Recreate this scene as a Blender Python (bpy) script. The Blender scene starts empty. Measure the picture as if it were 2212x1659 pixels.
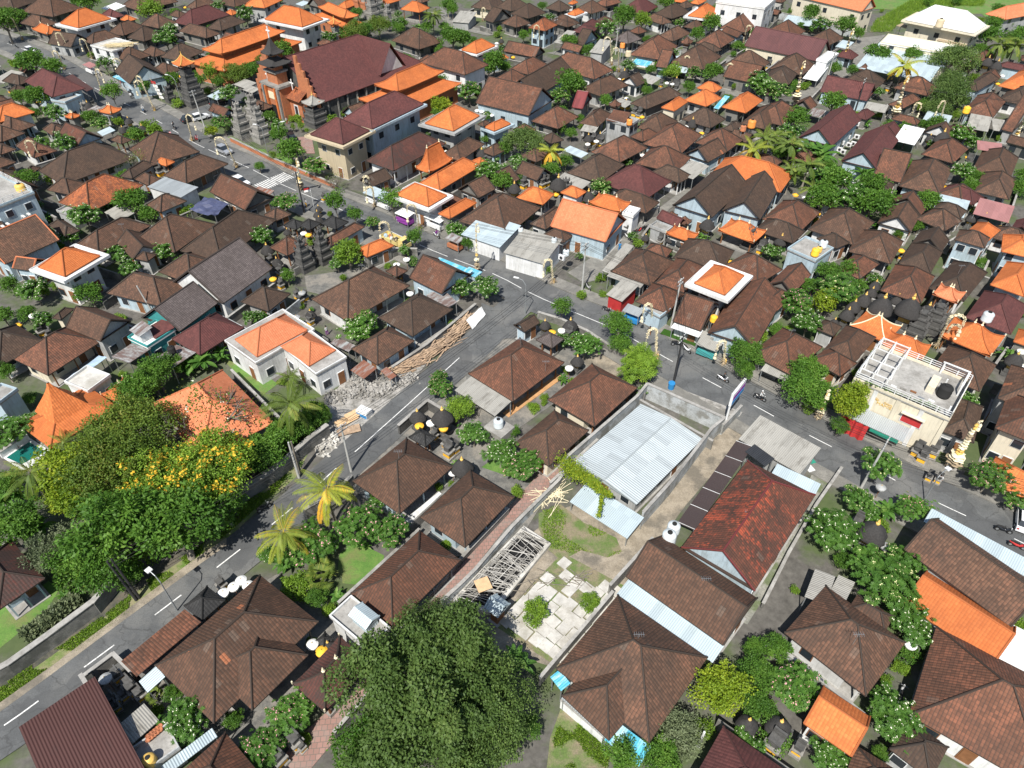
import bpy, math, random
from mathutils import Vector, Matrix, noise
R_ = math.radians
random.seed(11)
scene = bpy.context.scene
COL = scene.collection

# ------------------------------------------------------------------ camera, sky, sun
H_CAM = 66.0; PITCH = R_(42.0); F_PX = 1534.0
cam_d = bpy.data.cameras.new('camera'); cam = bpy.data.objects.new('camera', cam_d); COL.objects.link(cam)
cam.location = (0, 0, H_CAM); cam.rotation_euler = (R_(90) - PITCH, 0, 0)
cam_d.sensor_width = 36.0; cam_d.lens = 36.0 * F_PX / 2212.0
cam_d.clip_start = 0.5; cam_d.clip_end = 4000
scene.camera = cam
AZ = R_(200.0); EL = R_(54.0)          # sun stands behind the camera, a little to its left
w = bpy.data.worlds.new("World"); scene.world = w; w.use_nodes = True
nt = w.node_tree; nt.nodes.clear()
sky = nt.nodes.new('ShaderNodeTexSky'); sky.sky_type = 'NISHITA'; sky.sun_disc = False
sky.sun_elevation = EL; sky.sun_rotation = AZ; sky.air_density = 1.2; sky.dust_density = 1.0
bg = nt.nodes.new('ShaderNodeBackground'); bg.inputs[1].default_value = 0.08
wo = nt.nodes.new('ShaderNodeOutputWorld')
nt.links.new(sky.outputs[0], bg.inputs[0]); nt.links.new(bg.outputs[0], wo.inputs[0])
sun_d = bpy.data.lights.new('sun', 'SUN'); sun = bpy.data.objects.new('sun', sun_d); COL.objects.link(sun)
sun_d.energy = 4.9; sun_d.angle = R_(0.5); sun_d.color = (1.0, 0.955, 0.88)
sdir = Vector((math.sin(AZ) * math.cos(EL), math.cos(AZ) * math.cos(EL), math.sin(EL)))
sun.rotation_euler = sdir.to_track_quat('Z', 'Y').to_euler()
vs = scene.view_settings
vs.view_transform = 'Standard'; vs.look = 'None'; vs.gamma = 1.0; vs.use_curve_mapping = False
vs.exposure = 0.48
scene.cycles.max_bounces = 5; scene.cycles.diffuse_bounces = 3; scene.cycles.transparent_max_bounces = 4
scene.cycles.glossy_bounces = 2; scene.cycles.transmission_bounces = 2

# ------------------------------------------------------------------ survey: photo reading -> ground plan
def ov(t, x, y):
    if t == 'O': return x, y
    c = 'ABCD'.index(t[0]); r = int(t[1])
    return (c * 1008 + x * 1008 / 2212) / 4032 * 2212, (r * 756 + y * 1008 / 2212) / 4032 * 2212
def G(t, x, y, h=0.0):
    X, Y = ov(t, x, y)
    u = (X - 1106) / F_PX; v = -(Y - 829.5) / F_PX
    d = (u, math.cos(PITCH) + v * math.sin(PITCH), -math.sin(PITCH) + v * math.cos(PITCH))
    k = (H_CAM - h) / -d[2]
    return Vector((d[0] * k, d[1] * k))
def depth(p, h=0.0):
    return p.y * math.cos(PITCH) + (H_CAM - h) * math.sin(PITCH)
def proj(p):
    dz = p.z - H_CAM
    zc = p.y * math.cos(PITCH) - dz * math.sin(PITCH)
    yc = p.y * math.sin(PITCH) + dz * math.cos(PITCH)
    return 1106 + F_PX * p.x / zc, 829.5 - F_PX * yc / zc

# ------------------------------------------------------------------ materials
MATS = {}
def nodes(name):
    m = bpy.data.materials.new(name); m.use_nodes = True
    n = m.node_tree; b = n.nodes['Principled BSDF']
    MATS[name] = m
    return m, n, b
def N(n, typ, **kw):
    o = n.nodes.new(typ)
    for k, v in kw.items(): setattr(o, k, v)
    return o
def mth(n, op, a, b=None, clamp=False):
    o = n.nodes.new('ShaderNodeMath'); o.operation = op; o.use_clamp = clamp
    for i, s in enumerate((a, b)):
        if s is None: continue
        if isinstance(s, (int, float)): o.inputs[i].default_value = s
        else: n.links.new(s, o.inputs[i])
    return o.outputs[0]
def mix(n, f, a, b, blend='MIX'):
    o = n.nodes.new('ShaderNodeMix'); o.data_type = 'RGBA'; o.blend_type = blend
    for s, v in (('f', f), ('a', a), ('b', b)):
        i = {'f': o.inputs[0], 'a': o.inputs[6], 'b': o.inputs[7]}[s]
        if isinstance(v, (int, float)): i.default_value = v
        elif isinstance(v, tuple): i.default_value = (v[0], v[1], v[2], 1)
        else: n.links.new(v, i)
    return o.outputs[2]
def ramp(n, f, stops):
    o = n.nodes.new('ShaderNodeValToRGB')
    while len(o.color_ramp.elements) < len(stops): o.color_ramp.elements.new(0.5)
    for e, (p, c) in zip(o.color_ramp.elements, stops):
        e.position = p; e.color = (c[0], c[1], c[2], 1) if isinstance(c, tuple) else (c, c, c, 1)
    n.links.new(f, o.inputs[0]); return o.outputs[0]
def noise_(n, vec, scale, detail=4.0, rough=0.55):
    o = n.nodes.new('ShaderNodeTexNoise'); o.inputs['Scale'].default_value = scale
    o.inputs['Detail'].default_value = detail; o.inputs['Roughness'].default_value = rough
    if vec is not None: n.links.new(vec, o.inputs['Vector'])
    return o.outputs[0]
def world_xyz(n):
    g = n.nodes.new('ShaderNodeNewGeometry'); return g.outputs['Position']
def objrand(n):
    o = n.nodes.new('ShaderNodeObjectInfo'); return o.outputs['Random']
def sc(c, k): return tuple(min(1, max(0, x * k)) for x in c)

def plain(name, col, rough=0.7, var=0.18, scale=0.7, dirt=None, spec=0.3, metal=0.0, bump=0.0, streak=0.0):
    m, n, b = nodes(name)
    pos = world_xyz(n)
    f = noise_(n, pos, scale, 6, 0.65)
    c = mix(n, ramp(n, f, [(0.3, 0.0), (0.7, 1.0)]), sc(col, 1 - var), sc(col, 1 + var))
    r = objrand(n)
    c = mix(n, mth(n, 'MULTIPLY', r, 0.25), c, sc(col, 0.7))
    if dirt:
        f2 = noise_(n, pos, scale * 0.35, 7, 0.7)
        c = mix(n, ramp(n, f2, [(0.45, 0.0), (0.68, 0.85)]), c, dirt)
    if streak:   # rain streaks and damp stains down the plaster
        mp = N(n, 'ShaderNodeMapping'); mp.inputs['Scale'].default_value = (1.7, 1.7, 0.22); n.links.new(pos, mp.inputs[0])
        f3 = noise_(n, mp.outputs[0], 1.6, 6, 0.7)
        c = mix(n, mth(n, 'MULTIPLY', ramp(n, f3, [(0.48, 0.0), (0.68, 1.0)]), streak), c, (0.12, 0.115, 0.10))
    n.links.new(c, b.inputs['Base Color']); b.inputs['Roughness'].default_value = rough
    b.inputs['Specular IOR Level'].default_value = spec; b.inputs['Metallic'].default_value = metal
    if bump:
        bp = N(n, 'ShaderNodeBump'); bp.inputs['Strength'].default_value = bump; bp.inputs['Distance'].default_value = 0.05
        n.links.new(noise_(n, pos, 6, 5), bp.inputs['Height']); n.links.new(bp.outputs[0], b.inputs['Normal'])
    return m

def tiles(name, c1, c2, mottle=None, mamt=0.5, tw=0.29, th=0.33, rough=0.8, groove=0.75, moss=(0.035, 0.032, 0.028), mossamt=0.5, focus=None):
    """clay tiles laid in courses: own colour per tile, lichen in patches, grooves down the slope"""
    m, n, b = nodes(name)
    uv = N(n, 'ShaderNodeUVMap').outputs[0]
    sp = N(n, 'ShaderNodeSeparateXYZ'); n.links.new(uv, sp.inputs[0])
    rnd = objrand(n)
    u = mth(n, 'DIVIDE', sp.outputs[0], tw); v = mth(n, 'DIVIDE', sp.outputs[1], th)
    cb = N(n, 'ShaderNodeCombineXYZ')
    n.links.new(mth(n, 'FLOOR', u), cb.inputs[0]); n.links.new(mth(n, 'FLOOR', v), cb.inputs[1]); n.links.new(mth(n, 'MULTIPLY', rnd, 91.0), cb.inputs[2])
    wn = N(n, 'ShaderNodeTexWhiteNoise'); n.links.new(cb.outputs[0], wn.inputs['Vector'])
    c = mix(n, wn.outputs[0], c1, c2)
    cv = N(n, 'ShaderNodeCombineXYZ')
    n.links.new(mth(n, 'ADD', sp.outputs[0], mth(n, 'MULTIPLY', rnd, 300.0)), cv.inputs[0]); n.links.new(sp.outputs[1], cv.inputs[1])
    n.links.new(mth(n, 'MULTIPLY', rnd, 57.0), cv.inputs[2])
    big = noise_(n, cv.outputs[0], 0.28, 6, 0.68)
    if mottle:
        # streaks run down the slope, broken up tile by tile
        mp = N(n, 'ShaderNodeMapping'); mp.inputs['Scale'].default_value = (1.0, 0.45, 1); n.links.new(cv.outputs[0], mp.inputs[0])
        nf = noise_(n, mp.outputs[0], 0.5, 8, 0.78)
        nf = mth(n, 'ADD', nf, mth(n, 'MULTIPLY', mth(n, 'SUBTRACT', wn.outputs[0], 0.5), 0.14))
        if focus:   # the bare red patch has a place of its own on this roof
            vd = N(n, 'ShaderNodeVectorMath', operation='DISTANCE'); n.links.new(world_xyz(n), vd.inputs[0]); vd.inputs[1].default_value = focus[:3]
            nf = mth(n, 'ADD', nf, mth(n, 'MULTIPLY', mth(n, 'SUBTRACT', 1.0, mth(n, 'DIVIDE', vd.outputs['Value'], focus[3])), 0.16))
        k = ramp(n, nf, [(0.62 - 0.3 * mamt, 0.0), (0.72 - 0.3 * mamt, 1.0)])
        c = mix(n, k, c, mottle)
    mp2 = N(n, 'ShaderNodeMapping'); mp2.inputs['Scale'].default_value = (1.6, 0.3, 1); n.links.new(cv.outputs[0], mp2.inputs[0])
    streak = noise_(n, mp2.outputs[0], 1.1, 5, 0.65)
    c = mix(n, mth(n, 'MULTIPLY', ramp(n, big, [(0.42, 0.0), (0.66, 1.0)]), mossamt), c, moss)
    c = mix(n, mth(n, 'MULTIPLY', ramp(n, streak, [(0.5, 0.0), (0.72, 1.0)]), mossamt * 0.55), c, moss)
    c = mix(n, mth(n, 'MULTIPLY', rnd, 0.45), c, sc(c1, 0.6))
    if mossamt >= 0.5 and c1[0] < 0.3:   # odd replaced tiles
        c2b = N(n, 'ShaderNodeCombineXYZ'); n.links.new(mth(n, 'FLOOR', mth(n, 'DIVIDE', u, 2.0)), c2b.inputs[0]); n.links.new(mth(n, 'FLOOR', mth(n, 'DIVIDE', v, 3.0)), c2b.inputs[1]); n.links.new(mth(n, 'MULTIPLY', rnd, 37.0), c2b.inputs[2])
        w2 = N(n, 'ShaderNodeTexWhiteNoise'); n.links.new(c2b.outputs[0], w2.inputs['Vector'])
        c = mix(n, mth(n, 'GREATER_THAN', w2.outputs[0], 0.9988), c, (0.32, 0.12, 0.06))
        c = mix(n, mth(n, 'MULTIPLY', mth(n, 'LESS_THAN', w2.outputs[0], 0.016), 0.25), c, (0.20, 0.17, 0.14))
    su = mth(n, 'ABSOLUTE', mth(n, 'SUBTRACT', mth(n, 'FRACT', u), 0.5))      # 0 at tile middle, .5 in the groove
    gv = mth(n, 'MULTIPLY', ramp(n, su, [(0.3, 0.0), (0.5, 1.0)]), groove)
    c = mix(n, gv, c, moss)
    fv = mth(n, 'FRACT', v)
    c = mix(n, mth(n, 'MULTIPLY', ramp(n, fv, [(0.0, 1.0), (0.2, 0.0)]), groove * 0.7), c, moss)
    n.links.new(c, b.inputs['Base Color']); b.inputs['Roughness'].default_value = rough; b.inputs['Specular IOR Level'].default_value = 0.2
    hgt = mth(n, 'ADD', mth(n, 'MULTIPLY', mth(n, 'COSINE', mth(n, 'MULTIPLY', u, 2 * math.pi)), -0.5), mth(n, 'MULTIPLY', mth(n, 'SUBTRACT', 1.0, fv), 0.9))
    hgt = mth(n, 'ADD', hgt, mth(n, 'MULTIPLY', wn.outputs[0], 0.5))
    bp = N(n, 'ShaderNodeBump'); bp.inputs['Strength'].default_value = 0.55; bp.inputs['Distance'].default_value = 0.035
    n.links.new(hgt, bp.inputs['Height']); n.links.new(bp.outputs[0], b.inputs['Normal'])
    return m

def corr(name, col, stain=None, samt=0.4, rough=0.45, metal=0.3, pw=0.22, sheet=0.9):
    m, n, b = nodes(name)
    uv = N(n, 'ShaderNodeUVMap').outputs[0]
    sp = N(n, 'ShaderNodeSeparateXYZ'); n.links.new(uv, sp.inputs[0])
    rnd = objrand(n)
    cb = N(n, 'ShaderNodeCombineXYZ')
    n.links.new(mth(n, 'FLOOR', mth(n, 'DIVIDE', sp.outputs[0], sheet)), cb.inputs[0])
    n.links.new(mth(n, 'FLOOR', mth(n, 'DIVIDE', sp.outputs[1], 2.4)), cb.inputs[1]); n.links.new(rnd, cb.inputs[2])
    wn = N(n, 'ShaderNodeTexWhiteNoise'); n.links.new(cb.outputs[0], wn.inputs['Vector'])
    c = mix(n, wn.outputs[0], sc(col, 0.86), sc(col, 1.08))
    cv = N(n, 'ShaderNodeCombineXYZ')
    n.links.new(mth(n, 'ADD', sp.outputs[0], mth(n, 'MULTIPLY', rnd, 200.0)), cv.inputs[0]); n.links.new(mth(n, 'MULTIPLY', sp.outputs[1], 0.25), cv.inputs[1])
    f = noise_(n, cv.outputs[0], 1.3, 6, 0.7)
    c = mix(n, ramp(n, f, [(0.62 - 0.25 * samt, 0.0), (0.75 - 0.2 * samt, 0.9 if samt > 0.3 else 0.5)]), c, stain or sc(col, 0.6))
    su = mth(n, 'ABSOLUTE', mth(n, 'SUBTRACT', mth(n, 'FRACT', mth(n, 'DIVIDE', sp.outputs[0], pw)), 0.5))
    c = mix(n, mth(n, 'MULTIPLY', ramp(n, su, [(0.36, 0.0), (0.5, 1.0)]), 0.35), c, sc(col, 0.45))
    n.links.new(c, b.inputs['Base Color']); b.inputs['Roughness'].default_value = rough; b.inputs['Metallic'].default_value = metal
    bp = N(n, 'ShaderNodeBump'); bp.inputs['Strength'].default_value = 0.6; bp.inputs['Distance'].default_value = 0.04
    n.links.new(mth(n, 'COSINE', mth(n, 'MULTIPLY', sp.outputs[0], 2 * math.pi / pw)), bp.inputs['Height']); n.links.new(bp.outputs[0], b.inputs['Normal'])
    return m

DKM = (0.042, 0.035, 0.03)
tiles('dk', (0.070, 0.044, 0.032), (0.122, 0.076, 0.053), moss=DKM)
tiles('br', (0.10, 0.055, 0.037), (0.172, 0.093, 0.060), mottle=(0.20, 0.098, 0.062), mamt=0.3, moss=DKM, mossamt=0.55)
tiles('rb', (0.132, 0.06, 0.038), (0.212, 0.095, 0.058), mottle=(0.26, 0.105, 0.062), mamt=0.35, moss=DKM, mossamt=0.55)
tiles('rm', (0.12, 0.05, 0.034), (0.19, 0.07, 0.045), mottle=(0.50, 0.10, 0.05), mamt=0.12, focus=(G('C2', 1800, 1350).x, G('C2', 1800, 1350).y, 6.0, 9.0), moss=DKM, mossamt=0.75)
tiles('mr', (0.10, 0.038, 0.036), (0.15, 0.055, 0.05), moss=(0.05, 0.03, 0.03), mossamt=0.35, groove=0.3)
tiles('sl', (0.11, 0.092, 0.09), (0.18, 0.15, 0.145), moss=(0.05, 0.04, 0.035), mossamt=0.4)
tiles('or', (0.55, 0.155, 0.045), (0.68, 0.21, 0.065), moss=(0.26, 0.085, 0.035), mossamt=0.5, groove=0.45)
tiles('so', (0.60, 0.20, 0.095), (0.72, 0.26, 0.13), moss=(0.36, 0.12, 0.055), mossamt=0.45, groove=0.4)
tiles('ro', (0.22, 0.075, 0.04), (0.42, 0.13, 0.055), mottle=(0.52, 0.16, 0.06), mamt=0.5, moss=(0.08, 0.045, 0.03), mossamt=0.6)
tiles('mt', (0.10, 0.04, 0.033), (0.17, 0.065, 0.05), mottle=(0.07, 0.045, 0.04), mamt=0.5, moss=DKM)
tiles('bk', (0.035, 0.035, 0.036), (0.06, 0.06, 0.06), moss=(0.02, 0.02, 0.02), tw=0.3)
corr('rd', (0.20, 0.045, 0.045), samt=0.35, metal=0.0, stain=(0.12, 0.03, 0.03))
corr('mm', (0.07, 0.027, 0.022), samt=0.25, metal=0.0, rough=0.6, pw=0.25, sheet=8, stain=(.05, .024, .02))
corr('gw', (0.44, 0.49, 0.51), samt=0.25, rough=0.6, metal=0.1, pw=0.3)
corr('sh', (0.098, 0.035, 0.035), samt=0.35, metal=0.0, rough=0.7, stain=(0.13, 0.045, 0.04), pw=0.4)
corr('gm', (0.42, 0.45, 0.46), samt=0.3)
corr('bm', (0.47, 0.56, 0.60), samt=0.12, rough=0.5, metal=0.1)
corr('wm', (0.78, 0.80, 0.80), samt=0.05, metal=0.0)
corr('am', (0.33, 0.32, 0.29), samt=0.45, metal=0.0, rough=0.9, stain=(0.17, 0.16, 0.14))
corr('rs', (0.40, 0.42, 0.42), samt=0.95, metal=0.1, rough=0.7, stain=(0.13, 0.07, 0.055))
corr('rx', (0.22, 0.085, 0.05), samt=0.6, metal=0.0, rough=0.8, stain=(0.30, 0.30, 0.29))
corr('cy', (0.10, 0.45, 0.62), samt=0.6, metal=0.0, rough=0.3, stain=(0.55, 0.72, 0.78))
corr('pk', (0.36, 0.17, 0.16), samt=0.3, metal=0.0, stain=(0.28, 0.13, 0.12))
corr('db', (0.055, 0.036, 0.034), samt=0.2, metal=0.0, pw=0.15)
corr('kb', (0.03, 0.032, 0.036), samt=0.2, metal=0.0)
plain('cc', (0.36, 0.35, 0.33), 0.9, 0.2, 0.8, (0.17, 0.16, 0.145), streak=0.4)
plain('cd', (0.20, 0.195, 0.18), 0.9, 0.2, 0.8, (0.10, 0.095, 0.085))
plain('wh', (0.78, 0.78, 0.76), 0.7, 0.05, 0.5)
plain('blu', (0.42, 0.53, 0.60), 0.75, 0.08, 0.5, (0.30, 0.36, 0.38), streak=0.4)
plain('gry', (0.40, 0.41, 0.41), 0.8, 0.12, 0.6, (0.25, 0.25, 0.24), streak=0.5)
plain('crm', (0.66, 0.60, 0.47), 0.8, 0.06, 0.5, streak=0.25)
plain('wht', (0.72, 0.73, 0.73), 0.75, 0.08, 0.5, (0.45, 0.45, 0.43), streak=0.3)
plain('tan', (0.50, 0.42, 0.29), 0.8, 0.06, 0.5, streak=0.25)
plain('sto', (0.10, 0.098, 0.094), 0.95, 0.35, 2.0, (0.05, 0.05, 0.048), bump=0.8)
plain('stl', (0.27, 0.26, 0.24), 0.95, 0.3, 2.0, (0.12, 0.115, 0.105), bump=0.8)
plain('brk', (0.45, 0.17, 0.08), 0.9, 0.2, 3.0, (0.28, 0.12, 0.07))
plain('thatch', (0.045, 0.043, 0.042), 1.0, 0.3, 5.0, bump=1.0)
plain('straw', (0.34, 0.27, 0.18), 1.0, 0.25, 5.0, bump=1.0)
plain('bamboo', (0.62, 0.52, 0.32), 0.7, 0.2, 4.0)
plain('leaf_cream', (0.74, 0.66, 0.46), 0.8, 0.25, 6.0)
plain('wood', (0.22, 0.10, 0.045), 0.7, 0.25, 2.0)
plain('plank', (0.42, 0.30, 0.20), 0.85, 0.5, 2.5, (0.22, 0.16, 0.12))
plain('ply', (0.62, 0.42, 0.24), 0.8, 0.2, 1.5)
plain('bark', (0.19, 0.17, 0.14), 0.95, 0.3, 3.0, bump=0.6)
plain('yel', (0.85, 0.47, 0.04), 0.6, 0.1, 2.0)
plain('gold', (0.70, 0.45, 0.12), 0.45, 0.2, 4.0)
plain('red', (0.42, 0.035, 0.035), 0.6, 0.2, 2.0)
plain('blue', (0.03, 0.22, 0.50), 0.5, 0.12, 2.0)
plain('grn', (0.03, 0.26, 0.18), 0.5, 0.12, 2.0)
plain('tarp', (0.38, 0.50, 0.62), 0.5, 0.2, 1.0)
plain('tarpd', (0.06, 0.07, 0.13), 0.5, 0.4, 1.0)
plain('dkmetal', (0.04, 0.04, 0.042), 0.5, 0.1, 2.0)
plain('gal', (0.42, 0.44, 0.45), 0.4, 0.1, 2.0, metal=0.6)
plain('conc_pole', (0.42, 0.42, 0.40), 0.85, 0.15, 2.0)
plain('rubber', (0.02, 0.02, 0.02), 0.85, 0.1)
plain('skin', (0.28, 0.15, 0.09), 0.6, 0.05)
plain('glass', (0.025, 0.032, 0.04), 0.12, 0.1, spec=0.6)
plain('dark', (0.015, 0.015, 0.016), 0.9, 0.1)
plain('carw', (0.75, 0.76, 0.78), 0.25, 0.02, spec=0.6)
plain('cars', (0.45, 0.47, 0.50), 0.25, 0.02, spec=0.6, metal=0.4)
plain('cark', (0.02, 0.022, 0.026), 0.2, 0.05, spec=0.6)
plain('cary', (0.62, 0.50, 0.20), 0.35, 0.1, spec=0.5)
plain('teal', (0.05, 0.27, 0.27), 0.7, 0.1)
plain('pink', (0.62, 0.30, 0.32), 0.7, 0.15)
plain('vcloth', (0.25, 0.05, 0.30), 0.7, 0.1)
plain('tankg', (0.55, 0.60, 0.62), 0.35, 0.08)
plain('tanko', (0.72, 0.26, 0.06), 0.4, 0.08)
plain('slabw', (0.52, 0.505, 0.47), 0.9, 0.2, 1.2, (0.27, 0.25, 0.205))
plain('reed', (0.50, 0.28, 0.13), 0.85, 0.2, 2.0)

# ------------------------------------------------------------------ mesh and object helpers
class MB:
    def __init__(s): s.v = []; s.f = []; s.uv = []; s.col = None
    def face(s, pts, uvs=None):
        i = len(s.v); s.v += [tuple(p) for p in pts]; s.f.append(tuple(range(i, i + len(pts))))
        s.uv.append(uvs or [(p[0], p[1]) for p in pts])
    def quad_uv(s, pts, ax):
        """face with uv in metres: u along ax, v up the slope"""
        a = Vector(ax).normalized(); P = [Vector(p) for p in pts]
        nrm = Vector((0, 0, 0))
        for k in range(1, len(P) - 1): nrm += (P[k] - P[0]).cross(P[k + 1] - P[0])
        nrm.normalize(); b = nrm.cross(a)
        o = P[0]
        s.face(pts, [((p - o).dot(a) + o.dot(a), (p - o).dot(b)) for p in P])
    def box(s, x0, x1, y0, y1, z0, z1):
        p = [(x0, y0, z0), (x1, y0, z0), (x1, y1, z0), (x0, y1, z0), (x0, y0, z1), (x1, y0, z1), (x1, y1, z1), (x0, y1, z1)]
        for q in ((3, 2, 1, 0), (4, 5, 6, 7), (0, 1, 5, 4), (1, 2, 6, 5), (2, 3, 7, 6), (3, 0, 4, 7)):
            P = [p[k] for k in q]
            if q[0] in (0, 2) and q[1] in (1, 3): uv = [(a[0], a[2]) for a in P]
            elif q in ((3, 2, 1, 0), (4, 5, 6, 7)): uv = [(a[0], a[1]) for a in P]
            else: uv = [(a[1], a[2]) for a in P]
            s.face(P, uv)
    def obox(s, c, ax, ay, az):
        """box by centre and three half-axis vectors"""
        c = Vector(c); ax = Vector(ax); ay = Vector(ay); az = Vector(az)
        p = [c + sx * ax + sy * ay + sz * az for sz in (-1, 1) for sx, sy in ((-1, -1), (1, -1), (1, 1), (-1, 1))]
        for q in ((3, 2, 1, 0), (4, 5, 6, 7), (0, 1, 5, 4), (1, 2, 6, 5), (2, 3, 7, 6), (3, 0, 4, 7)):
            P = [p[k] for k in q]
            s.face(P, [(0, 0), ((P[1] - P[0]).length, 0), ((P[1] - P[0]).length, (P[2] - P[1]).length), (0, (P[2] - P[1]).length)])
    def bar(s, a, b, r, up=(0, 0, 1), r2=None):
        a = Vector(a); b = Vector(b); d = (b - a)
        if d.length < 1e-5: return
        u = d.normalized(); k = Vector(up)
        if abs(u.dot(k)) > 0.95: k = Vector((1, 0, 0))
        x = u.cross(k).normalized(); y = x.cross(u)
        s.obox((a + b) / 2, x * r, y * (r2 or r), d / 2)
    def tube(s, pts, rs, n=6, cap=True):
        P = [Vector(p) for p in pts]
        if isinstance(rs, (int, float)): rs = [rs] * len(P)
        base = len(s.v)
        for i, p in enumerate(P):
            d = (P[min(i + 1, len(P) - 1)] - P[max(i - 1, 0)]).normalized()
            k = Vector((0, 0, 1)) if abs(d.z) < 0.9 else Vector((1, 0, 0))
            x = d.cross(k).normalized(); y = d.cross(x)
            for j in range(n):
                a = 2 * math.pi * j / n
                s.v.append(tuple(p + x * math.cos(a) * rs[i] + y * math.sin(a) * rs[i]))
        for i in range(len(P) - 1):
            for j in range(n):
                a = base + i * n + j; b = base + i * n + (j + 1) % n
                s.f.append((a, b, b + n, a + n)); s.uv.append([(0, 0)] * 4)
        if cap:
            s.f.append(tuple(base + j for j in range(n))); s.uv.append([(0, 0)] * n)
            s.f.append(tuple(base + (len(P) - 1) * n + j for j in reversed(range(n)))); s.uv.append([(0, 0)] * n)
    def lathe(s, prof, n=12, c=(0, 0, 0), sx=1, sy=1, wob=0.0, sq=None):
        base = len(s.v)
        for (r, z) in prof:
            for j in range(n):
                a = 2 * math.pi * (j + (0.5 if sq else 0)) / n
                k = r * (1 + wob * random.uniform(-1, 1))
                s.v.append((c[0] + math.cos(a) * k * sx, c[1] + math.sin(a) * k * sy, c[2] + z))
        for i in range(len(prof) - 1):
            for j in range(n):
                a = base + i * n + j; b = base + i * n + (j + 1) % n
                s.f.append((a, b, b + n, a + n)); s.uv.append([(0, 0)] * 4)
        s.f.append(tuple(base + j for j in reversed(range(n)))); s.uv.append([(0, 0)] * n)
        s.f.append(tuple(base + (len(prof) - 1) * n + j for j in range(n))); s.uv.append([(0, 0)] * n)
    def mesh(s, name, smooth=False):
        me = bpy.data.meshes.new(name); me.from_pydata(s.v, [], s.f)
        l = me.uv_layers.new(name='UVMap'); flat = [c for f in s.uv for uv in f for c in uv]
        l.data.foreach_set('uv', flat)
        if smooth: me.polygons.foreach_set('use_smooth', [True] * len(me.polygons))
        if s.col is not None:
            a = me.attributes.new('tone', 'FLOAT', 'FACE'); a.data.foreach_set('value', s.col)
        me.update(); return me
    def build(s, name, mat, parent=None, smooth=False, loc=None, rz=0):
        me = s.mesh(name, smooth); me.materials.append(MATS[mat] if isinstance(mat, str) else mat)
        return link(name, me, parent, loc, rz)
def link(name, me, parent=None, loc=None, rz=0):
    o = bpy.data.objects.new(name, me); COL.objects.link(o)
    if parent is not None: o.parent = parent
    if loc is not None: o.location = loc
    if rz: o.rotation_euler = (0, 0, rz)
    return o
THINGS = []
def tag(o, base, cat, group=None, exact=False):
    o['label'] = base; o['category'] = cat
    if group: o['group'] = group
    THINGS.append((o, base, exact)); return o
def thing(name, base, cat, loc=(0, 0, 0), rz=0, group=None, exact=False):
    o = bpy.data.objects.new(name, None); COL.objects.link(o); o.location = loc; o.rotation_euler = (0, 0, rz)
    o.empty_display_size = 0.3
    return tag(o, base, cat, group, exact)
def struct(name, mb, mat, kind='structure', smooth=False):
    o = mb.build(name, mat, smooth=smooth); o['kind'] = kind; return o
def copy_thing(root, loc, rz=0, scale=None, base=None):
    r = root.copy(); COL.objects.link(r); r.location = loc; r.rotation_euler = (0, 0, rz)
    if scale is not None: r.scale = scale if not isinstance(scale, (int, float)) else (scale,) * 3
    for ch in list(root.children):
        c = ch.copy(); COL.objects.link(c); c.parent = r
        for g in ch.children:
            d = g.copy(); COL.objects.link(d); d.parent = c
    THINGS.append((r, base or root['label'], False))
    return r
def used_first(d, key, maker, loc, rz=0, scale=None, base=None):
    """first use moves the prototype itself, later uses copy it"""
    if key not in d:
        r = maker(); d[key] = r; r.location = loc; r.rotation_euler = (0, 0, rz)
        if scale is not None: r.scale = scale if not isinstance(scale, (int, float)) else (scale,) * 3
        if base:
            for i, (o, b, e) in enumerate(THINGS):
                if o == r: THINGS[i] = (o, base, e)
        return r
    return copy_thing(d[key], loc, rz, scale, base)

# ------------------------------------------------------------------ houses
WALLS = ['blu', 'gry', 'wht', 'crm', 'blu', 'wht', 'gry', 'cd']
RIDGE = {}
CN = {'dk': 'dark brown', 'br': 'brown', 'rb': 'reddish brown', 'rm': 'red and black mottled', 'mr': 'maroon', 'sl': 'slate grey',
      'or': 'orange', 'so': 'pale orange', 'ro': 'mottled red-orange', 'mt': 'blotchy maroon', 'bk': 'black', 'rd': 'dark red',
      'mm': 'flat maroon metal', 'sh': 'purple-brown', 'gm': 'grey metal', 'bm': 'pale blue metal', 'wm': 'white metal', 'gw': 'grey-blue metal', 'am': 'grey asbestos',
      'rs': 'rust-streaked grey', 'rx': 'rusty red', 'cy': 'bright blue', 'pk': 'faded pink', 'db': 'dark striped', 'kb': 'black',
      'cc': 'bare concrete', 'cd': 'dark concrete', 'wh': 'white', 'tarp': 'blue tarpaulin', 'tarpd': 'dark blue tarpaulin', 'slabw': 'pale concrete', 'rdw': 'dark red'}
def frame(t, L, B, R, e):
    if L is None: pass
    a = B - L; b = R - B
    ta = math.atan2(a.y, a.x); tb = math.atan2(b.y, b.x) - math.pi / 2
    d = (tb - ta + math.pi) % (2 * math.pi) - math.pi
    wa, wb = a.length, b.length
    th = ta + d * wb / (wa + wb)
    # true sizes from projections on the fitted axes
    u = Vector((math.cos(th), math.sin(th))); v = Vector((-u.y, u.x))
    d1 = R - L; la = abs(d1.dot(u)); lb = abs(d1.dot(v))
    return (L + R) / 2, th, la, lb
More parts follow.
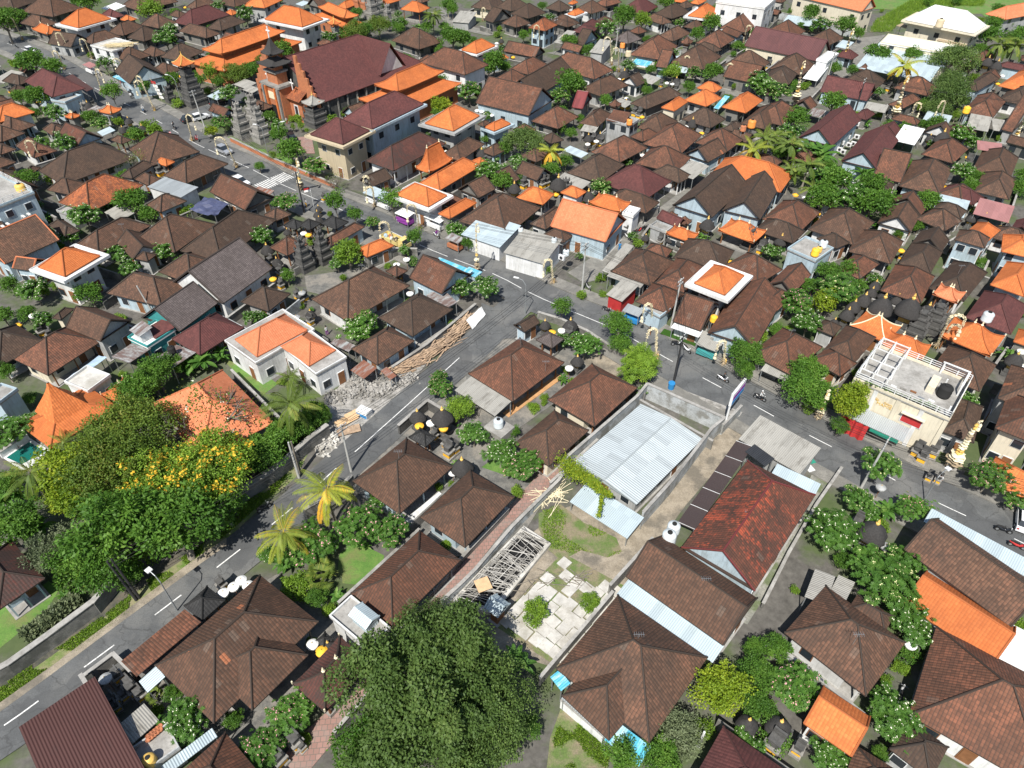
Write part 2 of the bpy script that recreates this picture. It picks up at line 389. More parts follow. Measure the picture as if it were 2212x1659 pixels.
def rf_planes(kind, la, lb, e, rise):
    """roof corner loop and ridge; returns list of (points, eave axis) and ridge lines"""
    x, y = la / 2, lb / 2
    E = [(-x, -y, e), (x, -y, e), (x, y, e), (-x, y, e)]
    if kind == 'H':
        if la >= lb:
            r = max(la - lb, lb * 0.08) / 2; A = (-r, 0, e + rise); Bq = (r, 0, e + rise)
            F = [([E[0], E[1], Bq, A], (1, 0, 0)), ([E[1], E[2], Bq], (0, 1, 0)), ([E[2], E[3], A, Bq], (-1, 0, 0)), ([E[3], E[0], A], (0, -1, 0))]
            LN = [(A, Bq), (E[0], A), (E[3], A), (E[1], Bq), (E[2], Bq)]
        else:
            r = max(lb - la, la * 0.08) / 2; A = (0, -r, e + rise); Bq = (0, r, e + rise)
            F = [([E[0], E[1], A], (1, 0, 0)), ([E[1], E[2], Bq, A], (0, 1, 0)), ([E[2], E[3], Bq], (-1, 0, 0)), ([E[3], E[0], A, Bq], (0, -1, 0))]
            LN = [(A, Bq), (E[0], A), (E[1], A), (E[2], Bq), (E[3], Bq)]
    elif kind == 'Ga':
        A = (-x, 0, e + rise); Bq = (x, 0, e + rise)
        F = [([E[0], E[1], Bq, A], (1, 0, 0)), ([E[2], E[3], A, Bq], (-1, 0, 0))]; LN = [(A, Bq), (E[0], A), (E[3], A), (E[1], Bq), (E[2], Bq)]
    elif kind == 'Gb':
        A = (0, -y, e + rise); Bq = (0, y, e + rise)
        F = [([E[1], E[2], Bq, A], (0, 1, 0)), ([E[3], E[0], A, Bq], (0, -1, 0))]; LN = [(A, Bq), (E[0], A), (E[1], A), (E[2], Bq), (E[3], Bq)]
    elif kind == 'K':
        A = (0, -y, e + rise); Bq = (0, y - x, e + rise)
        F = [([E[1], E[2], Bq, A], (0, 1, 0)), ([E[2], E[3], Bq], (-1, 0, 0)), ([E[3], E[0], A, Bq], (0, -1, 0))]
        LN = [(A, Bq), (E[0], A), (E[1], A), (E[2], Bq), (E[3], Bq)]
    return E, F, LN
def roof_mesh(kind, la, lb, e, rise, curve=0.0, thick=0.13):
    mb = MB(); E, F, LN = rf_planes(kind, la, lb, e, rise)
    nsub = 5 if curve else 1
    for pts, ax in F:
        if not curve: mb.quad_uv(pts, ax)
        else:
            P = [Vector(p) for p in pts]
            a0, a1 = P[0], P[1]; t0, t1 = (P[3], P[2]) if len(P) == 4 else (P[2], P[2])
            rows = []
            for i in range(nsub + 1):
                s_ = i / nsub; row = []
                for j in range(7):
                    t_ = j / 6; p = a0.lerp(a1, t_).lerp(t0.lerp(t1, t_), s_)
                    p.z -= curve * math.sin(math.pi * s_) * rise * 0.22      # concave sweep
                    p.z += 0.35 * curve * (abs(2 * t_ - 1) ** 4) * (1 - s_) ** 2  # lifted corners
                    row.append(p)
                rows.append(row)
            for i in range(nsub):
                for j in range(6):
                    q = [rows[i][j], rows[i][j + 1], rows[i + 1][j + 1], rows[i + 1][j]]
                    if (q[2] - q[3]).length < 1e-4: q = q[:3]
                    A = Vector(ax); sl = (P[2] - a1).length
                    mb.face(q, [(p.dot(A), (p - a0).length * 0 + sl * (i if k < 2 else i + 1) / nsub) for k, p in enumerate(q)])
    for i in range(4):
        p, q = Vector(E[i]), Vector(E[(i + 1) % 4])
        dz = Vector((0, 0, thick))
        mb.face([p - dz, q - dz, q, p], [(0, 0)] * 4)
    mb.face([Vector(E[k]) - Vector((0, 0, thick)) for k in (3, 2, 1, 0)], [(0, 0)] * 4)
    if kind in ('Ga', 'Gb', 'K'):   # barge edges so that the slopes have thickness
        for a, b in LN[1:]:
            if kind == 'K' and b == LN[3][1] and a in (E[2], E[3]): continue
            mb.bar(a, b, 0.06, r2=0.1)
    return mb, E, LN
def ridge_mesh(LN, r=0.11, curve=0.0, rise=0, kind='H'):
    mb = MB()
    for k, (a, b) in enumerate(LN):
        a = Vector(a); b = Vector(b); up = Vector((0, 0, 0.04))
        if curve and k > 0:
            pts = []
            for i in range(6):
                s_ = i / 5; p = a.lerp(b, s_); p.z += -curve * math.sin(math.pi * s_) * rise * 0.22 + 0.35 * curve * (1 - s_) ** 2
                pts.append(p + up)
            mb.tube(pts, r, 5)
        else: mb.tube([a + up, b + up], r, 5)
    return mb
def openings(root, la, lb, e, ins, far, wm, two, ver=0.0):
    """windows and doors on all four walls; each is a frame with a pane"""
    x = la / 2 - ins; y = lb / 2 - ins
    lev = [0.0, e / 2] if two else [0.0]
    for (cx, cy, ax, ln) in ((0, -y, (1, 0), x), (x - ver, 0, (0, 1), y), (0, y, (-1, 0), x), (-x, 0, (0, -1), y)):
        nx, ny = ax[1], -ax[0]
        if cx == 0 and cy > 0 and far: continue
        if cx < 0 and far: continue
        slots = max(2, int(2 * ln / (2.6 if not far else 4.5)))
        for lv in lev:
            for i in range(slots):
                s_ = -ln + (i + 0.5) * 2 * ln / slots
                if 2 * ln < 2.0 or (ax == (1, 0) and s_ > ln - ver - .7) or (ax == (-1, 0) and s_ < -ln + ver + .7): continue
                door = (i == slots // 2 and lv == 0)
                if not door and random.random() < 0.15: continue
                w_, z0, z1 = (0.5, 0.12, 2.15) if door else (0.55, 0.95, 2.05)
                px, py = cx + ax[0] * s_ + nx * 0.03, cy + ax[1] * s_ + ny * 0.03
                m1 = MB(); m1.obox((px, py, lv + (z0 + z1) / 2), (ax[0] * (w_ + .08), ax[1] * (w_ + .08), 0), (nx * .05, ny * .05, 0), (0, 0, (z1 - z0) / 2 + .08))
                fr = m1.build('door' if door else 'window', wm, root)
                if not far:
                    m2 = MB(); m2.obox((px + nx * .035, py + ny * .035, lv + (z0 + z1) / 2), (ax[0] * w_, ax[1] * w_, 0), (nx * .05, ny * .05, 0), (0, 0, (z1 - z0) / 2))
                    m2.build('door_panel' if door else 'pane', 'wood' if door else 'glass', fr)
                else: fr.data.materials[0] = MATS['glass']
FOOT = []
HOUSES = []
def house(t, kind, col, L, B, R, e=3.0, pitch=0.75, wall=None, slab=0.0, label=None, parent=None, curve=0.0, posts=False, rise=None, name='house', cat='house', rid=None):
    c, th, la, lb = frame(t, L, B, R, e)
    la = max(la, 1.2); lb = max(lb, 1.2)
    dist = depth(c); far = dist > 150
    two = e >= 5.0
    if dist > 125 and col in ('dk', 'br', 'rb', 'mr') and cat == 'house': la *= 1.09; lb *= 1.09
    short = min(la, lb)
    span = {'H': short, 'Ga': lb, 'Gb': la, 'K': la}[kind]
    rise = rise or pitch * span / 2
    wall = wall or random.choice(WALLS if dist < 120 else ['gry', 'cd', 'cd', 'blu', 'cd', 'wht', 'gry'])  # far walls get mostly darker colours, painting in the shade of verandas
    if parent is None:
        sz = 'large ' if la * lb > 150 else ('small ' if la * lb < 35 else '')
        shp = {'H': 'hipped roof', 'Ga': 'gabled roof', 'Gb': 'gabled roof', 'K': 'half-hipped roof'}[kind]
        art = label or f"{sz}{'open pavilion' if posts else ('two-storey house' if two else 'house')} with {CN[col]} {shp}"
        root = thing(name if not posts else 'pavilion', art, cat if not posts else 'pavilion', (c.x, c.y, 0), th, exact=bool(label))
        FOOT.append((c, th, la, lb)); HOUSES.append((root, la, lb, e, rise))
        lt = parent_off = None
    else: root = parent
    rn = 'roof'
    mb, E, LN = roof_mesh(kind, la, lb, e, rise, curve)
    rm = col
    if parent is None:
        ro = mb.build(rn, rm, root)
    else:
        ml = Matrix.Rotation(-parent.rotation_euler.z, 4, 'Z') @ Matrix.Translation(Vector((c.x, c.y, 0)) - parent.location) @ Matrix.Rotation(th, 4, 'Z')
        ro = mb.build('porch_roof', rm, root); ro.matrix_local = ml
    rc = rid or {'or': 'or', 'so': 'so', 'dk': 'dk', 'br': 'br'}.get(col, col)
    r_ = ridge_mesh(LN, 0.10 if dist < 110 else 0.13, curve, rise)
    rg = r_.build('ridge_cap', rc, ro)
    if curve:
        for a in LN[0]:
            fi = MB(); fi.lathe([(.16, 0), (.2, .15), (.07, .3), (.12, .42), (.02, .75)], 6, (a[0], a[1], a[2])); fi.build('finial', 'leaf_cream', ro)
        for k in range(4):
            a = E[k]; fi = MB(); fi.obox((a[0], a[1], a[2] + .42), (.06, 0, 0), (0, .06, 0), (0, 0, .22)); fi.build('corner_finial', 'leaf_cream', ro)
    ins = 0.75 if kind == 'H' else 0.4
    if min(la, lb) < 4: ins = 0.4
    if posts:
        fl = MB(); fl.box(-la / 2 + .5, la / 2 - .5, -lb / 2 + .5, lb / 2 - .5, 0, 0.6 if e < 4 else e - 2.4); fl.build('plinth', wall if e >= 4 else 'stl', root)
        for sx in (-1, 1):
            for sy in (-1, 1):
                p = MB(); p.box(sx * (la / 2 - .7) - .09, sx * (la / 2 - .7) + .09, sy * (lb / 2 - .7) - .09, sy * (lb / 2 - .7) + .09, 0.6 if e < 4 else e - 2.4, e); p.build('post', 'wood', root)
    else:
        x, y = la / 2 - ins, lb / 2 - ins
        ver = 1.35 if (kind == 'H' and e < 4.2 and la > 5.5 and not slab and parent is None) else 0.0
        wb = MB(); wb.box(-x, x - ver, -y, y, 0, e - 0.14 + (0.1 if kind != 'H' else 0))
        if kind in ('Gb', 'K'):
            hh = rise * (1 - ins / (la / 2)) - 0.1
            for yy in ((-y, y) if kind == 'Gb' else (-y,)):
                s1 = yy; s2 = yy + (0.2 if yy < 0 else -0.2); z0 = e - .04; zt = e + rise - .16
                ww = x
                A = [(-ww, s1, z0), (ww, s1, z0), (ww, s1, z0 + .0), (0, s1, z0 + hh), (-ww, s1, z0)]
                wb.face([(-ww, s1, z0), (ww, s1, z0), (0, s1, z0 + hh)]); wb.face([(ww, s2, z0), (-ww, s2, z0), (0, s2, z0 + hh)])
        if kind == 'Ga':
            hh = rise * (1 - ins / (lb / 2)) - 0.1
            for xx in (-x, x):
                s1 = xx; s2 = xx + (0.2 if xx < 0 else -0.2); z0 = e - .04
                wb.face([(s1, -y, z0), (s1, y, z0), (s1, 0, z0 + hh)]); wb.face([(s2, y, z0), (s2, -y, z0), (s2, 0, z0 + hh)])
        if parent is None:
            if col == 'sh' and False: pass
            wb.build('wall', wall, root)
            pl = MB(); pl.box(-x - .25, x + .25, -y - .25, y + .25, 0, 0.12); pl.build('plinth', 'cc', root)
            openings(root, la, lb, e, ins, far, 'wht' if wall != 'wht' else 'wood', two, ver)
            if ver:
                n_ = max(2, int(lb / 3.2))
                for i in range(n_ + 1):
                    yy = -y + .1 + (2 * y - .2) * i / n_; p = MB(); p.box(x - .08, x + .08, yy - .08, yy + .08, .12, e - .13); p.build('veranda_post', 'wood' if wall == 'crm' else wall, root)
    if slab:
        s_ = slab; z = e - 0.42
        sb = MB(); sb.box(-la / 2 - s_, la / 2 + s_, -lb / 2 - s_, lb / 2 + s_, z, z + .16)
        for (a, b, c_, d_) in ((-la / 2 - s_ - .06, la / 2 + s_ + .06, -lb / 2 - s_ - .08, -lb / 2 - s_ + .04), (-la / 2 - s_ - .06, la / 2 + s_ + .06, lb / 2 + s_ - .04, lb / 2 + s_ + .08), (-la / 2 - s_ - .07, -la / 2 - s_ + .05, -lb / 2 - s_ - .07, lb / 2 + s_ + .07), (la / 2 + s_ - .05, la / 2 + s_ + .07, -lb / 2 - s_ - .07, lb / 2 + s_ + .07)):
            sb.box(a, b, c_, d_, z - .12, z + .35)
        sb.build('canopy_slab', wall if wall not in ('cd',) else 'cc', root)
    return root
def flat(t, col, L, B, R, e=3.2, wall=None, label=None, parapet=0.35, rail=False, name='flat_roofed_building', op=True):
    c, th, la, lb = frame(t, L, B, R, e); la = max(la, 1); lb = max(lb, 1)
    wall = wall or 'gry'; far = depth(c) > 150
    sz = 'large ' if la * lb > 120 else ('small ' if la * lb < 22 else '')
    root = thing(name, label or f"{sz}{'two-storey ' if e > 5 else ''}building with flat {CN.get(col, col)} roof", 'building', (c.x, c.y, 0), th, exact=bool(label))
    FOOT.append((c, th, la, lb)); HOUSES.append((root, la, lb, e, 0))
    x, y = la / 2, lb / 2
    wb = MB(); wb.box(-x + .15, x - .15, -y + .15, y - .15, 0, e - .2); wb.build('wall', wall, root)
    rb = MB(); rb.box(-x, x, -y, y, e - .2, e); rb.build('roof_slab', col, root)
    if parapet:
        p = MB(); k = .14
        p.box(-x, x, -y, -y + k, e, e + parapet); p.box(-x, x, y - k, y, e, e + parapet)
        p.box(-x, -x + k, -y + k, y - k, e, e + parapet); p.box(x - k, x, -y + k, y - k, e, e + parapet)
        p.build('parapet', wall, root)
    if op and min(la, lb) > 3: openings(root, la, lb, e, .15, far, 'wht', e >= 5)
    return root
def sheet(t, col, L, B, R, e=3.0, hi='y', slope=0.14, label=None, posts=True, walls=None, name='lean_to_roof', battens=False, wav=0.0):
    c, th, la, lb = frame(t, L, B, R, e); x, y = la / 2, lb / 2
    sz = 'long ' if max(la, lb) > 3 * min(la, lb) else ('small ' if la * lb < 12 else '')
    root = thing(name, label or f"{sz}{CN[col]} lean-to roof", 'roof', (c.x, c.y, 0), th, exact=bool(label))
    FOOT.append((c, th, la, lb))
    d = slope * (lb if hi in ('y', '-y') else la) / 2
    def z(px, py):
        k = {'y': py / y, '-y': -py / y, 'x': px / x, '-x': -px / x}[hi]
        return e + d * k
    Q = [(-x, -y), (x, -y), (x, y), (-x, y)]
    mb = MB(); ax = (1, 0, 0) if hi in ('y', '-y') else (0, 1, 0)
    if wav:
        nx = max(4, int(la / .8)); ny = max(4, int(lb / .8))
        P = [[(-x + la * i / nx, -y + lb * j / ny) for j in range(ny + 1)] for i in range(nx + 1)]
        Z = [[z(*P[i][j]) + random.uniform(-wav, wav) for j in range(ny + 1)] for i in range(nx + 1)]
        for i in range(nx):
            for j in range(ny):
                mb.face([(P[a][b][0], P[a][b][1], Z[a][b]) for a, b in ((i, j), (i + 1, j), (i + 1, j + 1), (i, j + 1))])
    else:
        mb.quad_uv([(px, py, z(px, py)) for px, py in Q], ax)
        mb.quad_uv([(px, py, z(px, py) - .07) for px, py in reversed(Q)], ax)
        for i in range(4):
            p, q = Q[i], Q[(i + 1) % 4]
            mb.face([(p[0], p[1], z(*p) - .07), (q[0], q[1], z(*q) - .07), (q[0], q[1], z(*q)), (p[0], p[1], z(*p))])
    mb.build('roof_sheet', col, root)
    if battens:
        n = max(2, int(lb / 2.6)); bb = MB()
        for i in range(n + 1):
            py = -y + .1 + (lb - .2) * i / n; bb.bar((-x, py, z(-x, py) + .04), (x, py, z(x, py) + .03), .022)
        bb.build('batten', 'wht', root)
    if walls:
        wb = MB(); wb.box(-x + .3, x - .3, -y + .3, y - .3, 0, e - d - .09); wb.build('wall', walls, root)
    elif posts:
        for sx in (-1, 1):
            for sy in (-1, 1):
                p = MB(); px, py = sx * (x - .15), sy * (y - .15); p.box(px - .05, px + .05, py - .05, py + .05, 0, z(px, py) - .07); p.build('post', 'gal', root)
    return root

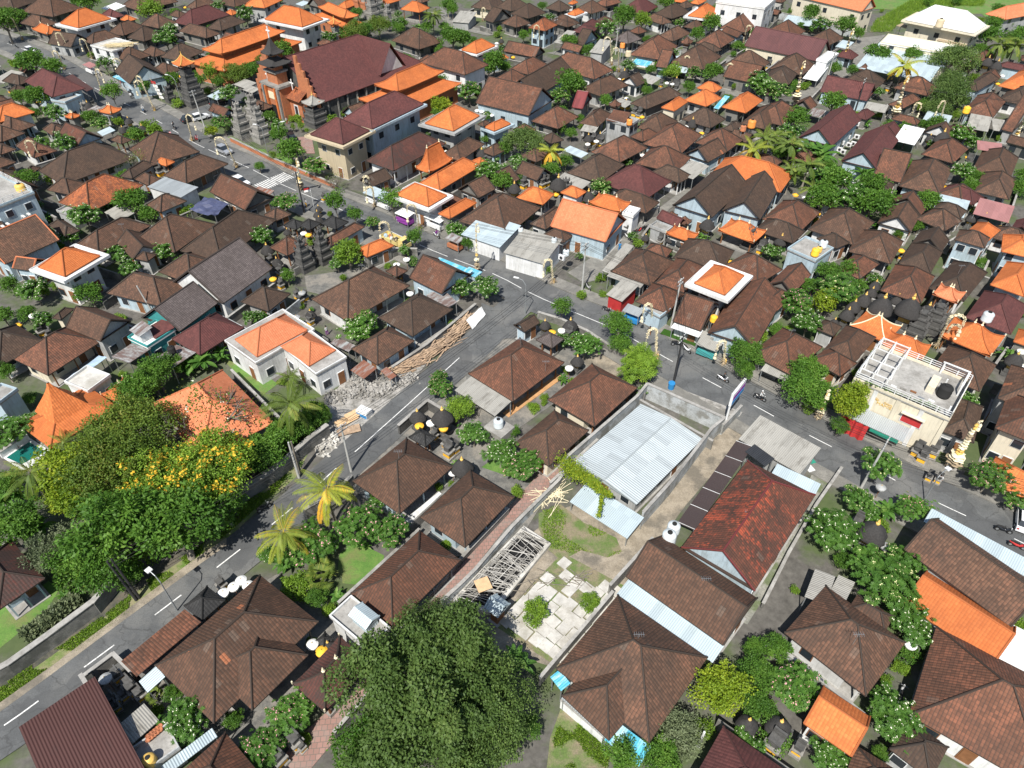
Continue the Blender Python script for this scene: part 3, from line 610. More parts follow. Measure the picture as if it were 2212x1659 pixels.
# tile, kind, colour, left / near / right eave corner read from the photograph, options
DATA = """
A3 S mm 150,1295 770,940 1305,1760 T e=4.2 w=gry hi=x sl=.04|large flat maroon metal roof at the bottom left corner beside the side road
A3 S rb 1030,715 1195,890 1750,420 e=2.9 hi=x sl=.3 w=cd|reddish brown tiled lean-to roof between the side road and the big hipped house
A3 H br 1340,775 1850,1260 2752,395 e=3.4 w=cd|large brown hipped-roof house with a projecting porch wing near the bottom left
A3 P br 1800,800 2180,1160 2662,685 e=3.45
A3 H bk 1590,260 1745,390 1945,210 e=2.6 p
A3 S bm 1195,905 1275,985 1430,875 e=2.8
A3 S am 1010,1285 1140,1500 1380,1255 e=3.0 hi=x|grey corrugated asbestos roof beside the maroon metal roof
A3 F cc 1140,1500 1255,1690 1560,1490 e=2.9|concrete roof terrace with terracotta pots and a round yellow tank
A3 S bm 1390,1640 1440,1720 1880,1390 e=2.9 hi=x
A3 H rb 1500,1750 1950,1340 2350,1830 T e=3.2|reddish brown hipped-roof house cut by the bottom edge, left of the brick alley
A3 H mt -300,-60 -10,285 390,20 e=3.2|red speckled tiled house at the left edge beside a green lawn
B3 F cc 635,355 975,650 1165,455 e=3.3 w=wht|bare concrete flat-roofed annex carrying a small metal tank house
B3 H rb 820,150 1180,460 1770,-139 e=3.1 w=gry|reddish brown hipped-roof house along the brick alley beside the concrete annex
B3 H mt 320,940 600,1185 1000,740 e=3.0 p c=.7|maroon tiled open pavilion with gilded ridge ends left of the brick alley
B3 H bk 520,560 590,600 665,545 e=2.2 p
B3 Ga bm 1975,275 2085,350 2195,240 e=2.4 w=wood|tiny metal-roofed hut at the end of the bamboo-covered pit
C3 H br 380,800 1190,1460 1690,705 e=3.2 w=wht|biggest brown hipped-roof house, right of the paved slab lot, with a porch wing
C3 P br 430,1035 830,1340 1290,900 e=3.25
C3 S bm 905,150 1730,720 1830,610 e=3.0 hi=y|long pale blue corrugated roof strip between the two big brown roofs
C3 Ga br 985,5 1815,565 2120,190 e=4.0 w=blu|brown gabled house with small skylights behind the red mottled roof
C2 K rm 1465,1410 2110,1819 2622,960 e=4.2 w=blu rid=rd|long gabled house with red and black mottled tiles beside the narrow driveway
C2 S db 1430,1190 1570,1250 2080,545 e=3.2 hi=x bt|long dark brown striped awning along the side of the mottled red roof
O S am 1597,944 1735,1032 1772,972 e=3.6 hi=y w=gry|large grey concrete-sheet roof with a red ridge line facing the main road
O S kb 1610,974 1654,1010 1673,992 e=3.5
D2 S bm 25,780 405,960 455,870 e=3.5
C2 Gb gw 530,680 1095,1120 1640,480 e=2.3 w=gry r=.55|broad low pale grey corrugated warehouse roof inside block walls
C2 S bm 500,1005 1000,1335 1140,1165 e=1.9 hi=y|pale blue metal lean-to roof below the walled warehouse, crossed by a vine
C2 H br 15,515 320,725 665,400 e=3.0 w=crm|brown hipped-roof house with cream walls left of the walled warehouse
C2 H rb 310,135 715,380 1085,30 e=3.0 w=crm|reddish brown hipped-roof house with cream walls beside the big round tree
O H rb 1011,807 1108,867 1219,783 e=3.0 w=crm|reddish brown hipped-roof house with a grey lean-to, just right of the side road
O S am 982,840 1069,898 1106,868 e=2.6 hi=y|grey metal lean-to in front of the reddish brown house right of the side road
B2 H br 835,840 1240,1135 1700,715 e=3.0 w=blu|brown hipped-roof house beside the side road behind the coconut palm
B2 H br 1415,1150 1810,1450 2235,975 e=3.0 w=blu|brown hipped-roof house left of the brick alley behind the small lawn
B2 H bk 1320,460 1465,550 1560,460 e=2.6 p
D3 H br 140,490 880,1145 1190,575 e=3.1 w=wht|large brown hipped-roof house at the end of the narrow driveway
D3 H br 690,285 1010,490 1090,350 e=3.0
D3 S am 320,170 470,215 580,10 e=3.0 hi=x
D3 S am 505,190 640,260 750,60 e=3.0 hi=x
D3 Ga or 1170,235 1940,740 2135,440 e=3.1 w=wht|long bright orange gabled roof at the right edge below a brown roof
D2 Ga br 1180,1430 2100,2109 2380,1780 e=3.8 w=gry|long brown gabled roof along the main road at the right edge
D2 S bm 1350,1180 2330,1700 2390,1600 e=3.6 hi=y|pale blue corrugated strip roof along the main road at the right edge
D3 S wm 1950,740 2400,960 2600,680 e=3.0 hi=x|white corrugated metal roof at the right edge beside the long orange roof
D3 H rb 1215,1200 1495,500 2560,1000 T e=3.3 w=wht|large dark red hipped-roof house at the bottom right corner
D3 Ga or 310,1275 690,1490 880,1215 e=3.0 w=wht|small bright orange gabled roof near the bottom right
D3 H dk 1050,1495 1400,1750 1560,1480 e=2.8
D3 H br 660,1740 750,1440 1120,1680 T e=2.8
C3 H mr 1540,1800 1820,1285 2480,1760 T e=3.1|maroon-brown hipped-roof house cut by the bottom edge right of the olive tree
C3 S cy 800,1410 1090,1600 1200,1480 e=2.6 hi=y|bright blue corrugated lean-to in front of the biggest brown house
C3 S cy 330,870 420,1040 505,930 e=2.6 hi=y|small bright blue lean-to at the left corner of the biggest brown house
C3 S gm 425,1055 800,1400 840,1345 e=2.5 hi=y
A2 J or 165,350 440,548 1020,195 e=3.0 w=wht|bright orange joglo house with a steep peaked centre beside the swimming pool
A2 H or 880,100 1075,175 1260,30 e=2.8 c=.6
O H so 330,872 487,787 592,912 T e=3.0 w=wht|large pale orange hipped-roof house behind the bare white-flowered tree
A2 F cc -150,130 -10,190 160,50 e=4 w=blu
D1 F cc 735,1620 1530,1930 1745,1650 e=6.6 w=crm rail|two-storey cream shop building with a flat roof terrace beside the main road
D2 H rb 1960,380 2300,500 2420,200 e=6 w=crm|two-storey cream house with red-brown hipped roof and balustrade at the right edge
D2 H rb 1850,800 1980,650 2500,900 T e=3 col=or
D2 H dk 1480,400 1760,490 1860,200 e=3.2
D1 H br 1985,1780 2250,1850 2400,1600 e=6
A1 F cc -350,-20 -60,165 300,10 e=6.5 w=blu rail|pale blue two-storey building with flat roof terrace at the left edge
A1 Gb br -200,480 35,640 510,415 e=4 w=blu rid=so|brown gabled house with orange ridge tiles at the left edge
A1 Ga br 110,660 300,748 400,590 e=3.5 w=blu rid=so
A1 H or 330,650 560,725 865,550 e=6 w=wht s=.9|white two-storey house with bright orange roof among white-flowered trees
A1 H br 650,460 850,545 1305,290
A1 H br 1175,425 1510,500 1830,285
A1 H dk 1560,510 1910,590 2390,240
A1 H br 1280,110 1375,205 1600,80
A1 H ro 505,90 775,170 1240,-60 e=3.5
A1 F cc 490,168 615,210 710,160 e=3
A1 H dk 435,290 550,395 680,330
A1 Ga br 1010,440 1160,570 1380,500
A1 H br 1165,575 1275,592 1355,540 e=3
A1 H br 1370,690 1650,810 1930,620
A1 H br 925,875 1395,1000 1640,790
A1 Gb sl 1470,800 1930,1010 2352,660 e=3.2
A1 Gb sl 1225,1085 1555,1215 1880,960 e=3.2 w=teal
A1 F wh 1105,1265 1275,1350 1520,1190 e=3.3 w=teal|flat white-edged roof with turquoise walls carrying a small striped tank hut
A1 S mr 1250,1170 1330,1260 1510,1180 e=3.7
A1 H mr 1485,1270 1730,1395 2110,1170
A1 Ga br 570,1170 870,1265 1130,1115 e=4 w=gry
A1 H dk 450,1090 540,1165 640,1010
A1 H rb 120,1445 415,1585 880,1285 w=crm
A1 H dk -250,1350 0,1500 390,1290
A1 S rs 955,1410 1120,1515 1310,1365 hi=x
A1 S rs 1310,1435 1500,1500 1700,1400 hi=x
A1 S tarp 585,1600 660,1650 925,1430 e=2.6 hi=x wv
A1 F slabw 560,1650 760,1760 960,1590 e=3.4 w=wht
A1 F cc 1940,1290 2212,1480 2720,1190 e=4 w=wht lo|new white house wing with grey flat rim and pale orange roof, left half
A1 F cc 2430,1340 2725,1600 2997,1430 e=3.98 w=wht lo|new white house wing with grey flat rim and pale orange roof, right half
A1 HA so 2030,1275 2225,1410 2655,1190 e=4.2 w=wht
A1 HA so 2425,1335 2670,1505 2900,1365 e=4.2 w=wht
A1 H dk -100,950 110,1040 -1,-1 skip
B1 H dk -130,950 110,1040 300,880
B1 H br 480,925 790,1130 1330,810 w=wht|large brown hipped-roof house with a glazed front behind the timber pile
B1 H dk 1060,1085 1355,1250 1700,1015 w=blu|dark brown hipped-roof house with pale blue wall facing the timber pile
B1 H br 825,1355 1050,1500 1370,1285 w=blu
B1 Ga rb 1325,740 1605,865 1860,715 e=3.6 w=blu|reddish brown gabled house at the corner of the main road junction
B1 S rs 1470,880 1610,1010 1740,960 e=2.8 hi=y
B1 H rb 565,430 650,505 940,300 w=blu
B1 H or 870,500 945,600 1190,465 e=2.8 w=cd|small orange hipped roof behind a grey wall beside the parked yellow truck
B1 H rb 120,480 270,560 450,450 p e=3.2
B1 H bk 240,290 350,335 430,270 e=2.8 p
B1 H bk 370,290 470,335 560,270 e=2.8 p
B1 H bk 560,270 690,330 800,260 e=2.8 p
B1 H rb 1120,685 1215,735 1310,680 e=2.6 p
B1 S cy 1550,590 1840,700 1875,680 e=3 hi=y|long thin bright blue canopy along the main road beside the corner house
B1 S bm 1770,345 2120,495 2290,310 e=3.5 w=wht hi=y|pale blue metal-roofed shop on the main road opposite the junction
C1 S am -75,500 280,605 435,430 e=3.8 w=wht hi=y|grey tiled roof shop with white wall and red seating front on the main road
B1 H br 1780,245 2140,320 2430,140
C1 H br 170,270 300,325 480,180
C1 Ga so 335,295 815,440 985,240 e=4 w=blu|large pale orange gabled carport house sheltering two cars
C1 H br 270,370 450,460 525,380
C1 H or 660,95 940,180 1025,100 e=3.4 c=.7 p
C1 H br 830,70 1150,180 1255,90
C1 F wh 950,190 1050,220 1110,155 e=3.5 w=wht
C1 Gb dk 1415,105 1740,220 2010,-60 e=4 w=blu|left of the twin dark gabled houses with pale blue gable walls
C1 Gb dk 1840,150 2115,200 2290,-30 e=4 w=blu|right of the twin dark gabled houses with pale blue gable walls
C1 H or 1780,330 2090,445 2195,345 e=3.2 c=.7 p
C1 H or 1330,360 1540,435 1610,370 e=3 c=.7
C1 F cc 1190,300 1330,350 1390,310 e=2.8
C1 H dk 1390,570 1790,660 1920,510
C1 H rb 1235,785 1500,870 1680,650
C1 H br 850,685 1195,810 1400,600
C1 H rb 1130,520 1310,560 1390,500
C1 S am 780,655 850,668 1050,490 e=3
C1 S am 820,720 1110,820 1150,785 e=2.8
C1 S am 815,870 975,995 1095,820 e=3 w=red hi=y|grey sheet roof stall with a red banner front on the main road
C1 H rb 1065,945 1340,1035 1490,880
C1 F cc 1130,1010 1280,1085 1370,1020 e=2.8 w=blu|small pale blue flat-roofed kiosk behind a penjor pole on the main road
C1 Ga rb 1390,1115 1640,1210 1790,980
C1 S wm 1375,1165 1610,1245 1650,1200 e=2.6
C1 H or 1575,785 1850,905 2005,725 e=6 w=wht s=1.0|white two-storey house with square orange roof near the middle of the main road
O Gb rb 1529,718 1628,748 1692,645 e=3.4 w=blu
O H rb 1560,575 1640,627 1690,583
C1 S am 1610,1240 1720,1300 1760,1250 e=2.5
C1 H sl 205,1275 350,1370 450,1270 e=2.8 p
C1 Gb dk 15,1150 110,1220 240,1130 e=2.6 w=blu
D1 H rb -30,230 285,350 430,180
D1 H dk -100,330 210,435 300,340
D1 H br 370,320 720,430 895,265
D1 H dk 420,400 600,545 705,440
D1 F cc 165,495 430,640 565,495 e=4.5 w=blu|grey concrete flat roof carrying two round water tanks
D1 Gb rb 0,800 220,895 370,720 e=3.4
D1 H rb -160,1000 30,1115 230,900
D1 H br 690,510 1060,620 1170,430
D1 H rb 580,660 820,800 960,625
D1 Gb br 960,265 1215,330 1295,215 w=wht
D1 H br 1290,230 1560,385 1660,250
D1 H dk 1430,150 1650,215 1705,165
D1 H or 1620,420 1880,565 2005,335 e=4.6 w=blu
D1 H br 1610,410 1880,490 1915,400 e=5.5 w=blu
D1 Gb dk 1240,445 1490,520 1565,420
D1 H dk 1130,615 1420,715 1510,520
D1 H rb 970,850 1310,950 1440,730
D1 H dk 1390,830 1740,1000 1895,700
D1 H so 1420,880 1635,965 1700,885 e=4.4 c=1 p w=stl|coral tiled open pavilion raised on a grey carved base
D1 H or 705,1160 985,1260 1150,1170 c=.6 rid=leaf_cream
D1 H or 970,1320 1330,1460 1405,1335 c=.7
D1 H or 1480,1240 1920,1425 2040,1260 c=.8 p|wide bright orange open pavilion with golden finials right of the black stone gate
D1 H mr 1705,1080 2090,1220 2250,990
D1 H or 1920,800 2212,900 2350,700 e=4 w=blu
D1 H or 2015,510 2240,540 2300,430 e=5 w=blu
D1 S pk 1780,170 2110,265 2125,140 e=3.6
D1 S bm 1430,140 1690,200 1740,95 e=3
D1 H mr 1480,0 1790,140 1845,50
D1 H br 470,1370 730,1480 935,1260
D1 H rb -150,1400 190,1560 470,1340
D1 S am -60,1530 260,1660 330,1590 e=2.6
D1 H rb 370,1450 650,1660 770,1480
D1 H br 1400,1540 1880,1790 1975,1495
D1 H or 2120,1290 2260,1340 2300,1230
A0 H dk -60,60 130,130 310,10
A0 H br 210,100 460,140 690,70
A0 H br 190,200 330,260 490,200
A0 H or 280,255 405,305 530,270 c=.7
A0 H or 520,200 670,250 960,160 e=6 w=wht s=1.0
A0 Ga dk 430,375 610,440 760,350 w=gry
A0 H br 730,350 800,385 1030,320
A0 F slabw 780,395 960,465 1190,380 e=5 w=wht lo|flat white concrete roof with a heap of bamboo poles near the top left
A0 H br 940,285 1075,315 1250,235
A0 H dk 1115,325 1240,390 1410,300
A0 H br 1230,210 1370,255 1520,195
A0 S wm 870,60 930,110 1090,60
A0 H br 1075,45 1200,95 1520,15
A0 H mr 1520,190 1670,225 1965,130
A0 H dk 1805,240 1920,290 2110,190
A0 H br 1560,270 1770,350 1890,290
A0 W or 1640,545 1935,655 2610,365 e=4.5|large two-tiered orange hall behind the crossroads bell tower
A0 H dk 1405,490 1560,530 1750,450
A0 H br 1320,610 1440,660 1560,600
A0 H br 1000,490 1130,525 1290,480
A0 Ga dk 1010,620 1155,700 1420,655 e=4 w=blu
A0 H br 1240,450 1320,500 1440,460
A0 S cy 970,660 1110,730 1155,710 e=3
A0 H mr 235,705 460,825 715,760 e=5.5 w=blu|tall pale-walled building with dark maroon hipped roof at the roadside
A0 F cc 440,870 560,950 710,830 e=4.5 w=blu
A0 S mm 560,660 750,780 810,770 e=3.5
A0 H dk 30,700 140,790 280,690
A0 S am -80,680 0,760 210,640
A0 H or -100,1000 0,1050 300,970 e=4.5
A0 H br -150,1080 80,1180 290,1080
A0 H br -200,1150 20,1210 200,1150
A0 Ga rm 490,1180 700,1225 890,1190 w=blu
A0 H or 560,1010 620,1040 695,1000 c=.7
A0 H or 855,965 960,1000 1055,945 c=.7
A0 H rb 150,1260 250,1400 480,1300
A0 H br -100,1280 0,1340 130,1290
A0 H dk -100,1540 10,1605 210,1540
A0 H br 210,1490 310,1545 345,1450
A0 H dk 370,1470 580,1560 1140,1370
A0 H br 1140,1290 1330,1395 1700,1310
A0 H br 965,1210 1050,1240 1130,1210 p
A0 H dk 1050,1520 1150,1545 1330,1420
A0 H br 1440,1510 1620,1570 1950,1420
A0 S gm 1270,1610 1560,1730 1715,1620 e=4 w=wht sl=.04
A0 Ga rb 1835,1659 2115,1809 2350,1700
B0 S rx -20,1640 120,1690 160,1650
A0 H br 420,1640 600,1700 750,1590
A0 H or 1335,1405 1440,1430 1510,1400 p
A0 H or 1040,170 1110,185 1180,165
A0 H br 1470,130 1540,160 1620,130
A0 H br 1620,60 1700,80 1870,30
A0 H or 1940,120 2010,135 2060,110
A0 H br 1900,30 2030,60 2180,10
A0 H or 2130,30 2200,60 2290,20
B0 K mr 90,690 560,960 1420,560 e=5 rise=7.6 w=sto|huge dark maroon gabled church roof near the top
B0 W or 885,860 1250,978 1775,725 e=4.5|two-tiered orange hall beside the big maroon church roof
B0 H mr 490,1160 750,1255 960,1130 e=8 w=tan s=.8|two-storey beige building with square maroon roof right of the church
B0 H mr 770,1030 1010,1115 1420,905 e=8 w=blu s=.5|pale blue two-storey building with maroon hipped roof right of the church
B0 H or 1460,1065 1710,1140 1930,1000 e=6 w=gry s=1
B0 H mt 950,1390 1190,1490 1640,1240 e=4
B0 H br 1610,1340 1770,1385 1960,1250
B0 H or 1380,1455 1500,1510 1700,1385 c=1 p rise=4
B0 H or 1410,1585 1590,1670 1945,1430
B0 H or 1210,1680 1490,1790 1650,1690 e=5 w=wht s=.8
B1 H or 1575,190 1680,260 1905,95 e=3.5
B0 H or 1870,1390 1930,1430 2010,1410
B0 H or 1975,1100 2060,1150 2200,1070 e=4.5 w=blu s=.6
B0 H br 1920,1075 1970,1090 2020,1060 e=5 w=blu
B0 H rb 1440,540 1800,640 1985,560 e=6 w=wht
B0 H br 1190,350 1400,460 1600,360
B0 H or 1775,430 1910,470 2065,395 e=5 s=.6
B0 H or 1965,520 2000,560 2185,500
B0 H or 75,165 400,240 580,165 e=7 w=wht s=1.2|white two-storey house with orange hipped roof left of the church
B0 W or 510,130 740,265 935,205 e=4.5|two-tiered orange hall of the big stone temple at the top
B0 H or 700,60 780,70 890,30
B0 H or 1060,30 1110,45 1250,0
B0 H or 1250,80 1430,130 1500,70 p e=3.5
B0 H or -100,50 95,90 230,0 e=5
O Ga rb 1035,222 1150,262 1190,215 e=4 w=blu
C0 Gb dk -30,770 230,860 520,640 e=4 w=blu
C0 H rb -150,690 0,750 150,685
C0 H rb -10,600 150,660 305,565
C0 Ga rb -60,440 190,490 270,450
C0 H rb 305,570 710,690 850,605 w=wht e=3.6
C0 H br 610,770 780,870 990,740
C0 H dk 1040,890 1180,970 1450,820
C0 Ga rd 520,925 630,955 690,850
C0 H rb 185,1045 400,1110 560,1010 w=cd
C0 H br 590,1060 740,1090 850,990
C0 F cc 815,1040 1030,1110 1100,1040 e=5 w=gry|grey unplastered block tower with a small tiled roof and two tanks
C0 S rb 815,1025 980,1060 1030,985 e=5.6
C0 H br 1090,1100 1290,1140 1415,1050
C0 H dk 1480,1030 1720,1110 1830,1030
C0 H or 1290,930 1420,975 1520,880 e=4 w=crm
C0 H or 1490,865 1690,935 1810,850
C0 H or 1600,760 1760,800 1815,760
C0 H or 1815,925 2030,985 2165,870 e=4
C0 S cy 1745,915 1790,925 1880,850
C0 H rb 1150,1240 1450,1310 1620,1170
C0 H rb 1030,1180 1140,1240 1260,1160
C0 H rb 1600,1230 1850,1300 1980,1210
C0 H dk 1830,1110 1930,1145 1985,1080
C0 H br 1990,1060 2190,1110 2340,980
C0 Gb br 1510,1330 1700,1415 1845,1310 w=blu
C0 S am 1410,1475 1590,1575 1700,1450 e=3.5
C0 H rb 1085,1410 1400,1475 1525,1365
C0 H rb 700,1310 930,1400 1150,1280
C0 H dk 495,1490 760,1570 950,1430
C0 H mr 790,1580 1140,1680 1350,1570
C0 H dk 1220,1490 1450,1600 1540,1520
C0 H or 1710,1510 2300,1640 2430,1510 e=4 w=blu
C0 S bm 440,1290 600,1370 660,1330
C0 H dk 260,1190 300,1310 440,1210
C0 S am 590,1120 720,1145 750,1100
C0 S am 380,1540 600,1600 680,1580
C1 H or 40,50 260,95 365,20
C1 H or 420,5 560,45 640,0 e=4 w=wht
C0 H mr 535,270 690,310 780,220
C0 Ga dk 550,370 650,420 740,330
C0 S am 360,345 440,365 550,290 e=4
C0 S am 670,430 810,465 870,370 e=4 w=gry|grey sheet-roofed shop with a bright blue awning among curved penjor poles
C0 H sl 865,340 1010,395 1120,335
C0 H br 560,80 690,130 810,80 w=wht
C0 H rb 730,30 820,80 940,20
C0 H mr 940,90 1140,130 1245,60
C0 H dk 1240,120 1400,190 1530,110
C0 H dk 1430,50 1510,90 1570,50
C0 H or 1520,135 1700,160 1790,95 e=5 w=wht s=1
C0 H or 1400,10 1480,25 1530,-10
C0 H or 1540,25 1620,40 1680,5
C0 H rb 1810,240 2020,275 2120,200 w=wht
C0 Ga rb 1820,270 1935,360 2010,310 w=blu
C0 Ga sh 2010,395 2632,530 2750,440 e=3.6 w=crm|long purple-red tiled school-like building near the top right
C0 H br 1150,160 1290,220 1370,190 w=wht
C0 H br 1490,230 1600,265 1680,210
C0 H rb 1600,370 1800,410 1910,340
C0 H br 1260,320 1430,390 1530,290
C0 H rb 1030,470 1290,510 1415,400 w=wht
C0 S cy 1030,540 1180,575 1215,540 e=3
C0 H dk 1590,400 1740,470 1800,430
C0 H br 1380,540 1640,585 1790,490
C0 Ga rb 1250,570 1360,600 1410,510
C0 S bm 1345,590 1510,610 1560,520
C0 H br 1850,560 2150,640 2212,540
C0 Ga rb 1840,660 2070,700 2180,640
C0 H dk 0,120 150,180 280,110
C0 H dk 300,70 420,110 510,70
C0 H or 485,30 530,38 570,20
C0 H or 480,120 550,140 625,105 e=4 w=wht s=.7
C0 H ro 140,240 290,270 395,215 e=5 w=blu
C0 H br 330,190 480,245 575,200
C0 H br 730,180 830,230 890,190
C0 H rb 1020,270 1100,300 1160,270
C0 H br -80,200 40,260 150,200
B0 H dk 1870,60 2060,100 2150,30 w=crm
B0 H dk 2080,60 2212,110 2350,50
B0 Ga dk 1980,170 2050,220 2200,150
B0 S am 1690,170 1850,190 1910,120 w=gry
D0 Ga so 210,-40 840,130 930,60 e=7 w=crm|long cream two-storey building with orange gabled roof at the top right
C0 F wh 1760,20 2170,70 2290,-20 e=8 w=wht|big plain white block building at the top edge
D0 S bm 130,180 500,240 520,190
D0 H rb -20,280 200,330 310,270
D0 H br 345,345 540,400 640,330
D0 S bm 585,390 690,415 740,375
D0 H br 30,590 300,650 390,560
D0 H dk -30,690 170,720 240,640
D0 F wh 415,520 540,560 610,470 e=5 w=wht
D0 S wm 305,655 430,680 515,600
D0 H wm 1190,170 1760,275 1885,220 e=8 w=crm s=.8 rid=wht|grand villa with white hipped roof beside the green field at the top right
D0 S straw 1110,215 1330,290 1370,270 e=5.5
D0 S straw 1470,320 1700,365 1860,290 e=5.5
D0 S bm 880,430 1480,530 1640,470 e=4 w=crm
D0 S bm 760,560 1400,680 1480,600 e=4
D0 F wh 970,370 1540,450 1640,400 e=5 w=crm
D0 H dk 660,700 930,770 1005,700
D0 Ga mr 470,790 850,870 900,790 w=blu
D0 H rb 1100,760 1370,820 1450,760
D0 H rb 1050,900 1210,985 1310,860
D0 S am 830,930 1020,970 1040,920
D0 Gb mr 290,1180 590,1285 780,1045 e=4 w=blu|left of two long dark maroon gabled halls with air-conditioner units between them
D0 Gb mr 655,1380 900,1420 1105,1225 e=4 w=blu|right of two long dark maroon gabled halls beside a white canopy
D0 S wm 1090,1190 1290,1245 1350,1135 e=4
D0 H rb 1340,1330 1660,1460 1715,1290
D0 H br 1150,1600 1480,1680 1570,1470 w=blu
D0 Ga rb 920,1520 1130,1560 1200,1410
D0 H br 1780,1470 2110,1560 2150,1370
D0 H br 1800,1650 2080,1720 2130,1560
D0 H rb 1480,1670 1660,1730 1790,1670
D0 H dk 1690,750 1900,850 1980,680 e=4
D0 H rb 1700,960 1960,1030 2040,880
D0 H dk 2010,860 2212,900 2300,820
D0 Ga rb 2030,1110 2100,1120 2300,950
D0 H or 1990,740 2250,800 2420,680 e=4
D0 H rb 1750,500 1900,540 1960,490
D0 H so 1880,120 2110,250 2400,100 e=5
D0 S am 1720,1085 1890,1110 1930,1030
D0 S am 1950,1110 2030,1110 2040,1050
D0 S pk 1815,1280 2010,1300 2015,1250 e=4
D0 H rb -120,1020 110,1070 250,960
"""
CN['straw'] = 'straw thatched'; CN['leaf_cream'] = 'cream'
last = None
for ln in DATA.strip().split('\n'):
    if ' skip' in ln: continue
    lab = None
    if '|' in ln: ln, lab = ln.split('|')
    tk = ln.split(); t, kind, col = tk[:3]
    P = [tuple(float(a) for a in q.split(',')) for q in tk[3:6]]; op = tk[6:]
    o = {a.split('=')[0]: (a.split('=')[1] if '=' in a else True) for a in op}
    e = float(o.get('e', 3.0 if kind != 'S' else 2.8))
    if 'col' in o: col = o['col']
    random.seed(sum(map(ord, ln)))
    W3 = [G(t, a, b, e) for a, b in P]
    if 'T' in o:
        Lp, Tp, Rp = W3; Bp = Lp + Rp - Tp; W3 = [Lp, Bp, Rp]
    wall = o.get('w'); cur = float(o.get('c', 0)) if 'c' in o else 0.0
    if kind in ('H', 'Ga', 'Gb', 'K'):
        last = house(t, kind, col, *W3, e=e, wall=wall, slab=float(o.get('s', 0)), label=lab, curve=cur, posts='p' in o, rise=float(o['rise']) if 'rise' in o else (float(o['r']) if 'r' in o else None), rid=o.get('rid'))
    elif kind == 'P':
        house(t, 'H', col, *W3, e=e, parent=last, wall='gry')
    elif kind == 'HA':
        last = None; r = house(t, 'H', col, *W3, e=e, wall='wht', label=None)
    elif kind == 'J':
        last = house(t, 'H', col, *W3, e=e, pitch=0.42, wall='wht', label=lab)
        la, lb = HOUSES[-1][1:3]
        rr = min(la, lb) * .62; rz_ = e + min(la, lb) * .42 / 2 * .52
        mb = MB()
        for i in range(6):
            s0, s1 = i / 6, (i + 1) / 6
            f = lambda s: (rr / 2 * (1 - s) ** 1.35 + .12, rz_ + 4.3 * s ** 0.9)
            (w0, z0), (w1, z1) = f(s0), f(s1); cx = -la * .12
            for ax_, q in (((1, 0, 0), (-1, -1, 1, -1)), ((0, 1, 0), (1, -1, 1, 1)), ((-1, 0, 0), (1, 1, -1, 1)), ((0, -1, 0), (-1, 1, -1, -1))):
                mb.quad_uv([(cx + q[0] * w0, q[1] * w0, z0), (cx + q[2] * w0, q[3] * w0, z0), (cx + q[2] * w1, q[3] * w1, z1), (cx + q[0] * w1, q[1] * w1, z1)], ax_)
        mb.build('peaked_roof', col, last)
    elif kind == 'W':
        last = house(t, 'H', col, *W3, e=e, pitch=0.5, wall='brk', label=lab or 'two-tiered orange hall', curve=.5, name='hall', cat='hall')
        la, lb = HOUSES[-1][1:3]; ml = min(la, lb)
        cut = 0.30 * ml; z0 = e + .5 * (ml / 2) * .55 + 1.2
        wb = MB(); wb.box(-(la / 2 - cut), la / 2 - cut, -(lb / 2 - cut), lb / 2 - cut, z0 - 2.2, z0); wb.build('clerestory_wall', 'wood', last)
        m2, E2, L2 = roof_mesh('H', la - 2 * cut + 2.2, lb - 2 * cut + 2.2, z0, .62 * (ml - 2 * cut + 2.2) / 2, .7)
        ro = m2.build('upper_roof', col, last); ridge_mesh(L2, .14, .7, .62 * (ml - 2 * cut + 2.2) / 2).build('ridge_cap', 'or', ro)
    elif kind == 'F':
        last = flat(t, col, *W3, e=e, wall=wall, label=lab, parapet=0.35 if 'lo' not in o else .2)
        if 'rail' in o:
            la, lb = HOUSES[-1][1:3]; mb = MB(); x, y = la / 2 - .1, lb / 2 - .1
            for (a, b) in (((-x, -y), (x, -y)), ((x, -y), (x, y)), ((x, y), (-x, y)), ((-x, y), (-x, -y))):
                a = Vector(a + (0,)); b = Vector(b + (0,)); n = max(2, int((b - a).length / 1.6))
                for i in range(n + 1):
                    p = a.lerp(b, i / n); mb.bar((p.x, p.y, e + .3), (p.x, p.y, e + 1.25), .06)
                for zz in (.65, .95, 1.25): mb.bar((a.x, a.y, e + zz), (b.x, b.y, e + zz), .03)
            mb.build('railing', 'wht', last)
    elif kind == 'S':
        last = sheet(t, col, *W3, e=e, hi=o.get('hi', 'y'), slope=float(o.get('sl', .14)), label=lab, walls=wall, battens='bt' in o, wav=.12 if 'wv' in o else 0)

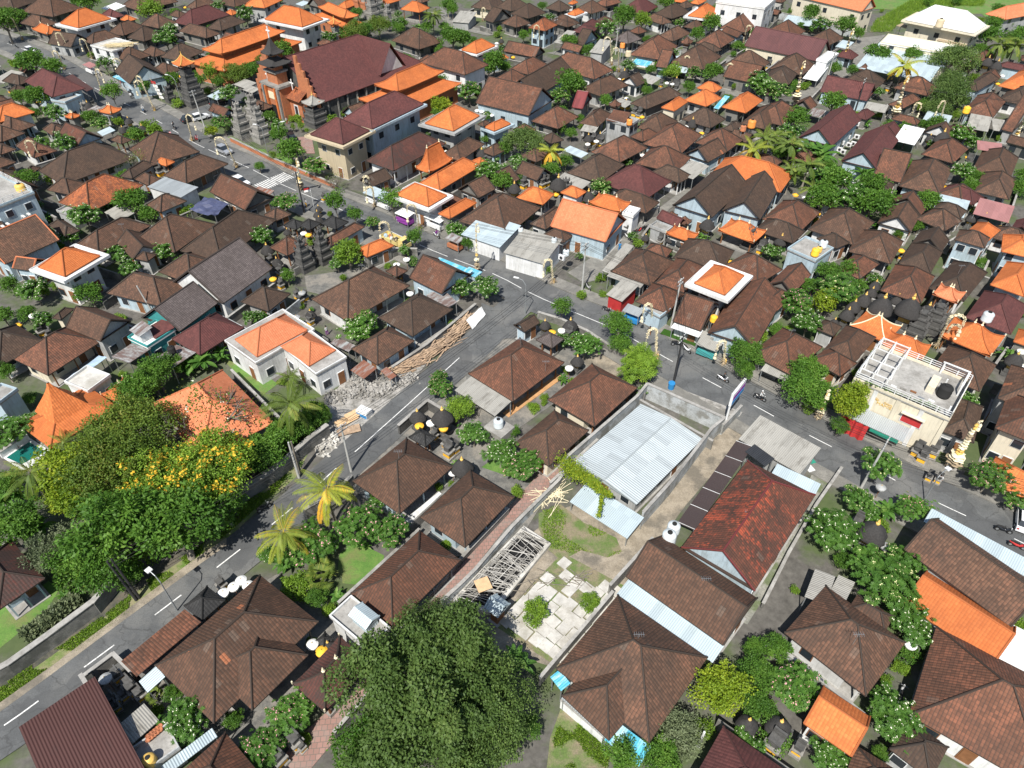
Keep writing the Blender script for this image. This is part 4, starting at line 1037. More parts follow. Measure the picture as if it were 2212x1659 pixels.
# ------------------------------------------------------------------ ground
def soil():
    m, n, b = nodes('ground')
    pos = world_xyz(n)
    f = noise_(n, pos, 0.09, 8, 0.65); g = noise_(n, pos, 0.9, 7, 0.7)
    c = mix(n, ramp(n, g, [(0.3, 0.0), (0.7, 1.0)]), (0.06, 0.056, 0.05), (0.14, 0.132, 0.118))
    c = mix(n, ramp(n, f, [(0.46, 0.0), (0.58, 0.9)]), c, mix(n, g, (0.045, 0.075, 0.02), (0.09, 0.12, 0.04)))
    n.links.new(c, b.inputs['Base Color']); b.inputs['Roughness'].default_value = 0.95
    return m
soil()
def two(name, a, b_, scale=1.0, lo=.4, hi=.6, third=None, s3=.2, rough=.95, bump=0):
    m, n, b = nodes(name); pos = world_xyz(n)
    f = noise_(n, pos, scale, 8, .68)
    c = mix(n, ramp(n, f, [(lo, 0.0), (hi, 1.0)]), a, b_)
    if third:
        g = noise_(n, pos, s3, 7, .65); c = mix(n, ramp(n, g, [(.48, 0.0), (.6, 1.0)]), c, third)
    fine = noise_(n, pos, 9, 4, .7)
    c = mix(n, mth(n, 'MULTIPLY', ramp(n, fine, [(.35, 1.0), (.6, 0.0)]), .35), c, (0.03, 0.03, 0.025))
    n.links.new(c, b.inputs['Base Color']); b.inputs['Roughness'].default_value = rough
    if bump:
        bp = N(n, 'ShaderNodeBump'); bp.inputs['Strength'].default_value = bump; bp.inputs['Distance'].default_value = .15
        n.links.new(noise_(n, pos, 2.5, 6), bp.inputs['Height']); n.links.new(bp.outputs[0], b.inputs['Normal'])
    return m
two('asphalt', (0.088, 0.092, 0.095), (0.125, 0.13, 0.132), .35, third=(0.155, 0.155, 0.15), s3=.12, rough=.85)
n = MATS['asphalt'].node_tree; b = n.nodes['Principled BSDF']; src = b.inputs['Base Color'].links[0].from_socket
vo = N(n, 'ShaderNodeTexVoronoi', feature='DISTANCE_TO_EDGE'); vo.inputs['Scale'].default_value = .32; mpn = N(n, 'ShaderNodeMapping'); n.links.new(world_xyz(n), mpn.inputs[0])
nz = N(n, 'ShaderNodeTexNoise'); nz.inputs['Scale'].default_value = .6; nz.inputs['Detail'].default_value = 6; n.links.new(mpn.outputs[0], nz.inputs['Vector'])
va = N(n, 'ShaderNodeVectorMath', operation='MULTIPLY_ADD'); n.links.new(nz.outputs['Color'], va.inputs[0]); va.inputs[1].default_value = (2.5, 2.5, 0); n.links.new(mpn.outputs[0], va.inputs[2]); n.links.new(va.outputs[0], vo.inputs['Vector'])
c = mix(n, mth(n, 'MULTIPLY', ramp(n, vo.outputs['Distance'], [(0.0, 1.0), (0.02, 0.0)]), .55), src, (.035, .035, .035))
vc = N(n, 'ShaderNodeTexVoronoi'); vc.inputs['Scale'].default_value = .11; n.links.new(va.outputs[0], vc.inputs['Vector'])
sp_ = N(n, 'ShaderNodeSeparateColor'); n.links.new(vc.outputs['Color'], sp_.inputs[0]); c = mix(n, mth(n, 'MULTIPLY', ramp(n, sp_.outputs[0], [(.72, 0.0), (.74, 1.0)]), .45), c, (.06, .062, .064))
n.links.new(c, b.inputs['Base Color'])
two('pavement', (0.17, 0.165, 0.15), (0.26, 0.25, 0.225), .7, third=(0.18, 0.175, 0.16), s3=.3)
two('dirt', (0.26, 0.22, 0.165), (0.36, 0.31, 0.24), .7, third=(0.17, 0.15, 0.12), s3=.25)
two('verge', (0.11, 0.19, 0.03), (0.27, 0.24, 0.14), .5, .42, .62, bump=.4)
two('lawn', (0.085, 0.19, 0.03), (0.13, 0.24, 0.045), .8, third=(0.16, 0.19, 0.06), s3=.3, bump=.3)
two('weeds', (0.11, 0.17, 0.04), (0.24, 0.20, 0.13), .4, .42, .6, bump=.4)
two('court', (0.11, 0.11, 0.105), (0.19, 0.185, 0.17), .9, third=(0.25, 0.23, 0.20), s3=.3)
two('rubble', (0.30, 0.29, 0.27), (0.42, 0.40, 0.37), 1.5, third=(0.2, .19, .17), s3=.6, bump=.8)
two('drive', (0.20, 0.20, 0.175), (0.34, 0.33, 0.29), .5, third=(0.13, 0.16, 0.08), s3=.35)
two('drain', (0.05, 0.055, 0.045), (0.13, 0.115, 0.085), .8)
two('oldwall', (0.16, 0.155, 0.145), (0.26, 0.25, 0.23), .8, third=(0.10, 0.10, 0.09), s3=.35)
two('blockwall', (0.36, 0.38, 0.38), (0.50, 0.53, 0.54), .9, third=(0.25, .25, .23), s3=.5)
def paver():
    m, n, b = nodes('brick_paving'); pos = world_xyz(n)
    mp = N(n, 'ShaderNodeMapping'); mp.inputs['Rotation'].default_value = (0, 0, R_(-5)); n.links.new(pos, mp.inputs[0])
    br = N(n, 'ShaderNodeTexBrick'); n.links.new(mp.outputs[0], br.inputs['Vector'])
    br.inputs['Scale'].default_value = 1.0; br.inputs['Brick Width'].default_value = .5; br.inputs['Row Height'].default_value = .5; br.inputs['Mortar Size'].default_value = .03
    br.inputs['Color1'].default_value = (.26, .15, .125, 1); br.inputs['Color2'].default_value = (.32, .19, .16, 1); br.inputs['Mortar'].default_value = (.15, .12, .10, 1)
    f = noise_(n, pos, .5, 7, .7)
    c = mix(n, ramp(n, f, [(.45, 0.0), (.65, .6)]), br.outputs[0], (.22, .2, .18))
    n.links.new(c, b.inputs['Base Color']); b.inputs['Roughness'].default_value = .9
paver()
m, n, b = nodes('paint'); pos = world_xyz(n)
f = noise_(n, pos, 3.0, 6, .75)
n.links.new(mix(n, ramp(n, f, [(.52, 0.0), (.68, .8)]), (0.72, 0.72, 0.70), (.14, .14, .14)), b.inputs['Base Color'])
m, n, b = nodes('water'); b.inputs['Base Color'].default_value = (0.01, 0.12, 0.10, 1); b.inputs['Roughness'].default_value = .08
bp = N(n, 'ShaderNodeBump'); bp.inputs['Strength'].default_value = .15; n.links.new(noise_(n, world_xyz(n), 2.5, 3), bp.inputs['Height']); n.links.new(bp.outputs[0], b.inputs['Normal'])

g = MB(); g.face([(-650, -100, 0), (650, -100, 0), (650, 1050, 0), (-650, 1050, 0)]); struct('ground', g, 'ground')
ZL = [0.004]
def patch(name, mat, t, pts, kind='structure', z=None):
    if z is None: ZL[0] += .003; z = ZL[0]
    P = [G(t, *p) for p in pts]
    mb = MB(); mb.face([(p.x, p.y, z) for p in P])
    o = mb.mesh(name)
    if o.polygons[0].normal.z < 0:
        mb = MB(); mb.face([(p.x, p.y, z) for p in reversed(P)]); o = mb.mesh(name)
    o.materials.append(MATS[mat]); ob = link(name, o); ob['kind'] = kind; return ob, P, z
def smooth(P, n=6):
    out = []
    for i in range(len(P) - 1):
        p0 = P[max(0, i - 1)]; p1 = P[i]; p2 = P[i + 1]; p3 = P[min(len(P) - 1, i + 2)]
        for k in range(n):
            t = k / n
            out.append(0.5 * ((2 * p1) + (p2 - p0) * t + (2 * p0 - 5 * p1 + 4 * p2 - p3) * t * t + (3 * p1 - p0 - 3 * p2 + p3) * t ** 3))
    out.append(P[-1]); return out
def strip(mb, P, a, b, z, z2=None):
    """ribbon between signed offsets a and b (left positive) along the polyline"""
    Nn = []
    for i in range(len(P)):
        d = (P[min(i + 1, len(P) - 1)] - P[max(i - 1, 0)]).normalized(); Nn.append(Vector((-d.y, d.x)))
    for i in range(len(P) - 1):
        q = [P[i] + Nn[i] * b, P[i + 1] + Nn[i + 1] * b, P[i + 1] + Nn[i + 1] * a, P[i] + Nn[i] * a]
        if a < b: q = [q[3], q[2], q[1], q[0]]
        mb.face([(p.x, p.y, z) for p in q])
def curb(mb, P, a, b, z0, z1):
    Nn = []
    for i in range(len(P)):
        d = (P[min(i + 1, len(P) - 1)] - P[max(i - 1, 0)]).normalized(); Nn.append(Vector((-d.y, d.x)))
    for i in range(len(P) - 1):
        A = [P[i] + Nn[i] * a, P[i + 1] + Nn[i + 1] * a]; Bq = [P[i] + Nn[i] * b, P[i + 1] + Nn[i + 1] * b]
        mb.face([(A[0].x, A[0].y, z1), (A[1].x, A[1].y, z1), (Bq[1].x, Bq[1].y, z1), (Bq[0].x, Bq[0].y, z1)])
        for q in (A, Bq): mb.face([(q[0].x, q[0].y, z0), (q[1].x, q[1].y, z0), (q[1].x, q[1].y, z1), (q[0].x, q[0].y, z1)])
def pl(s): return [G(*(q.split(':')[0],), *map(float, q.split(':')[1].split(','))) for q in s.split()]
MAIN = smooth(pl("O:-60,70 A0:100,390 A0:400,520 A0:730,715 A0:950,830 A0:1250,985 A0:1525,1145 A0:1700,1250 A0:2000,1385 A0:2212,1485 B0:160,1570 B1:560,85 B1:1000,270 B1:1450,478 B1:1700,580 B1:2080,725 C1:180,890 C1:500,1030 C1:900,1200 C1:1330,1440 C1:1560,1565 C2:2070,180 D2:230,385 D2:800,680 D2:1400,1000 D2:1900,1235 D2:2400,1480"), 5)
SIDE = smooth(pl("A3:-500,1640 A3:52,1290 A3:338,1085 A3:860,700 A3:1475,243 A2:2020,1480 B2:300,1090 B2:700,730 B2:1070,405 B2:1405,100 B1:1665,1520 B1:1900,1310 B1:2150,1060 C1:60,960 C1:180,890"), 5)
zz = .13
mb = MB(); strip(mb, SIDE, 2.45, -3.0, zz); struct('side_road', mb, 'asphalt')
mb = MB(); strip(mb, MAIN, 3.9, -3.9, zz + .004); struct('main_road', mb, 'asphalt')
mb = MB(); strip(mb, smooth(pl("A0:1560,1060 A0:1800,960 A0:2100,830 B0:150,700 B0:420,600"), 3), 3.2, -3.2, zz + .008); struct('cross_road', mb, 'asphalt')
mb = MB(); curb(mb, MAIN, 4.0, 6.4, 0, .24); struct('pavement', mb, 'pavement')
mb = MB(); curb(mb, MAIN[:78], -6.2, -4.0, 0, .24); curb(mb, MAIN[90:], -6.0, -4.0, 0, .24); struct('pavement', mb, 'pavement')
# fill of the junction mouth
patch('road_mouth', 'asphalt', 'O', [(1040, 655), (1140, 700), (1185, 735), (1120, 730), (1075, 735), (1010, 730), (1040, 690)], z=zz + .012)
# lane marks
mb = MB()
def dash(P, s0, ln, w=.07, z=zz + .02):
    acc = 0; out = []
    for i in range(len(P) - 1):
        L_ = (P[i + 1] - P[i]).length
        out.append((acc, P[i])); acc += L_
    out.append((acc, P[-1]))
    def at(s):
        for i in range(len(out) - 1):
            if out[i + 1][0] >= s:
                k = (s - out[i][0]) / (out[i + 1][0] - out[i][0] + 1e-9); return out[i][1].lerp(out[i + 1][1], k)
        return out[-1][1]
    strip(mb, [at(s0), at(s0 + ln / 2), at(s0 + ln)], w, -w, z)
tot = sum((SIDE[i + 1] - SIDE[i]).length for i in range(len(SIDE) - 1))
base = sum((SIDE[i + 1] - SIDE[i]).length for i in range(5))
s = base - .1
while s < tot - 45: dash(SIDE, s, 3.0); s += 7.25
dash(SIDE, s - 1, 22, .06)
totm = sum((MAIN[i + 1] - MAIN[i]).length for i in range(len(MAIN) - 1)); s = 4
while s < totm:
    fr = s / totm
    dash(MAIN, s, 3.0 if not (.42 < fr < .80) else 6.5, .06); s += 8.0
struct('lane_marking', mb, 'paint')
# zebra crossing
mb = MB()
ds = [(k, MAIN[k]) for k in range(len(MAIN))]
zc = G('B0', 150, 1555); kz = min(range(len(MAIN)), key=lambda k: (MAIN[k] - zc).length)
d = (MAIN[kz + 1] - MAIN[kz - 1]).normalized(); nn = Vector((-d.y, d.x))
for i in range(-7, 8):
    c = MAIN[kz] + nn * (i * .5); q = [c - d * 1.8 - nn * .13, c + d * 1.8 - nn * .13, c + d * 1.8 + nn * .13, c - d * 1.8 + nn * .13]
    mb.face([(p.x, p.y, zz + .02) for p in q])
struct('zebra_crossing', mb, 'paint')
# verges, yards, lots
patch('grass_verge', 'verge', 'O', [(-40, 1500), (0, 1484), (110, 1410), (230, 1325), (330, 1245), (430, 1180), (480, 1150), (500, 1115), (560, 1060), (620, 1010), (640, 985), (668, 975), (640, 1030), (560, 1100), (480, 1175), (420, 1225), (340, 1290), (200, 1395), (100, 1460), (0, 1535), (-40, 1560)])
patch('drain', 'drain', 'O', [(-40, 1490), (0, 1468), (110, 1392), (230, 1305), (330, 1232), (430, 1160), (545, 1065), (640, 975), (660, 970), (560, 1068), (430, 1185), (330, 1252), (230, 1330), (110, 1418), (0, 1495), (-40, 1520)])
patch('lawn', 'lawn', 'O', [(0, 1270), (60, 1290), (105, 1255), (130, 1270), (100, 1320), (0, 1400), (-30, 1420)])
patch('lawn', 'lawn', 'B2', [(720, 1480), (840, 1370), (1080, 1500), (1080, 1560), (960, 1659), (700, 1659)])
patch('lawn', 'lawn', 'O', [(735, 1195), (770, 1170), (830, 1200), (825, 1230), (790, 1265), (740, 1260)])
patch('lawn', 'lawn', 'B2', [(1780, 620), (1850, 560), (2100, 680), (2300, 850), (2212, 960), (1900, 750)])
patch('lawn', 'lawn', 'C2', [(0, 860), (60, 830), (120, 900), (60, 960), (0, 980)])
patch('lawn', 'lawn', 'A1', [(1850, 1380), (1990, 1340), (2212, 1520), (2400, 1659), (2280, 1750), (2120, 1640)])
patch('lawn', 'lawn', 'O', [(545, 352), (600, 330), (640, 350), (700, 400), (640, 415), (590, 385)])
patch('lawn', 'lawn', 'A0', [(1870, 1200), (2000, 1180), (2230, 1290), (2212, 1370), (2100, 1350)])
patch('lawn', 'lawn', 'B0', [(-20, 1290), (80, 1290), (140, 1400), (60, 1420), (0, 1380)])
patch('dirt_lot', 'dirt', 'O', [(1215, 1100), (1290, 1070), (1390, 1140), (1480, 1200), (1390, 1300), (1270, 1390), (1190, 1440), (1060, 1400), (1020, 1300), (1100, 1190)])
patch('weed_patch', 'weeds', 'C2', [(230, 1120), (420, 1040), (620, 1200), (900, 1330), (950, 1450), (830, 1500), (600, 1440), (420, 1530), (300, 1420), (230, 1250)])
patch('weed_patch', 'weeds', 'C3', [(420, 1150), (560, 1230), (860, 1500), (820, 1659), (300, 1659), (330, 1400)])
patch('driveway', 'drive', 'D2', [(420, 700), (600, 730), (380, 1080), (200, 1420), (60, 1700), (-180, 2080), (-330, 2000), (0, 1500), (230, 1080)])
patch('driveway', 'dirt', 'C2', [(1960, 240), (2060, 320), (1960, 520), (1500, 1050), (1280, 1350), (1060, 1360), (1140, 1170), (1500, 740), (1800, 400)])
patch('slab_bed', 'weeds', 'O', [(1065, 1350), (1215, 1195), (1385, 1285), (1225, 1455)])
patch('side_pavement', 'pavement', 'O', [(760, 1025), (790, 1010), (870, 930), (960, 845), (1010, 800), (1110, 715), (1125, 735), (1020, 820), (960, 885), (870, 950), (800, 1030), (765, 1048)])
patch('rubble_ground', 'rubble', 'O', [(690, 890), (760, 800), (860, 790), (900, 745), (960, 700), (1015, 665), (1000, 700), (945, 755), (880, 840), (815, 915), (740, 1000), (680, 985)])
patch('side_yard', 'court', 'O', [(600, 1240), (720, 1310), (800, 1390), (760, 1430), (600, 1560), (480, 1640), (350, 1600), (330, 1400)])
patch('courtyard', 'court', 'O', [(860, 900), (940, 870), (1050, 900), (1110, 960), (1040, 1010), (1190, 1060), (1120, 1170), (960, 1210), (740, 1040)])
patch('courtyard', 'court', 'O', [(1010, 780), (1130, 690), (1350, 790), (1290, 840), (1200, 870), (1100, 940), (1000, 900)])
patch('courtyard', 'dirt', 'C1', [(760, 1330), (900, 1420), (960, 1560), (880, 1600), (640, 1500), (600, 1420)])
patch('courtyard', 'court', 'B1', [(420, 730), (700, 690), (1000, 640), (1150, 620), (600, 900), (440, 860)])
patch('crop_field', 'weeds', 'D0', [(880, 280), (930, 180), (1250, 0), (1350, -60), (1950, -60), (1850, 120), (1200, 170), (1050, 280)])
patch('field', 'lawn', 'O', [(1650, -60), (2300, -60), (2300, 90), (2150, 60), (2120, 30), (1890, 20)])
patch('lane', 'pavement', 'D0', [(780, 330), (960, 310), (1020, 300), (640, 700), (520, 690), (330, 960), (180, 960), (260, 800), (500, 620)])
patch('lane', 'pavement', 'C0', [(760, 560), (930, 530), (900, 660), (800, 640)])
patch('lane', 'pavement', 'C0', [(420, 440), (560, 470), (900, 560), (1300, 650), (2212, 860), (2800, 980), (2760, 1030), (2212, 900), (1300, 690), (700, 540), (300, 460)])
patch('lane', 'pavement', 'C1', [(620, 790), (480, 700), (640, 600), (760, 520), (1000, 300), (1300, 120), (1480, -20), (1560, -20), (1330, 180), (1080, 380), (820, 620), (760, 760)])
patch('lane', 'pavement', 'C0', [(1760, 580), (1930, 430), (2010, 330), (2060, 340), (1990, 450), (1850, 610)])
patch('lane', 'pavement', 'B0', [(1600, 160), (1680, 240), (2000, 310), (2100, 300), (1700, 180), (1640, 60), (1590, 60)])
patch('court_paving', 'brick_paving', 'B0', [(330, 1190), (480, 1180), (510, 1330), (430, 1330), (380, 1280)])
patch('road_dust', 'rubble', 'C2', [(1160, -60), (1990, 250), (1960, 290), (1850, 270), (1180, 0)], z=.15)
patch('slab_yard', 'court', 'D2', [(1260, 620), (1700, 760), (1620, 880), (1150, 640)])
patch('dry_verge', 'dirt', 'O', [(-40, 1545), (0, 1520), (110, 1442), (230, 1352), (330, 1277), (430, 1203), (490, 1163), (490, 1180), (430, 1222), (330, 1296), (230, 1370), (110, 1460), (0, 1540), (-40, 1565)], z=.14)
patch('brick_alley', 'brick_paving', 'O', [(1195, 990), (1232, 1008), (1090, 1145), (960, 1310), (840, 1465), (690, 1640), (640, 1700), (560, 1700), (640, 1600), (800, 1450), (915, 1310), (1060, 1140)])

# ------------------------------------------------------------------ vegetation
def leafmat(name, c1, c2, c3=None):
    m, n, b = nodes(name)
    at = N(n, 'ShaderNodeAttribute', attribute_name='tone'); t = at.outputs['Fac']
    c = ramp(n, t, [(0.0, c1), (0.7, c2), (1.0, c3 or sc(c2, 1.3))])
    r = objrand(n); c = mix(n, mth(n, 'MULTIPLY', r, 0.4), c, sc(c1, 0.75))
    n.links.new(c, b.inputs['Base Color']); b.inputs['Roughness'].default_value = 0.55; b.inputs['Specular IOR Level'].default_value = 0.25
    tr = N(n, 'ShaderNodeBsdfTranslucent'); n.links.new(mix(n, .5, c, sc(c2, 1.8)), tr.inputs[0])
    mx = N(n, 'ShaderNodeMixShader'); mx.inputs[0].default_value = 0.25
    out = n.nodes['Material Output']
    n.links.new(b.outputs[0], mx.inputs[1]); n.links.new(tr.outputs[0], mx.inputs[2]); n.links.new(mx.outputs[0], out.inputs[0])
leafmat('L_f', (0.038, 0.10, 0.017), (0.09, 0.20, 0.028), (0.15, 0.26, 0.05))
leafmat('L_g', (0.045, 0.115, 0.017), (0.11, 0.23, 0.028), (0.18, 0.30, 0.05))
leafmat('L_d', (0.055, 0.105, 0.026), (0.115, 0.185, 0.042), (0.22, 0.30, 0.08))
leafmat('L_y', (0.12, 0.20, 0.015), (0.26, 0.35, 0.025), (0.50, 0.50, 0.04))
leafmat('L_k', (0.09, 0.17, 0.02), (0.18, 0.30, 0.03), (0.30, 0.42, 0.05))
leafmat('L_o', (0.06, 0.12, 0.018), (0.14, 0.21, 0.03), (0.26, 0.22, 0.05))
leafmat('L_c', (0.07, 0.12, 0.022), (0.15, 0.21, 0.035), (0.33, 0.33, 0.07))
leafmat('L_w', (0.18, 0.24, 0.035), (0.38, 0.40, 0.05), (0.75, 0.42, 0.05))
leafmat('L_n', (0.05, 0.13, 0.02), (0.10, 0.22, 0.035), (0.22, 0.34, 0.08))
leafmat('L_s', (0.10, 0.13, 0.07), (0.18, 0.22, 0.11), (0.27, 0.30, 0.17))
plain('fl_w', (0.78, 0.76, 0.60), 0.7, 0.05)
plain('fl_y', (0.80, 0.76, 0.40), 0.7, 0.05)
plain('fl_p', (0.72, 0.36, 0.38), 0.7, 0.1)
plain('fl_o', (0.62, 0.38, 0.03), 0.7, 0.15)
plain('fl_r', (0.55, 0.06, 0.05), 0.7, 0.1)

def rdir(up=0.0):
    while True:
        v = Vector((random.gauss(0, 1), random.gauss(0, 1), random.gauss(0, 1) + up))
        if v.length > .1: return v.normalized()
class Crown:
    def __init__(s): s.v = []; s.f = []; s.t = []
    def leaf(s, p, d, nrm, ln, wd, tone):
        """pointed leaf folded along its rib"""
        side = d.cross(nrm)
        if side.length < 1e-4: side = Vector((1, 0, 0))
        side.normalize(); nn = side.cross(d)
        i = len(s.v)
        s.v += [tuple(p), tuple(p + d * ln * .5 + side * wd - nn * wd * .3), tuple(p + d * ln - nn * ln * .12), tuple(p + d * ln * .5 - side * wd - nn * wd * .3)]
        s.f.append((i, i + 1, i + 2)); s.f.append((i, i + 2, i + 3)); s.t += [tone, tone]
    def mesh(s, name, mat):
        me = bpy.data.meshes.new(name); me.from_pydata(s.v, [], s.f)
        a = me.attributes.new('tone', 'FLOAT', 'FACE'); a.data.foreach_set('value', s.t)
        me.materials.append(MATS[mat]); return me
def lobes(n, zs, spread=.62):
    L = []
    for i in range(n):
        a = i * 2.39996; z = 1 - (i + .5) / n * 1.35
        r = math.sqrt(max(0, 1 - min(1, abs(z)) ** 2))
        k = random.uniform(.42, 1.1) * spread
        L.append((Vector((math.cos(a) * r * k, math.sin(a) * r * k, z * zs * k)), random.uniform(.2, .44)))
    return L
def crown_leaves(n, size, nl=14, zs=.75, zc=1.25, mat='L_g', droop=.3, asp=.3, spread=.68, rosette=0, dense=.75, lr=1.0):
    cr = Crown(); L = [(c, r * lr) for c, r in lobes(nl, zs, spread)]; tot = 0
    if n > 50000: L = [(Vector((c.x * (1 + .35 * noise.noise(c * 1.3)), c.y * (1 + .35 * noise.noise(c * 1.7 + Vector((5, 5, 5)))), c.z + .12 * noise.noise(c * 2.5))), r * random.uniform(.7, 1.15)) for c, r in L]
    ltone = [random.uniform(0, .5) for _ in L]
    tips = []
    while tot < n:
        k = random.randrange(len(L)); c, r = L[k]
        d = rdir(.35)
        p = c + Vector((d.x, d.y, d.z * .8)) * r * (random.random() ** .35 if random.random() < dense else random.random())
        p = p + Vector((noise.noise(p * 4), noise.noise(p * 4 + Vector((9, 1, 3))), noise.noise(p * 4 + Vector((2, 8, 5))))) * .12
        tone0 = min(1, ltone[k] + random.uniform(0, .5))
        P = Vector((p.x, p.y, p.z + zc))
        if rosette:
            ax = (d * .5 + Vector((0, 0, .8))).normalized()
            a = ax.orthogonal().normalized(); bb = ax.cross(a)
            ph = random.random() * 6.28
            for j in range(rosette):
                an = ph + j * 2 * math.pi / rosette + random.uniform(-.2, .2)
                dd = (a * math.cos(an) + bb * math.sin(an) + ax * random.uniform(.1, .5)).normalized()
                cr.leaf(P, dd, ax, size * random.uniform(.8, 1.2), size * asp * .5, min(1, tone0 * .7 + random.uniform(0, .4))); tot += 1
            tips.append((P + ax * size * .35, ax))
        else:
            dd = (d + rdir() * .8 + Vector((0, 0, -droop))).normalized()
            nn = (d + rdir() * .7).normalized()
            cr.leaf(P, dd, nn, size * random.uniform(.7, 1.3), size * asp, tone0); tot += 1
            if random.random() < .08: tips.append((P, d))
    return cr, L, tips
def flowers(tips, n, size, mat):
    mb = MB(); mb.col = None
    T = [t for t in tips if t[1].z > .1]; random.shuffle(T)
    for p, ax in T[:n]:
        for j in range(random.randint(2, 4)):
            q = p + rdir() * size * .9; nn = (ax + rdir() * .5).normalized(); a = nn.orthogonal().normalized(); b_ = nn.cross(a); s_ = size * random.uniform(.4, .7)
            mb.face([q + a * s_, q + b_ * s_, q - a * s_, q - b_ * s_])
    me = mb.mesh('blossom'); me.materials.append(MATS[mat]); return me
def trunk(L, zc, r0=.09, fork=.35, lean=.1, mat='bark'):
    mb = MB(); top = Vector((random.uniform(-lean, lean), random.uniform(-lean, lean), zc * fork + .05))
    mb.tube([(0, 0, -.05), (top.x * .5, top.y * .5, top.z * .5), top], [r0, r0 * .8, r0 * .7], 7)
    for c, r in L[::max(1, len(L) // 7)]:
        e_ = Vector((c.x, c.y, c.z + zc)) * 1.0; m_ = top.lerp(e_, .5) + Vector((c.x * .1, c.y * .1, -.03))
        mb.tube([top, m_, e_], [r0 * .55, r0 * .35, r0 * .12], 5)
    me = mb.mesh('trunk', True); me.materials.append(MATS[mat]); return me
def mk(name, base, parts, cat='tree'):
    """parts: (name, mesh, parent index)"""
    r = bpy.data.objects.new(name, None); COL.objects.link(r); tag(r, base, cat)
    for nm, me in parts: link(nm, me, r)
    return r
SPEC = {  # leaves, size, lobes, zscale, zc, mat, rosette, asp
    'f': dict(n=2300, size=.15, nl=16, zs=.6, zc=1.05, mat='L_f', rosette=9, asp=.34),
    'p': dict(n=2300, size=.15, nl=16, zs=.6, zc=1.05, mat='L_f', rosette=9, asp=.34),
    'g': dict(n=2600, size=.12, nl=18, zs=.75, zc=1.25, mat='L_g', asp=.3),
    'd': dict(n=9000, size=.06, nl=40, zs=.7, zc=.95, mat='L_d', asp=.32, spread=.8, droop=.8),
    'o': dict(n=9000, size=.06, nl=34, zs=.75, zc=1.1, mat='L_o', asp=.4, spread=.8),
    'y': dict(n=3000, size=.10, nl=18, zs=.8, zc=1.1, mat='L_y', asp=.4),
    'a': dict(n=1800, size=.13, nl=12, zs=.7, zc=1.7, mat='L_g', asp=.3),
    'b': dict(n=1300, size=.17, nl=10, zs=.7, zc=.62, mat='L_k', asp=.3),
    'h': dict(n=2000, size=.12, nl=16, zs=1.5, zc=1.5, mat='L_k', asp=.3, spread=.7),
    'r': dict(n=3400, size=.20, nl=20, zs=.65, zc=.8, mat='L_k', rosette=7, asp=.22),
    's': dict(n=2600, size=.11, nl=14, zs=.8, zc=.9, mat='L_s', asp=.25),
    'x': dict(n=350, size=.07, nl=26, zs=.8, zc=1.1, mat='L_o', asp=.4, spread=.95),
}
DESC = {'f': 'white-flowered frangipani tree', 'p': 'pink-flowered frangipani tree', 'g': 'leafy green tree', 'd': 'dense dark green tree', 'o': 'tall broad-leaved tree', 'y': 'yellow-green leafy tree',
        'a': 'slender street tree', 'b': 'low green shrub', 'h': 'cone-shaped clipped tree', 'r': 'round tree with bottlebrush foliage', 's': 'grey-green bushy tree', 'x': 'almost bare spreading tree',
        'c': 'coconut palm', 'w': 'yellow coconut palm', 'n': 'banana plant', 'v': 'fan palm', 'ff': 'yellow-flowered frangipani tree', 'e': 'broad tree with yellow flower clusters'}
TP = {}
